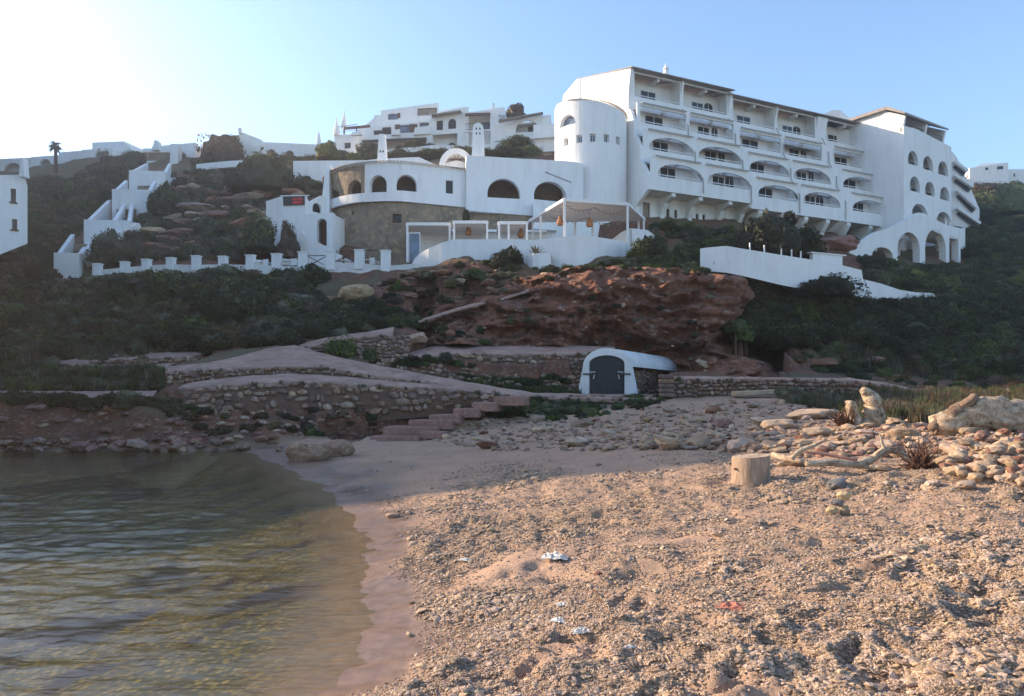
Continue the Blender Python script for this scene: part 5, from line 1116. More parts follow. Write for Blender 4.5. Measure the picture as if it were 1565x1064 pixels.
sl_ = MB(); a = W(1120,602,32.3); c_ = W(1225,597,32.6); sl_.bar(a, c_, .45, .22); tag(sl_.build('stone_slab_bench', M['stone_pale'], bevel=.03), 'long flat stone slab lying in front of the dry stone wall', 'slab')
# steps
stp = thing('concrete_steps', 'broken pink concrete steps climbing from the beach to the walkway', 'steps', tuple(W(600, 670, 25.2)))
for k in range(-6, 30):
    for j in range(-5, 6): p_ = W(600, 672, 24.9).lerp(W(775, 606, 26.9), k/24); carve(p_.x + j*.25, p_.y - j*.18 - .3, max(p_.z - .30, .12), .28)
for i, (x0, x1, y, D, dep) in enumerate([(562,640,667,24.6,1.6),(640,676,660,24.8,1.2),(584,668,652,25.1,1.0),(624,690,642,25.4,.9),(655,702,634,25.7,.9),(692,730,624.5,26.0,.9),(722,757,615,26.3,.9),(754,800,606.5,26.6,1.2)]):
    a, c_ = W(x0, y, D), W(x1, y+rg.uniform(-.5,.5), D); b = MB()
    b.prism([Vector((a.x,D,a.z)), Vector((c_.x,D+rg.uniform(-.15,.1),c_.z)), Vector((c_.x+.25,D+dep,c_.z)), Vector((a.x+.35,D+dep,a.z))], (0,0,-.34 if i > 1 else -.26)); b.build('step', M['step'], stp, bevel=.03)
st2 = thing('small_steps', 'small flight of steps between the lower and second walkway at the far left', 'steps', tuple(W(35, 599, 29.5)))
for k in range(5): a = W(21+k*1.2, 597-k*5.4, 30+k*.7); b = MB(); b.box(a.x, a.x+.75, a.y, a.y+.8, a.z-.5, a.z); b.build('step', M['path'], st2)
# ------------------------------------------------------------------ vaulted boat house
bh = thing('boat_house', 'small white barrel-vaulted boat house with dark double doors', 'boat house', tuple(W(930, 603, 36)))
D0 = 36.0; cx = W(927,0,D0).x; zb = W(927,603,D0).z; zsp = W(0,560,D0).z; zt = W(0,532,D0).z; back = Vector((3.9, 6.5, 0)); n = 18
def arch(w_, sp, top, base_w, flare=True):
    o = [(-base_w, zb-.1)]
    o += [(-w_*math.cos(PI*i/n), sp+(top-sp)*math.sin(PI*i/n)) for i in range(n+1)] + [(base_w, zb-.1)]; return [Vector((cx+x, D0, z)) for x, z in o]
outer = arch(1.18, zsp, zt, 1.48); inner_ = arch(.90, zsp+.12, W(0,543,D0).z, .90)
b = MB(); m_ = len(outer); V = outer + inner_ + [p+Vector((.2,.4,0)) for p in outer] + [p+Vector((.2,.4,0)) for p in inner_]
Fc = [(i,i+1,i+1+m_,i+m_) for i in range(m_-1)] + [(i+1,i,i+2*m_,i+1+2*m_) for i in range(m_-1)] + [(i+m_,i+1+m_,i+1+3*m_,i+3*m_) for i in range(m_-1)] + [(i+2*m_,i+3*m_,i+1+3*m_,i+1+2*m_) for i in range(m_-1)]
b.add(V, Fc); b.build('front_arch', M['white_old'], bh)
b = MB(); sh = [p + Vector((.12,.25,0)) for p in outer[1:-1]]; k_ = len(sh); V = sh + [p + back*.96 + Vector((0,0,-.12)) for p in sh]; b.add(V, [(i,i+1,i+1+k_,i+k_) for i in range(k_-1)] + [tuple(range(k_, 2*k_))]); o = b.build('vault', M['white_old'], bh, recalc=False); o.data.polygons.foreach_set("use_smooth", np.ones(len(o.data.polygons), dtype=bool))
for s_ in (-1, 1):
    b = MB(); h2 = [p for p in inner_ if (p.x-cx)*s_ >= -.001]; h2 = [Vector((cx+s_*.003, D0, zb-.1))] + (h2[::-1] if s_ < 0 else h2) if False else h2
    poly = h2 + ([Vector((cx-.003, D0, zb-.1))] if s_ < 0 else [Vector((cx+.003, D0, zb-.1))]); poly = [Vector((p.x if abs(p.x-cx) > .005 else cx+s_*.003, p.y+.12, p.z)) for p in poly]
    b.prism(poly, (0,.06,0)); d_ = b.build('door', M['dark'], bh)
    b = MB()
    for q_ in range(4): x = cx + s_*(.18+.2*q_); b.box(x-.008, x+.008, D0+.105, D0+.13, zb, zb+1.55); 
    b.build('board_gap', M['metal'], d_)
    b = MB(); x0 = cx+s_*.62; x1 = cx+s_*1.18; b.box(min(x0,x1), max(x0,x1), D0-.06, D0+.1, zb+.98, zb+1.06); b.build('bar_bracket', M['metal'], d_)
    b = MB(); x0 = cx+s_*.60; b.bar((x0, D0+.08, zb+.98), (x0+s_*.05, D0+.08, zb+.78), .035); b.bar((x0-.04*s_, D0+.08, zb+1.13), (x0+s_*.25, D0+.08, zb+1.12), .03); b.build('handle', M['white_paint'], d_)
b = MB(); b.prism([p+Vector((0,.22,0)) for p in inner_], (0,.05,0)); b.build('door_backing', M['dark'], bh)
sp0 = outer[-2]+Vector((.12,.3,0)); 
rs_ = rubble('rough stone side wall under the white vault of the boat house', 'side_wall', 'wall', [(969,566,37.0),(1000,568,41),(1012,569,43)], [(975,602,36.6),(1000,600,40),(1012,598,43)], .24, 60, RK)
for a_ in range(-16, 17):
    for d_ in range(-8, 26): t_ = d_/20; carve(cx + a_*.12 + back.x*max(t_,0), D0 + 7*t_ if t_ > 0 else D0 + d_*.2, zb - .02 if d_ <= 1 else zb + .0, .32)
# ------------------------------------------------------------------ the red bluff
bluff = thing('red_bluff', 'overhanging red conglomerate bluff studded with pale stones', 'cliff', tuple(W(1000, 570, 40)))
S_, V_ = 250, 84
s = np.linspace(0, 1, S_); v = np.linspace(0, 1, V_); SS, VV = np.meshgrid(s, v)
Rt = np.interp(VV, [0,.12,.22,.26,.34,.5,.7,.88,.96,1], [1194,1190,1180,1125,1110,1118,1138,1155,1152,1140])
PXb = 610 + (Rt-610)*SS
yt = np.interp(PXb, [610,680,760,840,880,950,1050,1130,1155,1200], [486,456,434,420,412,406,410,420,432,440]); yb = np.interp(PXb, [610,680,850,940,1000,1100,1200], [527,528,530,535,560,582,588])
PYb = yb + (yt-yb)*VV
DD = 41.0 + 5.0*VV**1.3 + 1.2*smooth01(SS, .0, -.1) + 5.5*smooth01(SS, .93, 1.0)**1.5 + 4.2*(1-smooth01(SS, 0, .14)) + 2.6*(1-VV)**2*smooth01(PXb,850,900)*(1-smooth01(PXb,1040,1100))
DD += -1.2*smooth01(SS, .3, .8)*VV*(1-smooth01(SS,.93,1)) - .9*(1-VV)*smooth01(SS,.5,.8)
X = DD*(PXb-CXP)/F; Z = EYE + DD*(HOR-PYb)/F; Y = DD.copy()
taper = np.minimum(smooth01(SS, -.01, .10), 1)
str_ = fbm(X*.25+3, Z*1.1+Y*.2, 1.6, 3)
crag = np.abs(fbm(X+3, Z*1.3+7, .55, 5, .6)); ledge = np.abs(((Z*.85 + fbm(X, Z, .25, 3)*1.8) % 1.0) - .5)*2
Y += (fbm(X, Z*1.6, .30, 4, .5)*2.1 + fbm(X+9, Z*2, 1.2, 3, .5)*.5 - crag*1.3 + .5 - smooth01(ledge, .35, .7)*.6)*taper
X += fbm(X+31, Z, .9, 3)*.35*taper*(1 - .5*smooth01(SS,.9,1)); Z += fbm(X+7, Y+Z, 1.1, 3)*.18*VV
# cap that runs back to the hillside and a flank on the right
cap_rows = 9; Xc = [X]; Yc = [Y]; Zc = [Z]
for k in range(1, cap_rows+1): Xc.append(X[-1:] - .12*k*SS[-1:]); Yc.append(Y[-1:] + .9*k); Zc.append(Z[-1:] + .05*k*1.0 - .035*k*k + fbm(X[-1:]+k*.6, Y[-1:]+k, .8, 3)*.35)
Xc = np.vstack(Xc); Yc = np.vstack(Yc); Zc = np.vstack(Zc)
fl_ = 6
for k in range(1, fl_+1): Xc = np.hstack([Xc, Xc[:, -1:] - .30*k + fbm(Zc[:, -1:], Yc[:, -1:]+k, 1.0, 2)*.4]); Yc = np.hstack([Yc, Yc[:, -1:] + 1.2]); Zc = np.hstack([Zc, Zc[:, -1:]])
i_ = np.arange(Xc.size).reshape(Xc.shape)
bme = fast_mesh('rock_face', np.stack([Xc, Yc, Zc], -1).reshape(-1,3), np.stack([i_[:-1,:-1], i_[:-1,1:], i_[1:,1:], i_[1:,:-1]], -1).reshape(-1,4))
o = link('rock_face', bme, M['redrock'], bluff); o.matrix_parent_inverse = pinv(bluff); inv = pinv(bluff)
rg2 = random.Random(5)
for k in range(230):
    a = rg2.random(); c_ = rg2.random()
    if 0.35 < a < .75 and rg2.random() < .3: c_ = rg2.uniform(.72, .92)
    i = int(c_*(V_-1)); j = int((.06+a*.93)*(S_-1)); p = Vector((X[i,j], Y[i,j]-.02, Z[i,j]))
    r_ = rg2.choice([.05,.06,.08,.1,.12,.14,.2]) * (2.6 if rg2.random() < .08 else 1.1)
    me = rg2.choice(RKP if rg2.random() < .3 else (RK if rg2.random() < .4 else RKR)); q_ = bpy.data.objects.new('stone', me); COL.objects.link(q_); q_.parent = bluff; q_.matrix_parent_inverse = inv
    q_.location = p; q_.rotation_euler = (rg2.uniform(-.5,.5), rg2.uniform(-.5,.5), rg2.uniform(0,6)); q_.scale = (r_*rg2.uniform(.8,1.3), r_*.8, r_*rg2.uniform(.5,.85))

for i in range(0, int(V_*.8), 3):
    for j in range(16, S_, 2):
        for e_ in ((.3, .9, 1.5, 2.1) if i < V_*.45 else (.3, .9)): carve(X[i,j], Y[i,j] + e_, Z[i,j] - .5, .42)
for i in range(40):
    for j in range(18):
        carve(6.5 + i*.25, 37.2 + j*.25, 2.0 + (37.2 + j*.25)*.020, .3)
        if i < 36: carve(-2 + i*.25, 38.6 + j*.22, 4.12, .3)
# ------------------------------------------------------------------ seat the ground under the walkways and walls, then build it
for (x, y, z, r) in CARVE:
    i0, i1 = np.searchsorted(GX, [x-r, x+r]); j0, j1 = np.searchsorted(GY, [y-r, y+r])
    i0 = max(i0-1, 0); j0 = max(j0-1, 0); i1 += 1; j1 += 1
    TZ[j0:j1, i0:i1] = np.minimum(TZ[j0:j1, i0:i1], z)
nx, ny = len(GX), len(GY)
idx = np.arange(nx*ny).reshape(ny, nx)
quads = np.stack([idx[:-1,:-1], idx[:-1,1:], idx[1:,1:], idx[1:,:-1]], -1).reshape(-1, 4)
terr = fast_mesh("ground", np.stack([TX, TY, TZ], -1).reshape(-1, 3), quads, smooth=True)
gy_, gx_ = np.gradient(TZ); slope = np.hypot(gx_ / np.gradient(TX, axis=1), gy_ / np.gradient(TY, axis=0))
bank = np.interp(TX, [-9,-4.7,-1,1,5,8,20,40], [22.3,24.7,27,28.5,31.5,33,34,30]); hillm = smooth01(TY - bank, -0.4, 0.7)
hillm = np.maximum(hillm, smooth01(TX, 22, 30)); hillm = np.maximum(hillm, smooth01(-TX, 8, 10) * (TZ > 0.12) * smooth01(TY, 21, 22.5))
earth = hillm * smooth01(fbm(TX, TY, 0.25, 4) + 0.35*smooth01(slope, 0.6, 1.5) + 0.3*blob(2,42,16,7), -0.05, 0.3)
earth = np.maximum(earth, hillm * (1 - smooth01(TY, 26.5, 29)) * smooth01(fbm(TX, TY, .8, 3), -.45, -.1))
attr = terr.color_attributes.new("zone", 'FLOAT_COLOR', 'POINT')
cols = np.stack([hillm, grav, smooth01(-TZ + fbm(TX, TY, 1.3, 4)*.07, -0.17, -0.05), earth], -1).astype(np.float32)
attr.data.foreach_set("color", cols.ravel())
tag(link("ground", terr, M['ground']), kind='structure')
water()
# ------------------------------------------------------------------ foliage
def bush_mesh(name, seed, n_leaf=2600, leaf=.055, lumps=26, flat=.75, core=True, spread=1.0, mats=('leaf_dark',), upright=0.0):
    """unit-radius shrub: many small leaf blades spread through lobes, over a twig mass"""
    r = np.random.default_rng(seed); c_ = r.normal(size=(lumps,3)); c_ /= np.linalg.norm(c_, axis=1)[:,None]; c_[:,2] = np.abs(c_[:,2])*1.0 - .1
    c_ *= (r.uniform(.45,.82,(lumps,1)))*spread; rad = r.uniform(.18,.42,lumps); k = r.integers(0, lumps, n_leaf)
    d = r.normal(size=(n_leaf,3)); d /= np.linalg.norm(d, axis=1)[:,None]; p = c_[k] + d*(rad[k]*r.uniform(.72,1.08,n_leaf))[:,None]
    p[:,2] = np.where(p[:,2] < -.15, -.15*r.random(n_leaf), p[:,2]) * flat / .75
    nrm = d + r.normal(scale=.6, size=(n_leaf,3)); nrm /= np.linalg.norm(nrm, axis=1)[:,None]
    a = np.cross(nrm, r.normal(size=(n_leaf,3)) + np.array([0,0,upright*3])); a /= np.linalg.norm(a, axis=1)[:,None]; b_ = np.cross(nrm, a)
    s_ = leaf*r.uniform(.6,1.5,n_leaf)[:,None]; V = np.stack([p-a*s_*1.4, p-b_*s_*.6, p+a*s_*1.4, p+b_*s_*.6], 1).reshape(-1,3)
    Fq = np.arange(n_leaf*4).reshape(-1,4)
    me = fast_mesh(name, V, Fq)
    for m_ in mats: me.materials.append(M[m_])
    if len(mats) > 1: me.polygons.foreach_set("material_index", r.integers(0, len(mats), n_leaf).astype(np.int32) * (r.random(n_leaf) < .5).astype(np.int32))
    return me
def core_mesh(name, seed, sc=.78, m='leaf_dark', flat=.75):
    bm = bmesh.new(); bmesh.ops.create_icosphere(bm, subdivisions=3, radius=sc); o = Vector((seed*3.3, 1, 2))
    for v_ in bm.verts:
        d = v_.co.normalized(); v_.co = v_.co*(1+.35*mnoise.noise(d*2.2+o)+.22*mnoise.noise(d*6+o)); v_.co.z = max(v_.co.z, -.15)*flat/.75
    me = bpy.data.meshes.new(name); bm.to_mesh(me); bm.free(); me.materials.append(M[m]); return me
BK = {}
for key, mats, lf, fl in (('dark', ('leaf_dark','leaf_green'), .045, .75), ('green', ('leaf_green','leaf_yellow'), .05, .8), ('yellow', ('leaf_yellow','leaf_green'), .05, .8), ('grey', ('leaf_grey','leaf_brown'), .05, .7), ('brown', ('leaf_brown','leaf_dark'), .045, .7)):
    BK[key] = [(bush_mesh('foliage', 100*len(BK)+i, 3000, lf, 24, fl, mats=mats), core_mesh('foliage_core', 10*len(BK)+i, .74, mats[0], fl)) for i in range(3)]
def joined(a, b_, name):
    bm = bmesh.new(); bm.from_mesh(a); n0 = len(bm.faces); bm.from_mesh(b_); me = bpy.data.meshes.new(name); bm.to_mesh(me); bm.free()
    for m_ in a.materials: me.materials.append(m_)
    return me
GRASS = {}
def grass_mesh(seed, n=70, h=.5, m='leaf_green', w=.018, lean=.35):
    r = np.random.default_rng(seed); V = []; Fq = []
    for i in range(n):
        x, y = r.normal(scale=.16, size=2); a = r.uniform(0, 6.28); l = h*r.uniform(.5,1.1); dx, dy = np.cos(a)*lean*l*r.random(), np.sin(a)*lean*l*r.random(); px_, py_ = -np.sin(a)*w, np.cos(a)*w
        k = len(V); V += [(x-px_,y-py_,-.05),(x+px_,y+py_,-.05),(x+dx*.4+px_*.8,y+dy*.4+py_*.8,l*.6),(x+dx*.4-px_*.8,y+dy*.4-py_*.8,l*.6),(x+dx+px_*.1,y+dy+py_*.1,l),(x+dx-px_*.1,y+dy-py_*.1,l)]
        Fq += [(k,k+1,k+2,k+3),(k+3,k+2,k+4,k+5)]
    me = fast_mesh('grass_tuft', V, Fq); me.materials.append(M[m]); return me
for key, m_ in (('gg','leaf_grey'),('gr','leaf_green'),('gb','leaf_brown')): GRASS[key] = [grass_mesh(i+len(GRASS)*5, 60, .5, m_) for i in range(3)]

def gn_scatter(name, meshes, P3, ROT, SCL, kind='stuff', label=None, cat=None, idx=None):
    """one object of many small natural pieces"""
    n = len(P3); me = bpy.data.meshes.new(name); me.vertices.add(n); me.vertices.foreach_set("co", np.asarray(P3, np.float32).ravel())
    for nm, arr in (('rot', ROT), ('scl', SCL)):
        at = me.attributes.new(nm, 'FLOAT_VECTOR', 'POINT'); at.data.foreach_set("vector", np.asarray(arr, np.float32).ravel())
    at = me.attributes.new('pick', 'INT', 'POINT'); at.data.foreach_set("value", np.asarray(idx if idx is not None else RNG.integers(0, len(meshes), n), np.int32))
    col_ = bpy.data.collections.new(name + '_kinds')
    for i, ms in enumerate(meshes): col_.objects.link(bpy.data.objects.new(name + '_%02d' % i, ms))
    ng = bpy.data.node_groups.new(name, 'GeometryNodeTree'); ng.interface.new_socket(name="Geometry", in_out='INPUT', socket_type='NodeSocketGeometry'); ng.interface.new_socket(name="Geometry", in_out='OUTPUT', socket_type='NodeSocketGeometry')
    N, L = ng.nodes, ng.links; gi = N.new('NodeGroupInput'); go_ = N.new('NodeGroupOutput'); ip = N.new('GeometryNodeInstanceOnPoints'); ci = N.new('GeometryNodeCollectionInfo')
    ci.inputs['Collection'].default_value = col_; ci.inputs['Separate Children'].default_value = True; ci.inputs['Reset Children'].default_value = True
    def att(nm, ty):
        a_ = N.new('GeometryNodeInputNamedAttribute'); a_.data_type = ty; a_.inputs['Name'].default_value = nm; return [o_ for o_ in a_.outputs if o_.enabled and o_.name == 'Attribute'][0]
    m2p = N.new('GeometryNodeMeshToPoints'); L.new(gi.outputs[0], m2p.inputs[0]); L.new(m2p.outputs[0], ip.inputs['Points'])
    L.new(ci.outputs[0], ip.inputs['Instance']); ip.inputs['Pick Instance'].default_value = True
    e = N.new('FunctionNodeEulerToRotation'); L.new(att('rot','FLOAT_VECTOR'), e.inputs[0]); L.new(e.outputs[0], ip.inputs['Rotation'])
    L.new(att('scl','FLOAT_VECTOR'), ip.inputs['Scale']); L.new(att('pick','INT'), ip.inputs['Instance Index']); L.new(ip.outputs[0], go_.inputs[0])
    o = bpy.data.objects.new(name, me); COL.objects.link(o); md = o.modifiers.new('spread', 'NODES'); md.node_group = ng
    return tag(o, label, cat, kind=kind)
rv = random.Random(21)
def inside(poly, x, y):
    c_ = False; j = len(poly)-1
    for i in range(len(poly)):
        if (poly[i][1] > y) != (poly[j][1] > y) and x < (poly[j][0]-poly[i][0])*(y-poly[i][1])/(poly[j][1]-poly[i][1]) + poly[i][0]: c_ = not c_
        j = i
    return c_
ACC = {}
def veg(poly, n, kinds, smin, smax, dmin=24, flat=1.0, avoid=True):
    """scatter scrub over the ground seen inside an outline; kinds = {kind: weight}"""
    x0, x1 = min(p[0] for p in poly), max(p[0] for p in poly); y0, y1 = min(p[1] for p in poly), max(p[1] for p in poly); ks = list(kinds); ws = [kinds[k] for k in ks]
    k = 0; tries = 0
    while k < n and tries < n*12:
        tries += 1; x, y = rv.uniform(x0,x1), rv.uniform(y0,y1)
        if not inside(poly, x, y): continue
        p = hit(x, y, dmin)
        if p is None: continue
        kd = rv.choices(ks, ws)[0]; s_ = rv.uniform(smin, smax)*(1.0 if rv.random() < .8 else 1.3)
        ACC.setdefault(kd, []).append((p - Vector((0,0,.12*s_)), (rv.uniform(-.12,.12), rv.uniform(-.12,.12), rv.uniform(0,6.28)), (s_*rv.uniform(.85,1.25), s_*rv.uniform(.85,1.25), s_*rv.uniform(.75,1.1)*flat))); k += 1
VEG = [
 ([(0,425),(60,440),(85,452),(150,436),(220,424),(400,420),(470,425),(480,470),(450,525),(330,532),(180,532),(90,545),(0,555)], 620, {'dark':5,'green':1.2,'grey':1.4,'brown':1.2}, .5, 1.15),
 ([(0,375),(80,380),(80,432),(0,425)], 60, {'dark':3,'brown':2}, .6, 1.2),
 ([(42,284),(110,282),(160,256),(212,238),(222,252),(195,262),(170,290),(128,340),(80,386),(42,372)], 480, {'brown':3,'dark':4,'green':1}, .7, 1.5),
 ([(225,270),(300,262),(440,262),(492,262),(490,300),(408,308),(408,345),(458,362),(458,392),(300,395),(140,402),(150,385),(222,350)], 560, {'grey':4,'dark':3,'green':1.3,'brown':2.2}, .35, .95),
 ([(0,556),(60,548),(200,545),(240,552),(180,558),(0,568)], 60, {'grey':3,'green':2,'dark':2}, .2, .5),
 ([(0,577),(240,566),(250,596),(0,598)], 170, {'green':3,'grey':4,'dark':2}, .18, .45),
 ([(0,640),(230,640),(240,680),(0,680)], 110, {'brown':4,'dark':2,'grey':1}, .12, .34),
 ([(0,616),(225,618),(260,600),(280,640),(240,685),(0,684)], 420, {'dark':3,'brown':4,'grey':2,'green':1}, .14, .42),
 ([(480,470),(560,440),(640,415),(740,400),(850,412),(840,430),(700,470),(620,505),(470,520)], 120, {'grey':3,'dark':3,'brown':2,'green':1}, .2, .6),
 ([(440,470),(560,470),(640,480),(620,500),(520,505),(470,520),(420,520)], 130, {'dark':4,'green':1}, .4, .9),
 ([(1155,440),(1240,440),(1330,455),(1430,465),(1565,440),(1565,570),(1480,575),(1400,560),(1300,520),(1220,520),(1180,540),(1125,520),(1118,480)], 760, {'dark':7,'green':2,'brown':.5}, .55, 1.25),
 ([(1320,400),(1400,412),(1480,405),(1565,380),(1565,445),(1440,455),(1330,430)], 300, {'dark':3,'green':4,'yellow':.3}, .4, 1.0),
 ([(1485,300),(1565,300),(1565,390),(1480,400),(1470,360),(1497,355)], 330, {'dark':5,'green':3,'brown':1}, .6, 1.3),
 ([(1455,278),(1565,284),(1565,305),(1490,303)], 120, {'dark':3,'brown':3,'yellow':1}, .8, 1.6),
 ([(1200,520),(1300,520),(1400,560),(1565,570),(1565,600),(1420,597),(1350,582),(1200,576)], 120, {'dark':3,'brown':2,'green':2}, .2, .7),
 ([(960,395),(1080,375),(1120,385),(1150,405),(1130,420),(1060,408),(980,405)], 150, {'dark':4,'green':2,'yellow':.7}, .35, .8),
 ([(1000,345),(1110,352),(1180,360),(1240,395),(1070,376),(1000,372)], 120, {'grey':3,'dark':3,'green':2}, .3, .8),
 ([(560,553),(680,550),(760,598),(700,572),(600,566)], 60, {'green':3,'dark':2,'grey':1}, .12, .32),
 ([(690,585),(760,592),(885,598),(885,604),(800,600),(720,592)], 90, {'green':3,'dark':2}, .14, .3),
 ([(760,608),(1010,606),(1010,622),(860,645),(760,640)], 110, {'dark':3,'green':3,'brown':1}, .12, .32),
 ([(300,245),(480,246),(500,262),(300,268)], 90, {'green':3,'dark':3,'grey':1}, .5, 1.0),
 ([(290,625),(560,630),(640,640),(560,668),(440,675),(300,688)], 60, {'dark':2,'brown':3,'green':1}, .1, .3),
 ([(490,236),(760,228),(850,226),(850,236),(640,244),(500,248)], 150, {'dark':3,'brown':1,'green':2}, .7, 1.3),
 ([(850,412),(950,402),(1080,404),(1140,418),(1050,418),(900,416)], 60, {'dark':3,'green':3,'yellow':.8,'grey':1}, .2, .5),
 ([(0,600),(225,602),(225,618),(0,618)], 30, {'green':1}, .05, .1),
]
for a in VEG[:-1]: veg(*a)
for k_ in range(110):
    j_ = int((rv.random()**1.5)*(S_-14))+4; i_ = rv.choice([int(V_*.97), int(V_*rv.uniform(.25,.95)), int(V_*rv.uniform(.1,.5))]) if j_ > S_*.35 else int(V_*rv.uniform(.05,.97)); s_ = rv.uniform(.12,.38)
    ACC.setdefault(rv.choice(['dark','green','grey','brown']), []).append((Vector((X[i_,j_], Y[i_,j_]+.02, Z[i_,j_]-.04)), (0,0,rv.uniform(0,6)), (s_,s_,s_*.8)))
for kd, lst in ACC.items():
    ms = [joined(a_, b_, 'scrub') for a_, b_ in BK[kd]]
    gn_scatter('hillside_scrub', ms, [tuple(q[0]) for q in lst], [q[1] for q in lst], [q[2] for q in lst], label={'dark':'dark evergreen scrub covering the hillside','green':'green scrub mixed over the hillside','yellow':'yellow-green scrub at the top of the slope','grey':'grey-green scrub on the rocky slopes','brown':'dry brown scrub on the slopes'}[kd], cat='scrub')
# individual shrubs, mounds and trees that can be pointed at
def shrub(px_, py_, Wpx, Hpx, D, kind, label, name='shrub', cat='shrub', n=1, flat=None, group=None, trunk=False):
    """px/py: foot centre as surveyed, Wpx/Hpx size seen at distance D"""
    p = W(px_, py_, D); w_ = Wpx*D/F/2*.92; h_ = Hpx*D/F; t_ = thing(name, label, cat, tuple(p), group)
    v_ = rv.randrange(3); rz = rv.uniform(0, 6.28); a_, b_ = BK[kind][v_]; hz = .95
    L_ = link('foliage', a_, None, t_, (0,0,h_*.12), (0,0,rz), (w_, w_, h_/hz)); link('foliage_core', b_, None, t_, (0,0,h_*.12), (0,0,rz), (w_, w_, h_/hz))
    if n > 1:
        for k in range(n-1):
            a_, b_ = BK[kind][(v_+k+1)%3]; dx = rv.uniform(-.55,.55)*w_*1.2; s_ = rv.uniform(.45,.75)
            link('foliage', a_, None, t_, (dx, rv.uniform(-.4,.4)*w_, h_*.05), (0,0,rv.uniform(0,6)), (w_*s_, w_*s_, h_*s_)); link('foliage_core', b_, None, t_, (dx, 0, h_*.05), (0,0,rz), (w_*s_*.9, w_*s_*.9, h_*s_*.9))
    b = MB(); b.tube([(0,0,-.5), (.03*w_,0,h_*.2), (.12*w_,.05*w_,h_*.5)], [.09*w_,.07*w_,.03*w_], 6); b.tube([(0,0,h_*.1), (-.2*w_,.1*w_,h_*.5)], [.05*w_,.02*w_], 5); link('trunk', b.mesh('trunk'), M['wood'], t_)
    return t_
for a in [
 (1182,392,128,70,55,'dark','large dense round evergreen standing against the hotel pillars',3),
 (776,408,56,32,49,'dark','dark rounded bush pressed against the terrace wall below the low pergolas',2),
 (992,392,60,32,50,'dark','dark bush at the right foot of the terrace wall',2),
 (1000,372,40,14,56,'green','low leafy shrub by the garden wall beside the tall pergola',1),
 (405,290,108,58,70,'dark','wide dark green bush on the crest left of the restaurant',3),
 (395,378,62,46,56,'green','rounded green bush left of the gatehouse',2),
 (440,392,40,52,56,'brown','dry brown bush pressed against the white sign building',1),
 (250,330,52,52,66,'dark','dark bush leaning on the stepped terraces',2),
 (167,402,64,52,56,'grey','grey-green feathery bush at the foot of the stepped terraces',2),
 (480,432,58,30,50,'dark','dark bush below the balustrade under the gatehouse',2),
 (500,243,50,24,84,'yellow','pale yellow-green bush on the crest left of the apartments',2),
 (338,250,86,50,87,'brown','large brown rounded mound bush before the sloping white roof',2),
 (640,234,62,20,99,'dark','dark mound bush under the apartment windows left of the tall chimney',2),
 (565,236,50,18,99,'dark','dark flat bush under the left apartment terrace',1),
 (792,230,60,22,96,'dark','dark mound bush under the right apartment balcony',2),
 (1545,325,62,36,84,'yellow','bright yellow-green round tree at the right edge',2),
 (1500,300,60,22,105,'brown','brown wide bush below the right skyline houses',2),
 (1160,432,52,36,53,'dark','dark bush behind the overhanging end of the red bluff',2),
 (1262,452,110,34,53,'dark','dense dark shrub under the middle of the snaking white wall',3),
 (360,500,150,75,44,'dark','very wide dark green shrub in the middle of the left slope',3),
 (235,470,120,56,46,'dark','rounded dark olive shrub left of the widest shrub on the slope',3),
 (90,470,110,50,47,'brown','brownish wide shrub on the hazy left slope',2),
 (520,550,56,32,36.5,'green','bright green bush growing at the fork of the walkways',2),
 (565,552,26,20,36.5,'green','small green bush right of the bright green one at the fork',1),
 (210,542,40,28,38,'grey','pale grey-green bush on the upper left walkway',1),
 (1210,612,60,22,31,'grey','grey-green grassy bush in front of the dry stone wall',1),
 (732,600,22,22,33.5,'green','small green plant at the foot of the retaining wall left of the boat house',1),
 (712,336,14,16,57.5,'dark','small dark bush growing out of the old stone base',1)]:
    shrub(*a[:7], n=a[7])
# ragged brown tree above the right apartments
t_ = shrub(787, 178, 38, 20, 103, 'brown', 'ragged brown-green tree rising over the apartment roofs', name='tree', cat='tree', n=3)
# palm
pt_ = thing('palm_tree', 'lone palm with a small round head on the left skyline', 'palm', tuple(W(85, 256, 90))); b = MB(); h_ = 33*90/F; b.tube([(0,0,-.6),(.02,0,h_*.5),(.0,0,h_)], [.24,.19,.2], 8); link('trunk', b.mesh('trunk'), M['wood'], pt_)
for k in range(34):
    a = rv.uniform(0, 6.28); up = rv.uniform(-.7, 1.0); b = MB(); L_ = .95; pts = [Vector((math.cos(a)*L_*s_*math.cos(up*.9), math.sin(a)*L_*s_*math.cos(up*.9), h_+.15+L_*s_*math.sin(up)-.5*s_*s_)) for s_ in (0,.35,.7,1.0)]
    side = Vector((-math.sin(a), math.cos(a), 0)); V = []
    for i, p in enumerate(pts): w_ = (.05,.16,.14,.02)[i]; V += [p - side*w_, p + Vector((0,0,.04)), p + side*w_]
    b.add(V, [(i*3+j, i*3+j+1, i*3+j+4, i*3+j+3) for i in range(3) for j in range(2)]); link('frond', b.mesh('frond', recalc=False), M['leaf_green'], pt_)
# agave in the planter
ag = thing('agave', 'spiky agave in the white planter ledge before the terrace wall', 'agave', tuple(W(819, 389, 48.7)))
for k in range(22):
    a = k*2.4; up = .35 + .9*(k/22); L_ = rv.uniform(.55,.85); b = MB(); d = Vector((math.cos(a)*math.cos(up), math.sin(a)*math.cos(up), math.sin(up))); side = Vector((-math.sin(a), math.cos(a), 0)); V = []
    for s_, w_ in ((0,.04),(.4,.06),(.8,.035),(1,.004)): p = d*L_*s_; V += [p-side*w_, p-Vector((0,0,.02)), p+side*w_]
    b.add(V, [(i*3+j, i*3+j+1, i*3+j+4, i*3+j+3) for i in range(3) for j in range(2)]); link('leaf', b.mesh('leaf', recalc=False), M['leaf_grey'], ag)
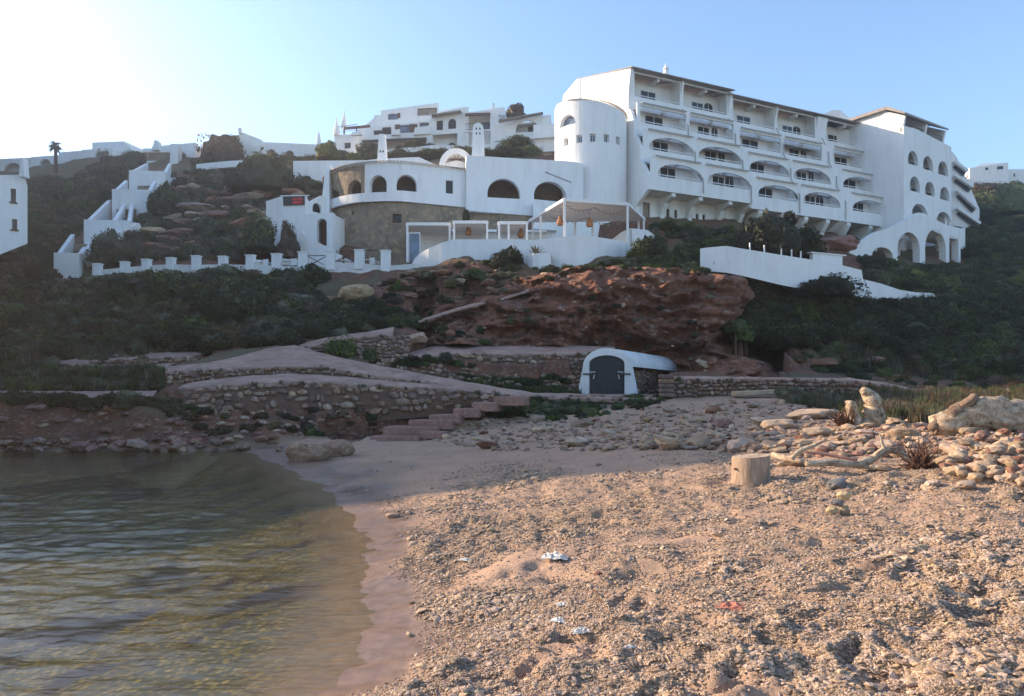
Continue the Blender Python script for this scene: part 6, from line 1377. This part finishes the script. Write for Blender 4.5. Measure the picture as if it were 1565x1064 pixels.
# grass
def grass(poly, n, keys, smin, smax, dmin=14):
    for _ in range(n*6):
        if n <= 0: break
        x, y = rv.uniform(min(p[0] for p in poly), max(p[0] for p in poly)), rv.uniform(min(p[1] for p in poly), max(p[1] for p in poly))
        if not inside(poly, x, y): continue
        p = hit(x, y, dmin)
        if p is None: continue
        n -= 1; GA.append((p, (0, 0, rv.uniform(0,6.28)), (rv.uniform(smin,smax),)*3, rv.choice(keys)))
GA = []
grass([(1190,592),(1300,600),(1420,600),(1565,602),(1565,650),(1440,650),(1320,640),(1280,630),(1200,618)], 750, ['gg','gb','gb','gr'], .40, .85)
grass([(0,577),(240,566),(250,598),(0,599)], 420, ['gg','gr'], .4, .9, 24)
grass([(800,612),(1010,609),(1010,618),(860,636),(800,632)], 110, ['gr','gr','gg'], .25, .5, 20)
grass([(690,585),(885,600),(885,605),(760,600)], 260, ['gr'], .4, .8, 24)
grass([(0,530),(180,530),(330,532),(300,540),(100,552),(0,560)], 260, ['gg','gg','gb'], .6, 1.3, 24)
grass([(560,620),(750,606),(760,640),(700,650),(640,640)], 160, ['gr','gb'], .3, .6, 20)
grass([(1200,430),(1565,400),(1565,590),(1300,570)], 700, ['gg','gb','gr'], .8, 1.6, 40)
grass([(230,300),(460,300),(460,400),(150,400)], 900, ['gg','gb','gg'], .8, 1.6, 45)
for b_ in EDGE:
    if rv.random() < .42: GA.append((b_ + Vector((rv.uniform(-.15,.15), rv.uniform(-.15,.05), -.12)), (0,0,rv.uniform(0,6)), (rv.uniform(.18,.42),)*3, rv.choice(['gr','gg','gb','gb'])))
gm = [m_ for k in ('gg','gr','gb') for m_ in GRASS[k]]; off = {'gg':0,'gr':3,'gb':6}
gn_scatter('grass', gm, [tuple(g[0]) for g in GA], [g[1] for g in GA], [g[2] for g in GA], label='tufts of long grass on banks and slopes', cat='grass', idx=[off[g[3]]+rv.randrange(3) for g in GA])
# ------------------------------------------------------------------ stones of the beach and hillside
def put(me, name, p, s_, label=None, cat=None, group=None, sink=.2, rz=None, tilt=.25, parent=None, mt=None):
    o = bpy.data.objects.new(name, me); COL.objects.link(o); o.location = (p[0], p[1], p[2] + s_[2]*(.75-sink)); o.rotation_euler = (rv.uniform(-tilt,tilt), rv.uniform(-tilt,tilt), rv.uniform(0,6.28) if rz is None else rz); o.scale = s_
    return tag(o, label, cat, group)
def gp(px_, py_, dmin=2.5): return hit(px_, py_, dmin)
# the stony strip: the largest 290 singly, the rest as one mass
field = [(640,672),(750,640),(860,645),(1010,620),(1200,612),(1290,628),(1440,640),(1565,650),(1565,705),(1400,700),(1200,700),(1060,688),(900,690),(760,690)]
cand = []
while len(cand) < 2500:
    x, y = rv.uniform(640,1565), rv.uniform(612,705)
    if not inside(field, x, y): continue
    p = hit(x, y, 9)
    if p is None: continue
    s_ = rv.choice([.03,.04,.05,.06,.08,.1]) * rv.uniform(.8,1.3) * (2.1 if rv.random() < .045 else 1)
    cand.append((s_/p.y, p, s_))
cand.sort(key=lambda q: -q[0])
for q in cand[:280]:
    red = rv.random() < .08; pale = rv.random() < .6 or q[2] > .13; qx_ = CXP + F*q[1].x/q[1].y; put(rv.choice(BIGR if red else BIG) if q[2] > .13 else rv.choice(RKR if red else (RKP if pale else RK)), 'beach_stone', q[1], (q[2]*rv.uniform(1,1.5), q[2]*rv.uniform(.8,1.2), q[2]*rv.uniform(.55,.9)), ('large ' if q[2] > .13 else 'small ') + ('reddish' if red else 'pale tan' if pale else 'brown') + ' stone in the stony strip ' + ('right of the concrete steps' if qx_ < 850 else 'below the boat house' if qx_ < 1010 else 'in front of the dry stone wall' if qx_ < 1190 else 'behind the long driftwood branch' if qx_ < 1400 else 'near the big weathered log'), 'stone', 'stones of the stony strip')
rest = cand[280:]
gn_scatter('cobbles', RKP + RKP + RK + RKR[:2], [tuple(q[1] + Vector((0,0,q[2]*.3))) for q in rest], [(rv.uniform(-.4,.4), rv.uniform(-.4,.4), rv.uniform(0,6.28)) for q in rest], [(q[2]*rv.uniform(.9,1.5), q[2], q[2]*rv.uniform(.5,.9)) for q in rest], label='smaller cobbles filling the stony strip', cat='cobbles')
M['brownrock'] = mat('brown_boulder', (0.34,0.225,0.16), (0.22,0.13,0.09), 2.5, .9, .9, 9, .04, c3=(.42,.31,.23)); BIGW = [m_.copy() for m_ in BIG]
for a in BIGW: a.materials.clear(); a.materials.append(M['brownrock'])
# boulders that can be named
for (px_, py_, Wp, Hp, kind, lab) in [
 (470,704,76,56,'w','large smooth pale boulder at the water edge below the red bank'),(517,697,50,42,'w','lower rounded boulder touching the large one at the water edge'),
 (1190,655,58,24,'p','flat pale boulder in the lit part of the stony strip'),(1238,640,80,26,'p','long low boulder behind the flat lit one'),
 (1090,632,26,16,'r','round orange stone at the back of the stony strip'),(1055,661,22,12,'p','round yellowish stone in the middle of the stony strip'),
 (890,652,40,18,'p','grey boulder left in the stony strip below the boat house'),(830,660,38,14,'p','flat stone at the left end of the stony strip'),
 (1425,745,24,18,'p','pale stone at the foot of the heap of stones'),(1477,748,34,18,'p','pale yellowish rock before the heap of stones'),
 (600,791,22,12,'p','small white stone on the wet sand'),(120,690,34,26,'r','round red boulder standing in the water at the left bank'),(640,377,1,1,'r',None),
 (545,458,56,36,'p','blocky pale outcrop high on the left of the red slope'),(496,462,30,14,'p','small pale outcrop left of the blocky one'),(478,470,18,12,'p','pale rock at the lower left of the red slope'),
 (860,466,44,16,'r','rounded red boulder at the left of the bluff'),(638,522,36,20,'p','pale boulder set in the red bank above the fork'),(700,455,22,12,'p','pale rock on the red slope above the ledge path'),
 (300,326,70,28,'p','pinkish rock outcrop on the scrub slope right of the stepped terraces'),(378,310,60,22,'p','pale pinkish outcrop on the scrub slope above the round green bush'),(322,300,30,12,'r','small outcrop high on the scrub slope'),(348,298,24,10,'p','small pale rock high on the scrub slope'),
 (1130,530,20,18,'p','pale block at the foot of the bluff overhang'),(1280,380,64,30,'r','red rock showing under the hotel pillars'),(1245,388,50,26,'r','second red rock under the hotel pillars, left of the other'),
 (1255,560,60,20,'r','red outcrop low on the dark right slope'),(1330,556,46,14,'r','stony red patch on the dark right slope'),(1218,470,16,8,'p',None)]:
    if not lab: continue
    p = hit(px_, py_, 6 if py_ > 590 else 20)
    if p is None: print('miss', lab); continue
    s_ = p.y/F; put(rv.choice(BIGR if kind == 'r' else (BIGW if kind == 'w' else BIG)), 'boulder', p, (Wp*s_*.46, Wp*s_*.38, Hp*s_*.62), lab, 'boulder', sink=.38, rz=rv.uniform(-.3,.3), tilt=.1)
# rocks loose on the red slope left of the bluff
k = 0; slope_poly = [(480,468),(560,436),(640,412),(740,402),(850,415),(845,440),(780,470),(770,525),(680,528),(640,500),(560,500),(520,520)]
while k < 150:
    x, y = rv.uniform(480,850), rv.uniform(402,530)
    if not inside(slope_poly, x, y): continue
    p = hit(x, y, 30)
    if p is None: continue
    s_ = rv.choice([.12,.15,.2,.25,.4])*rv.uniform(.8,1.2); put(rv.choice(RKP if rv.random() < .35 else (RKR if rv.random() < .6 else RK)) if s_ < .22 else rv.choice(BIGR if rv.random() < .6 else BIG), 'slope_rock', p, (s_*1.2, s_, s_*.7), 'rock lying loose on the red slope left of the bluff', 'rock', 'rocks on the red slope'); k += 1
k = 0
while k < 90:       # rocks among the scrub above the balustrade
    x, y = rv.uniform(230,460), rv.uniform(290,390); p = hit(x, y, 40)
    if p is None: k += 1; continue
    s_ = rv.choice([.25,.4,.55,.85])*rv.uniform(.8,1.2); put(rv.choice(BIG if rv.random() < .5 else BIGR), 'hillside_rock', p, (s_*1.3, s_, s_*.7), 'rock showing through the scrub between the stepped terraces and the gatehouse', 'rock', 'rocks in the scrub', sink=.05); k += 1
k = 0
while k < 80:       # stones of the left shore
    x, y = rv.uniform(0,430), rv.uniform(676,693); p = hit(x, y, 18)
    if p is None: k += 1; continue
    s_ = rv.choice([.08,.1,.14,.2])*rv.uniform(.8,1.2)*(1.4 if 150 < x < 240 else 1); put(rv.choice(RK if rv.random() < .5 else RKR), 'shore_stone', p, (s_*1.3, s_, s_*.7), 'stone at the foot of the bank along the far water line', 'stone', 'stones along the far water line'); k += 1
# stones embedded in the red bank under the lowest retaining wall
for k in range(110):
    x, y = rv.uniform(270,640), rv.uniform(640,672); p = hit(x, y, 18)
    if p is None: continue
    s_ = rv.choice([.05,.07,.1,.14]); put(rv.choice(RKR if rv.random() < .6 else RKP), 'bank_stone', p, (s_*1.3, s_, s_*.8), 'stone embedded in the red bank under the lowest retaining wall', 'stone', 'stones of the red bank', sink=.5)
k = 0
while k < 60:
    x, y = rv.uniform(0,275), rv.uniform(622,686); p = hit(x, y, 18); k += 1
    if p is None: continue
    s_ = rv.choice([.05,.07,.1,.14,.2]); put(rv.choice(BIGR if s_ > .15 else (RKR if rv.random() < .7 else RK)), 'bank_stone', p, (s_*1.4, s_, s_*.8), 'reddish rock set in the earth bank under the promenade at the left', 'rock', 'rocks of the left bank', sink=.5)
for (x, y, w_, lab) in ((1050,558,46,'large fallen red block at the foot of the bluff behind the dry stone wall'),(1100,566,34,'smaller red block right of the large fallen one'),(1150,568,50,'red boulder under the overhanging end of the bluff'),(1010,548,30,'red block just above the vault of the boat house'),(790,524,34,'red block on the upper walkway edge left of the boat house'),(700,520,26,'reddish block at the left end of the upper walkway')):
    p = hit(x, y, 34)
    if p is not None: s_ = p.y/F; put(rv.choice(BIGR), 'fallen_block', p, (w_*s_*.5, w_*s_*.4, w_*s_*.42), lab, 'rock', sink=.3)
# heap of stones at the right
hp = [(1435,722),(1450,712),(1470,700),(1500,690),(1540,688),(1565,690),(1590,700),(1590,740),(1565,742),(1520,738),(1480,735),(1445,733)]
k = 0
while k < 120:
    x, y = rv.uniform(1430,1590), rv.uniform(686,742)
    if not inside(hp, x, y): continue
    p = hit(x, min(y+6, 745), 6)
    if p is None: continue
    s_ = rv.uniform(.045,.105); lift = max(0, (742-y)*p.y/F*.5); put(rv.choice(BIG if rv.random() < .75 else BIGR), 'heaped_stone', p + Vector((0,0,min(lift,.28))), (s_*1.1, s_*.95, s_*1.0), 'rounded stone in the heap of stones at the right edge of the beach', 'stone', 'heap of stones at the right'); k += 1
# ------------------------------------------------------------------ big weathered log at the right, with a root end
def limb(b, pts, rad, n=10, wob=.12, seed=0):
    o = Vector((seed*1.7, 3, 5)); P2 = []; R2 = []
    for i in range(len(pts)-1):
        for k in range(4): t_ = k/4; p = Vector(pts[i]).lerp(Vector(pts[i+1]), t_); r_ = rad[i]+(rad[i+1]-rad[i])*t_; P2.append(p + Vector((mnoise.noise(p*3+o), mnoise.noise(p*3.1-o), mnoise.noise(p*2.7+o*2)))*r_*wob*3); R2.append(r_*(1+.25*mnoise.noise(p*5+o)))
    P2.append(Vector(pts[-1])); R2.append(rad[-1]); n0 = len(b.v); n = n*2 if n > 8 else n; b.tube(P2, R2, n)
    for i in range(len(P2)):
        for k in range(n):
            j = n0 + i*n + k; p = Vector(b.v[j]); d = p - P2[i]; a = k/n*6.283; w_ = mnoise.noise(Vector((math.cos(a)*2.6, math.sin(a)*2.6, i*.22+seed))) + .6*mnoise.noise(Vector((math.cos(a)*6, math.sin(a)*6, i*.3+seed)))
            b.v[j] = tuple(P2[i] + d*(1 + .34*w_))
    return b
M['log'] = mat('sun_bleached_log', (0.46,0.36,0.25), (0.19,0.115,0.07), 9, .88, .9, 30, .02, c3=(.55,.45,.33), contrast=(.42,.66))
M['greyroot'] = mat('grey_brown_root', (0.27,0.19,0.13), (0.14,0.09,0.06), 8, .9, .8, 30, .02)
M['root'] = mat('tangled_root_wood', (0.14,0.07,0.045), (0.09,0.045,0.03), 12, .9, .4)
lg = thing('weathered_log', 'massive pale weathered trunk with a broken root end at the right of the beach', 'log', tuple(gp(1500,668)))
D_ = gp(1500,664).y
b = MB(); limb(b, [W(1418,646,D_+.1), W(1450,648,D_), W(1490,640,D_), W(1530,638,D_), W(1600,645,D_+.2)], [.13,.24,.34,.33,.30], 16, .16, 1); b.build('trunk', M['log'], lg, smooth=True)
b = MB(); limb(b, [W(1450,640,D_-.05), W(1462,628,D_-.1), W(1480,618,D_)], [.14,.13,.09], 9, .25, 2); limb(b, [W(1462,642,D_), W(1470,622,D_-.1), W(1490,607,D_-.2), W(1494,606,D_-.2)], [.12,.10,.07,.04], 9, .3, 3); limb(b, [W(1424,654,D_-.1), W(1435,638,D_), W(1452,628,D_)], [.08,.12,.06], 8, .3, 4); b.build('root_stub', M['greyroot'], lg, smooth=True)
b = MB(); limb(b, [W(1480,640,D_-.1), W(1500,622,D_-.15), W(1530,620,D_-.1), W(1552,632,D_)], [.10,.16,.16,.08], 10, .3, 8); b.build('bark_ridge', M['log'], lg, smooth=True)
ub = thing('upright_stump', 'upright twisted pale stump with dark roots standing on the stony strip', 'stump', tuple(gp(1325,652)))
D_ = gp(1325,652).y
b = MB(); limb(b, [W(1322,655,D_), W(1327,640,D_), W(1336,622,D_), W(1330,606,D_), W(1322,600,D_), W(1318,603,D_)], [.27,.25,.20,.17,.12,.05], 12, .22, 5); limb(b, [W(1314,650,D_-.1), W(1308,635,D_), W(1298,620,D_), W(1292,616,D_)], [.12,.12,.13,.05], 9, .3, 6); limb(b, [W(1344,652,D_-.1), W(1349,636,D_), W(1342,620,D_)], [.08,.08,.05], 8, .2, 9); b.build('trunk', M['log'], ub, smooth=True)
b = MB()
for k in range(26): a0 = W(1290+rv.uniform(-8,14), 650, D_-.1); tip = a0 + Vector((rv.uniform(-.45,.2), rv.uniform(-.3,.2), rv.uniform(.15,.6))); limb(b, [a0, a0.lerp(tip,.5)+Vector((rv.uniform(-.06,.06),0,0)), tip], [.03,.02,.006], 5, .5, k)
b.build('root', M['root'], ub)
# round sawn stump
D_ = gp(1148,737).y; sc0 = gp(1148,737); st = thing('sawn_stump', 'round pale sawn tree stump standing on the sunlit sand', 'stump', tuple(sc0)); r_ = 28.5*D_/F; h_ = 40*D_/F
b = MB(); n = 40; prof = [(1.04,-.06),(1.02,.02),(.98,.5),(.99,.92),(.97,1.0)]
V = []; 
for rr_, z in prof:
    for k in range(n): a = 2*PI*k/n; w_ = 1+.035*mnoise.noise(Vector((math.cos(a)*1.5, math.sin(a)*1.5, z*.3)))+.012*mnoise.noise(Vector((math.cos(a)*9, math.sin(a)*9, z))); V.append((r_*rr_*w_*math.cos(a), r_*rr_*w_*math.sin(a), h_*z + (.02*math.cos(a) if z == 1 else 0)))
b.add(V, [(i*n+k, i*n+(k+1)%n, (i+1)*n+(k+1)%n, (i+1)*n+k) for i in range(4) for k in range(n)]); link('bark', b.mesh('bark', smooth=True), M['stump'] if 'stump' in M else M['log'], st)
b = MB(); b.add(V[-n:] + [(0,0,h_*1.0)], [(k, (k+1)%n, n) for k in range(n)]); link('sawn_top', b.mesh('sawn_top', recalc=False), M['log'], st)
b = MB(); b.tube([(-r_*.93,-.10,h_*.52), (-r_*1.03,-.12,h_*.53)], .016, 8); link('knot', b.mesh('knot'), M['root'], st)
# driftwood branch, forked, lying behind the stump, ending in a root tangle
D_ = 10.4
dw = thing('driftwood_branch', 'long pale forked driftwood branch with a spiky root ball at its right end', 'driftwood', tuple(W(1320, 712, D_)))
b = MB(); limb(b, [W(1232,709,D_-.2), W(1262,709,D_-.2), W(1312,709,D_-.1), W(1335,700,D_), W(1352,688,D_), W(1372,690,D_), W(1392,703,D_-.1), W(1402,712,D_-.2)], [.035,.055,.06,.055,.05,.045,.04,.03], 10, .18, 11)
limb(b, [W(1352,688,D_), W(1348,678,D_), W(1344,662,D_)], [.03,.02,.008], 7, .2, 12); limb(b, [W(1310,710,D_), W(1345,716,D_-.3), W(1372,722,D_-.3), W(1398,722,D_-.3)], [.035,.035,.03,.02], 8, .2, 13); b.build('branch', M['log'], dw, smooth=True)
b = MB(); c_ = W(1410, 716, D_-.3)
for k in range(110):
    a = rv.uniform(0, 6.28); el = rv.uniform(-.1, 1.5); L_ = rv.uniform(.25,.52); d = Vector((math.cos(a)*math.cos(el), math.sin(a)*math.cos(el)*.7, math.sin(el)*1.05)); p0 = c_ + Vector((rv.uniform(-.1,.1), rv.uniform(-.08,.08), rv.uniform(-.08,.05))); m1 = p0 + d*L_*.5 + Vector((rv.uniform(-.11,.11), rv.uniform(-.08,.08), rv.uniform(-.09,.09)))
    limb(b, [p0, m1, p0+d*L_+Vector((rv.uniform(-.07,.07), 0, rv.uniform(-.06,.04)))], [.013,.008,.002], 5, .9, k)
b.build('root_ball', M['root'], dw)
d2 = thing('driftwood_branch', 'shorter driftwood stick rising to a dark tip just right of the sawn stump', 'driftwood', tuple(W(1215, 712, D_)))
b = MB(); limb(b, [W(1180,694,D_+.4), W(1205,700,D_+.1), W(1226,706,D_-.1)], [.04,.045,.035], 8, .2, 21); limb(b, [W(1210,702,D_), W(1222,690,D_), W(1243,682,D_), W(1263,671,D_)], [.03,.035,.03,.012], 8, .2, 22); b.build('branch', M['log'], d2, smooth=True)
d3 = thing('driftwood_branch', 'thin reddish stick lying behind the long driftwood branch', 'driftwood', tuple(W(1260, 700, D_+.6)))
b = MB(); limb(b, [W(1224,691,D_+.7), W(1262,694,D_+.6), W(1310,704,D_+.4)], [.022,.026,.02], 7, .15, 23); b.build('branch', M['step'] if 'step' in M else M['path'], d3, smooth=True)
put(BIG[2], 'boulder', gp(1218,713), (.20,.14,.12), 'square brown stone propped at the foot of the short driftwood stick', 'boulder', sink=.3, rz=.2)
put(BIG[5], 'boulder', gp(1198,712), (.10,.08,.07), 'grey stone left of the square brown one by the driftwood', 'boulder', sink=.3, rz=.2)
# cairn and its grey neighbour
M['slate'] = mat('grey_stone', (0.20,0.19,0.18), (0.15,0.14,0.135), 9, .85, .4, 30, .01); M['yellowstone'] = mat('yellowish_stone', (0.50,0.39,0.22), (0.40,0.30,0.17), 8, .9, .5, 30, .01)
def own(me, m_): c_ = me.copy(); c_.materials.clear(); c_.materials.append(m_); return c_
g0 = gp(1281,787); D_ = g0.y; s_ = D_/F
SL, YL = own(BIG[0], M['slate']), own(BIG[3], M['yellowstone'])
def cs(px_, py_, wp, hp_, me, lab, name='cairn_stone'): o = bpy.data.objects.new(name, me); COL.objects.link(o); o.location = W(px_, py_, D_); o.scale = (wp*s_*.5, wp*s_*.42, hp_*s_*.86); o.rotation_euler = (rv.uniform(-.1,.1), rv.uniform(-.1,.1), rv.uniform(-.4,.4)); return tag(o, lab, 'stone')
cs(1270,780,17,13,YL,'yellowish stone at the bottom left of the little cairn'); cs(1291,780,16,13,BIG[4],'pale stone at the bottom right of the little cairn'); cs(1279,768,22,10,SL,'flat grey stone in the middle of the little cairn'); cs(1288,757,20,13,YL,'yellowish stone on top of the little cairn')
gg = gp(1279,748); D_ = gg.y; s_ = D_/F; cs(1279,740,30,18,SL,'smooth dark grey stone behind the little cairn','beach_stone')
for (px_, py_, w_, lab, me) in [(752,812,14,'pair of round brown stones on the gravel left of the litter',YL),(722,822,11,'small round stone left of the pair of brown stones',BIG[1]),(631,833,12,'small pale stone on the wet sand in the middle',BIG[4]),(626,972,14,'little pale stones at the edge of the wet sand',BIG[5]),(776,918,11,'small grey stone at the edge of the bare sand patch',SL),(915,712,12,'small orange stone at the shadow line',BIGR[2]),(1172,724,10,'small flat stone leaning at the foot of the sawn stump',BIGR[3])]:
    p = gp(px_, py_); put(me, 'beach_stone', p, (w_*p.y/F*.5, w_*p.y/F*.42, w_*p.y/F*.36), lab, 'stone', sink=.3)
# ------------------------------------------------------------------ fine gravel, chips and dry seagrass bits
PB = []
for i in range(10):
    me = rock_mesh('pebble', 200+i, 1, .35, .62, .5); me.materials.append(M['pebble']); PB.append(me)
n = 340000; qx = RNG.uniform(500, 1800, n); qy = RNG.uniform(690, 1090, n); D_ = 1.55*F/(qy-HOR)
for _ in range(6): X_ = D_*(qx-CXP)/F; D_ = np.clip((EYE - height(X_, D_))*F/(qy-HOR), 2.2, 20)
X_ = D_*(qx-CXP)/F; Z_ = height(X_, D_)
def gval(A, x, y):
    i = np.clip(np.searchsorted(GX, x), 1, len(GX)-1); j = np.clip(np.searchsorted(GY, y), 1, len(GY)-1); return A[j, i]
g_ = gval(grav, X_, D_); keep = (RNG.random(n) < (g_**.8*.9 + .025)) & (Z_ > .05)
X_, D_, Z_ = X_[keep], D_[keep], Z_[keep]; n = len(X_); print('pebbles', n)
sz = (.0040 + .0062*RNG.random(n)**2.2) * (1 + .9*smooth01(fbm(X_, D_, 1.3, 3), .08, .3)) * (1 + .055*D_) * np.where(RNG.random(n) < .03, 1.9, 1)
gn_scatter('gravel', PB, np.stack([X_, D_, Z_ + sz*.35], -1), RNG.uniform(-.5,.5,(n,3)) + np.stack([np.zeros(n), np.zeros(n), RNG.uniform(0,6.28,n)], -1), np.stack([sz*RNG.uniform(.9,1.7,n), sz, sz*RNG.uniform(.5,1,n)], -1), label='loose gravel and shingle strewn over the beach', cat='gravel')
# dark dry seagrass strands
sg_ = MB(); sg_.add([(-1,0,0),(-.3,.09,.06),(.4,.02,.1),(1,.1,.02),(1,.16,.02),(.4,.1,.1),(-.3,.17,.06),(-1,.07,0)], [(0,1,6,7),(1,2,5,6),(2,3,4,5)]); sgm = sg_.mesh('strand', recalc=False); M['wrack'] = mat('dry_seagrass', (0.09,0.055,0.035), (0.15,0.10,0.06), 20, .9, 0, rand=.4); sgm.materials.append(M['wrack'])
n = 26000; qx = RNG.uniform(600, 1640, n); qy = 1090 - 370*RNG.random(n)**1.3; D_ = 1.55*F/(qy-HOR)
for _ in range(6): X_ = D_*(qx-CXP)/F; D_ = np.clip((EYE - height(X_, D_))*F/(qy-HOR), 2.2, 20)
X_ = D_*(qx-CXP)/F; Z_ = height(X_, D_); k_ = (RNG.random(n) < gval(grav, X_, D_)*.75+.06) & (Z_ > .07); X_, D_, Z_ = X_[k_], D_[k_], Z_[k_]; n = len(X_)
L_ = RNG.uniform(.008,.03,n)*(1+.04*D_); sl_ = RNG.uniform(0,1,9000); yy_ = 4 + sl_*12; xx_ = np.interp(yy_, [4,5.4,8.2,12.2,17.6], [-1.0,-1.1,-1.5,-2.7,-5.2]) + RNG.normal(.55,.16,9000) + fbm(yy_, yy_*0, 1.2, 3)*.5; kk_ = RNG.random(9000) < smooth01(fbm(xx_, yy_, 1.5, 3), -.15, .2); xx_, yy_ = xx_[kk_], yy_[kk_]
X_ = np.concatenate([X_, xx_]); D_ = np.concatenate([D_, yy_]); Z_ = np.concatenate([Z_, height(xx_, yy_)]); n = len(X_)
L_ = RNG.uniform(.008,.03,n)*(1+.04*D_); gn_scatter('dry_seagrass', [sgm], np.stack([X_, D_, Z_+.008], -1), np.stack([RNG.uniform(-.4,.4,n), RNG.uniform(-.4,.4,n), RNG.uniform(0,6.28,n)], -1), np.stack([L_, L_*.9, L_*1.2], -1), label='dark dry seagrass strands strewn through the gravel', cat='seagrass')

# ------------------------------------------------------------------ litter and small finds
M['plastic'] = mat('thin_white_plastic', (0.62,0.60,0.55), (0.46,0.43,0.38), 30, .5, .3, 60); M['sponge'] = mat('salmon_red_sponge', (0.46,0.19,0.12), (0.36,0.13,0.09), 30, .9, .8, 60, .01)
def crumple(w_, h_, seed, name, label, cat, px_, py_, m_):
    p = gp(px_, py_); r = random.Random(seed); b = MB(); n = 10; V = []
    s_ = p.y/F
    for i in range(n):
        for j in range(n): V.append((w_*s_*(i/(n-1)-.5+r.uniform(-.06,.06)), w_*s_*.6*(j/(n-1)-.5+r.uniform(-.06,.06)), h_*.7*s_*max(0, r.uniform(.05,1)*(1-abs(i/(n-1)-.5)*1.6)*(1-abs(j/(n-1)-.5)*1.6))))
    k = len(V); V += [(x, y, z-.002) for x, y, z in V]
    b.add(V, [(i*n+j, (i+1)*n+j, (i+1)*n+j+1, i*n+j+1) for i in range(n-1) for j in range(n-1)] + [(k+i*n+j+1, k+(i+1)*n+j+1, k+(i+1)*n+j, k+i*n+j) for i in range(n-1) for j in range(n-1)])
    o = link(name, b.mesh(name, recalc=False), m_, None, (p.x, p.y, p.z+.002), (0,0,r.uniform(-.5,.5))); return tag(o, label, cat)
crumple(38, 26, 1, 'plastic_scrap', 'crumpled white plastic scrap standing up on the gravel edge of the bare sand', 'litter', 848, 856, M['plastic'])
crumple(24, 12, 2, 'plastic_scrap', 'small white plastic scrap lying nearest below the bare sand patch', 'litter', 862, 928, M['plastic'])
crumple(26, 14, 3, 'plastic_scrap', 'folded white plastic scrap below the small one', 'litter', 855, 950, M['plastic'])
crumple(36, 16, 4, 'plastic_scrap', 'yellowish folded plastic sheet lying lowest in the row of litter', 'litter', 892, 982, M['plastic'])
crumple(18, 10, 5, 'plastic_scrap', 'tiny white scrap right of the yellowish sheet', 'litter', 963, 997, M['plastic'])
crumple(22, 6, 6, 'plastic_scrap', 'thin white scrap half buried left of the standing one', 'litter', 712, 856, M['plastic'])
crumple(48, 16, 7, 'sponge', 'salmon red piece of sponge lying on the gravel at right of centre', 'sponge', 1120, 930, M['sponge'])
crumple(12, 8, 8, 'plastic_scrap', 'little red scrap on the sand right of the standing white one', 'litter', 914, 881, M['sponge'])
for i, (x0, y0, x1, y1, lab) in enumerate([(880,853,925,838,'thin dark stick lying beside the standing white plastic scrap'),(915,915,932,938,'curved pale twig right of the litter row'),(690,745,712,747,'dark thin twig at the shadow line on the left'),(1003,1002,1025,1018,'straight pale twig near the bottom edge'),(718,742,752,748,'bundle of thin pale twigs at the shadow line'),(905,905,917,922,'short brown twig beside the curved pale one')]):
    a, c_ = gp(x0,y0), gp(x1,y1); b = MB(); m1 = a.lerp(c_,.5)+Vector((.02,.01,.02)); limb(b, [a+Vector((0,0,.01)), m1, c_+Vector((0,0,.012))], [.004,.006,.003], 5, .4, i); tag(b.build('twig', M['log'] if i in (1,3,4) else M['root']), lab, 'twig')
# ------------------------------------------------------------------ volume added to imitate the lens glare over the left hillside
hz = MB(); hz.box(-185, 175, -8, 185, -7, 62); hm_ = bpy.data.materials.new('thin_glare_haze'); hm_.use_nodes = True; t = hm_.node_tree; t.nodes.remove(t.nodes["Principled BSDF"])
pv = t.nodes.new("ShaderNodeVolumePrincipled"); pv.inputs["Color"].default_value = (.99,.94,.86,1); pv.inputs["Density"].default_value = GLARE_HAZE; pv.inputs["Anisotropy"].default_value = 0.82
t.links.new(pv.outputs[0], t.nodes["Material Output"].inputs["Volume"])
tag(hz.build('glare_haze', hm_), 'thin bright volume added across the cove to imitate lens glare', 'glare_haze', kind='stuff')
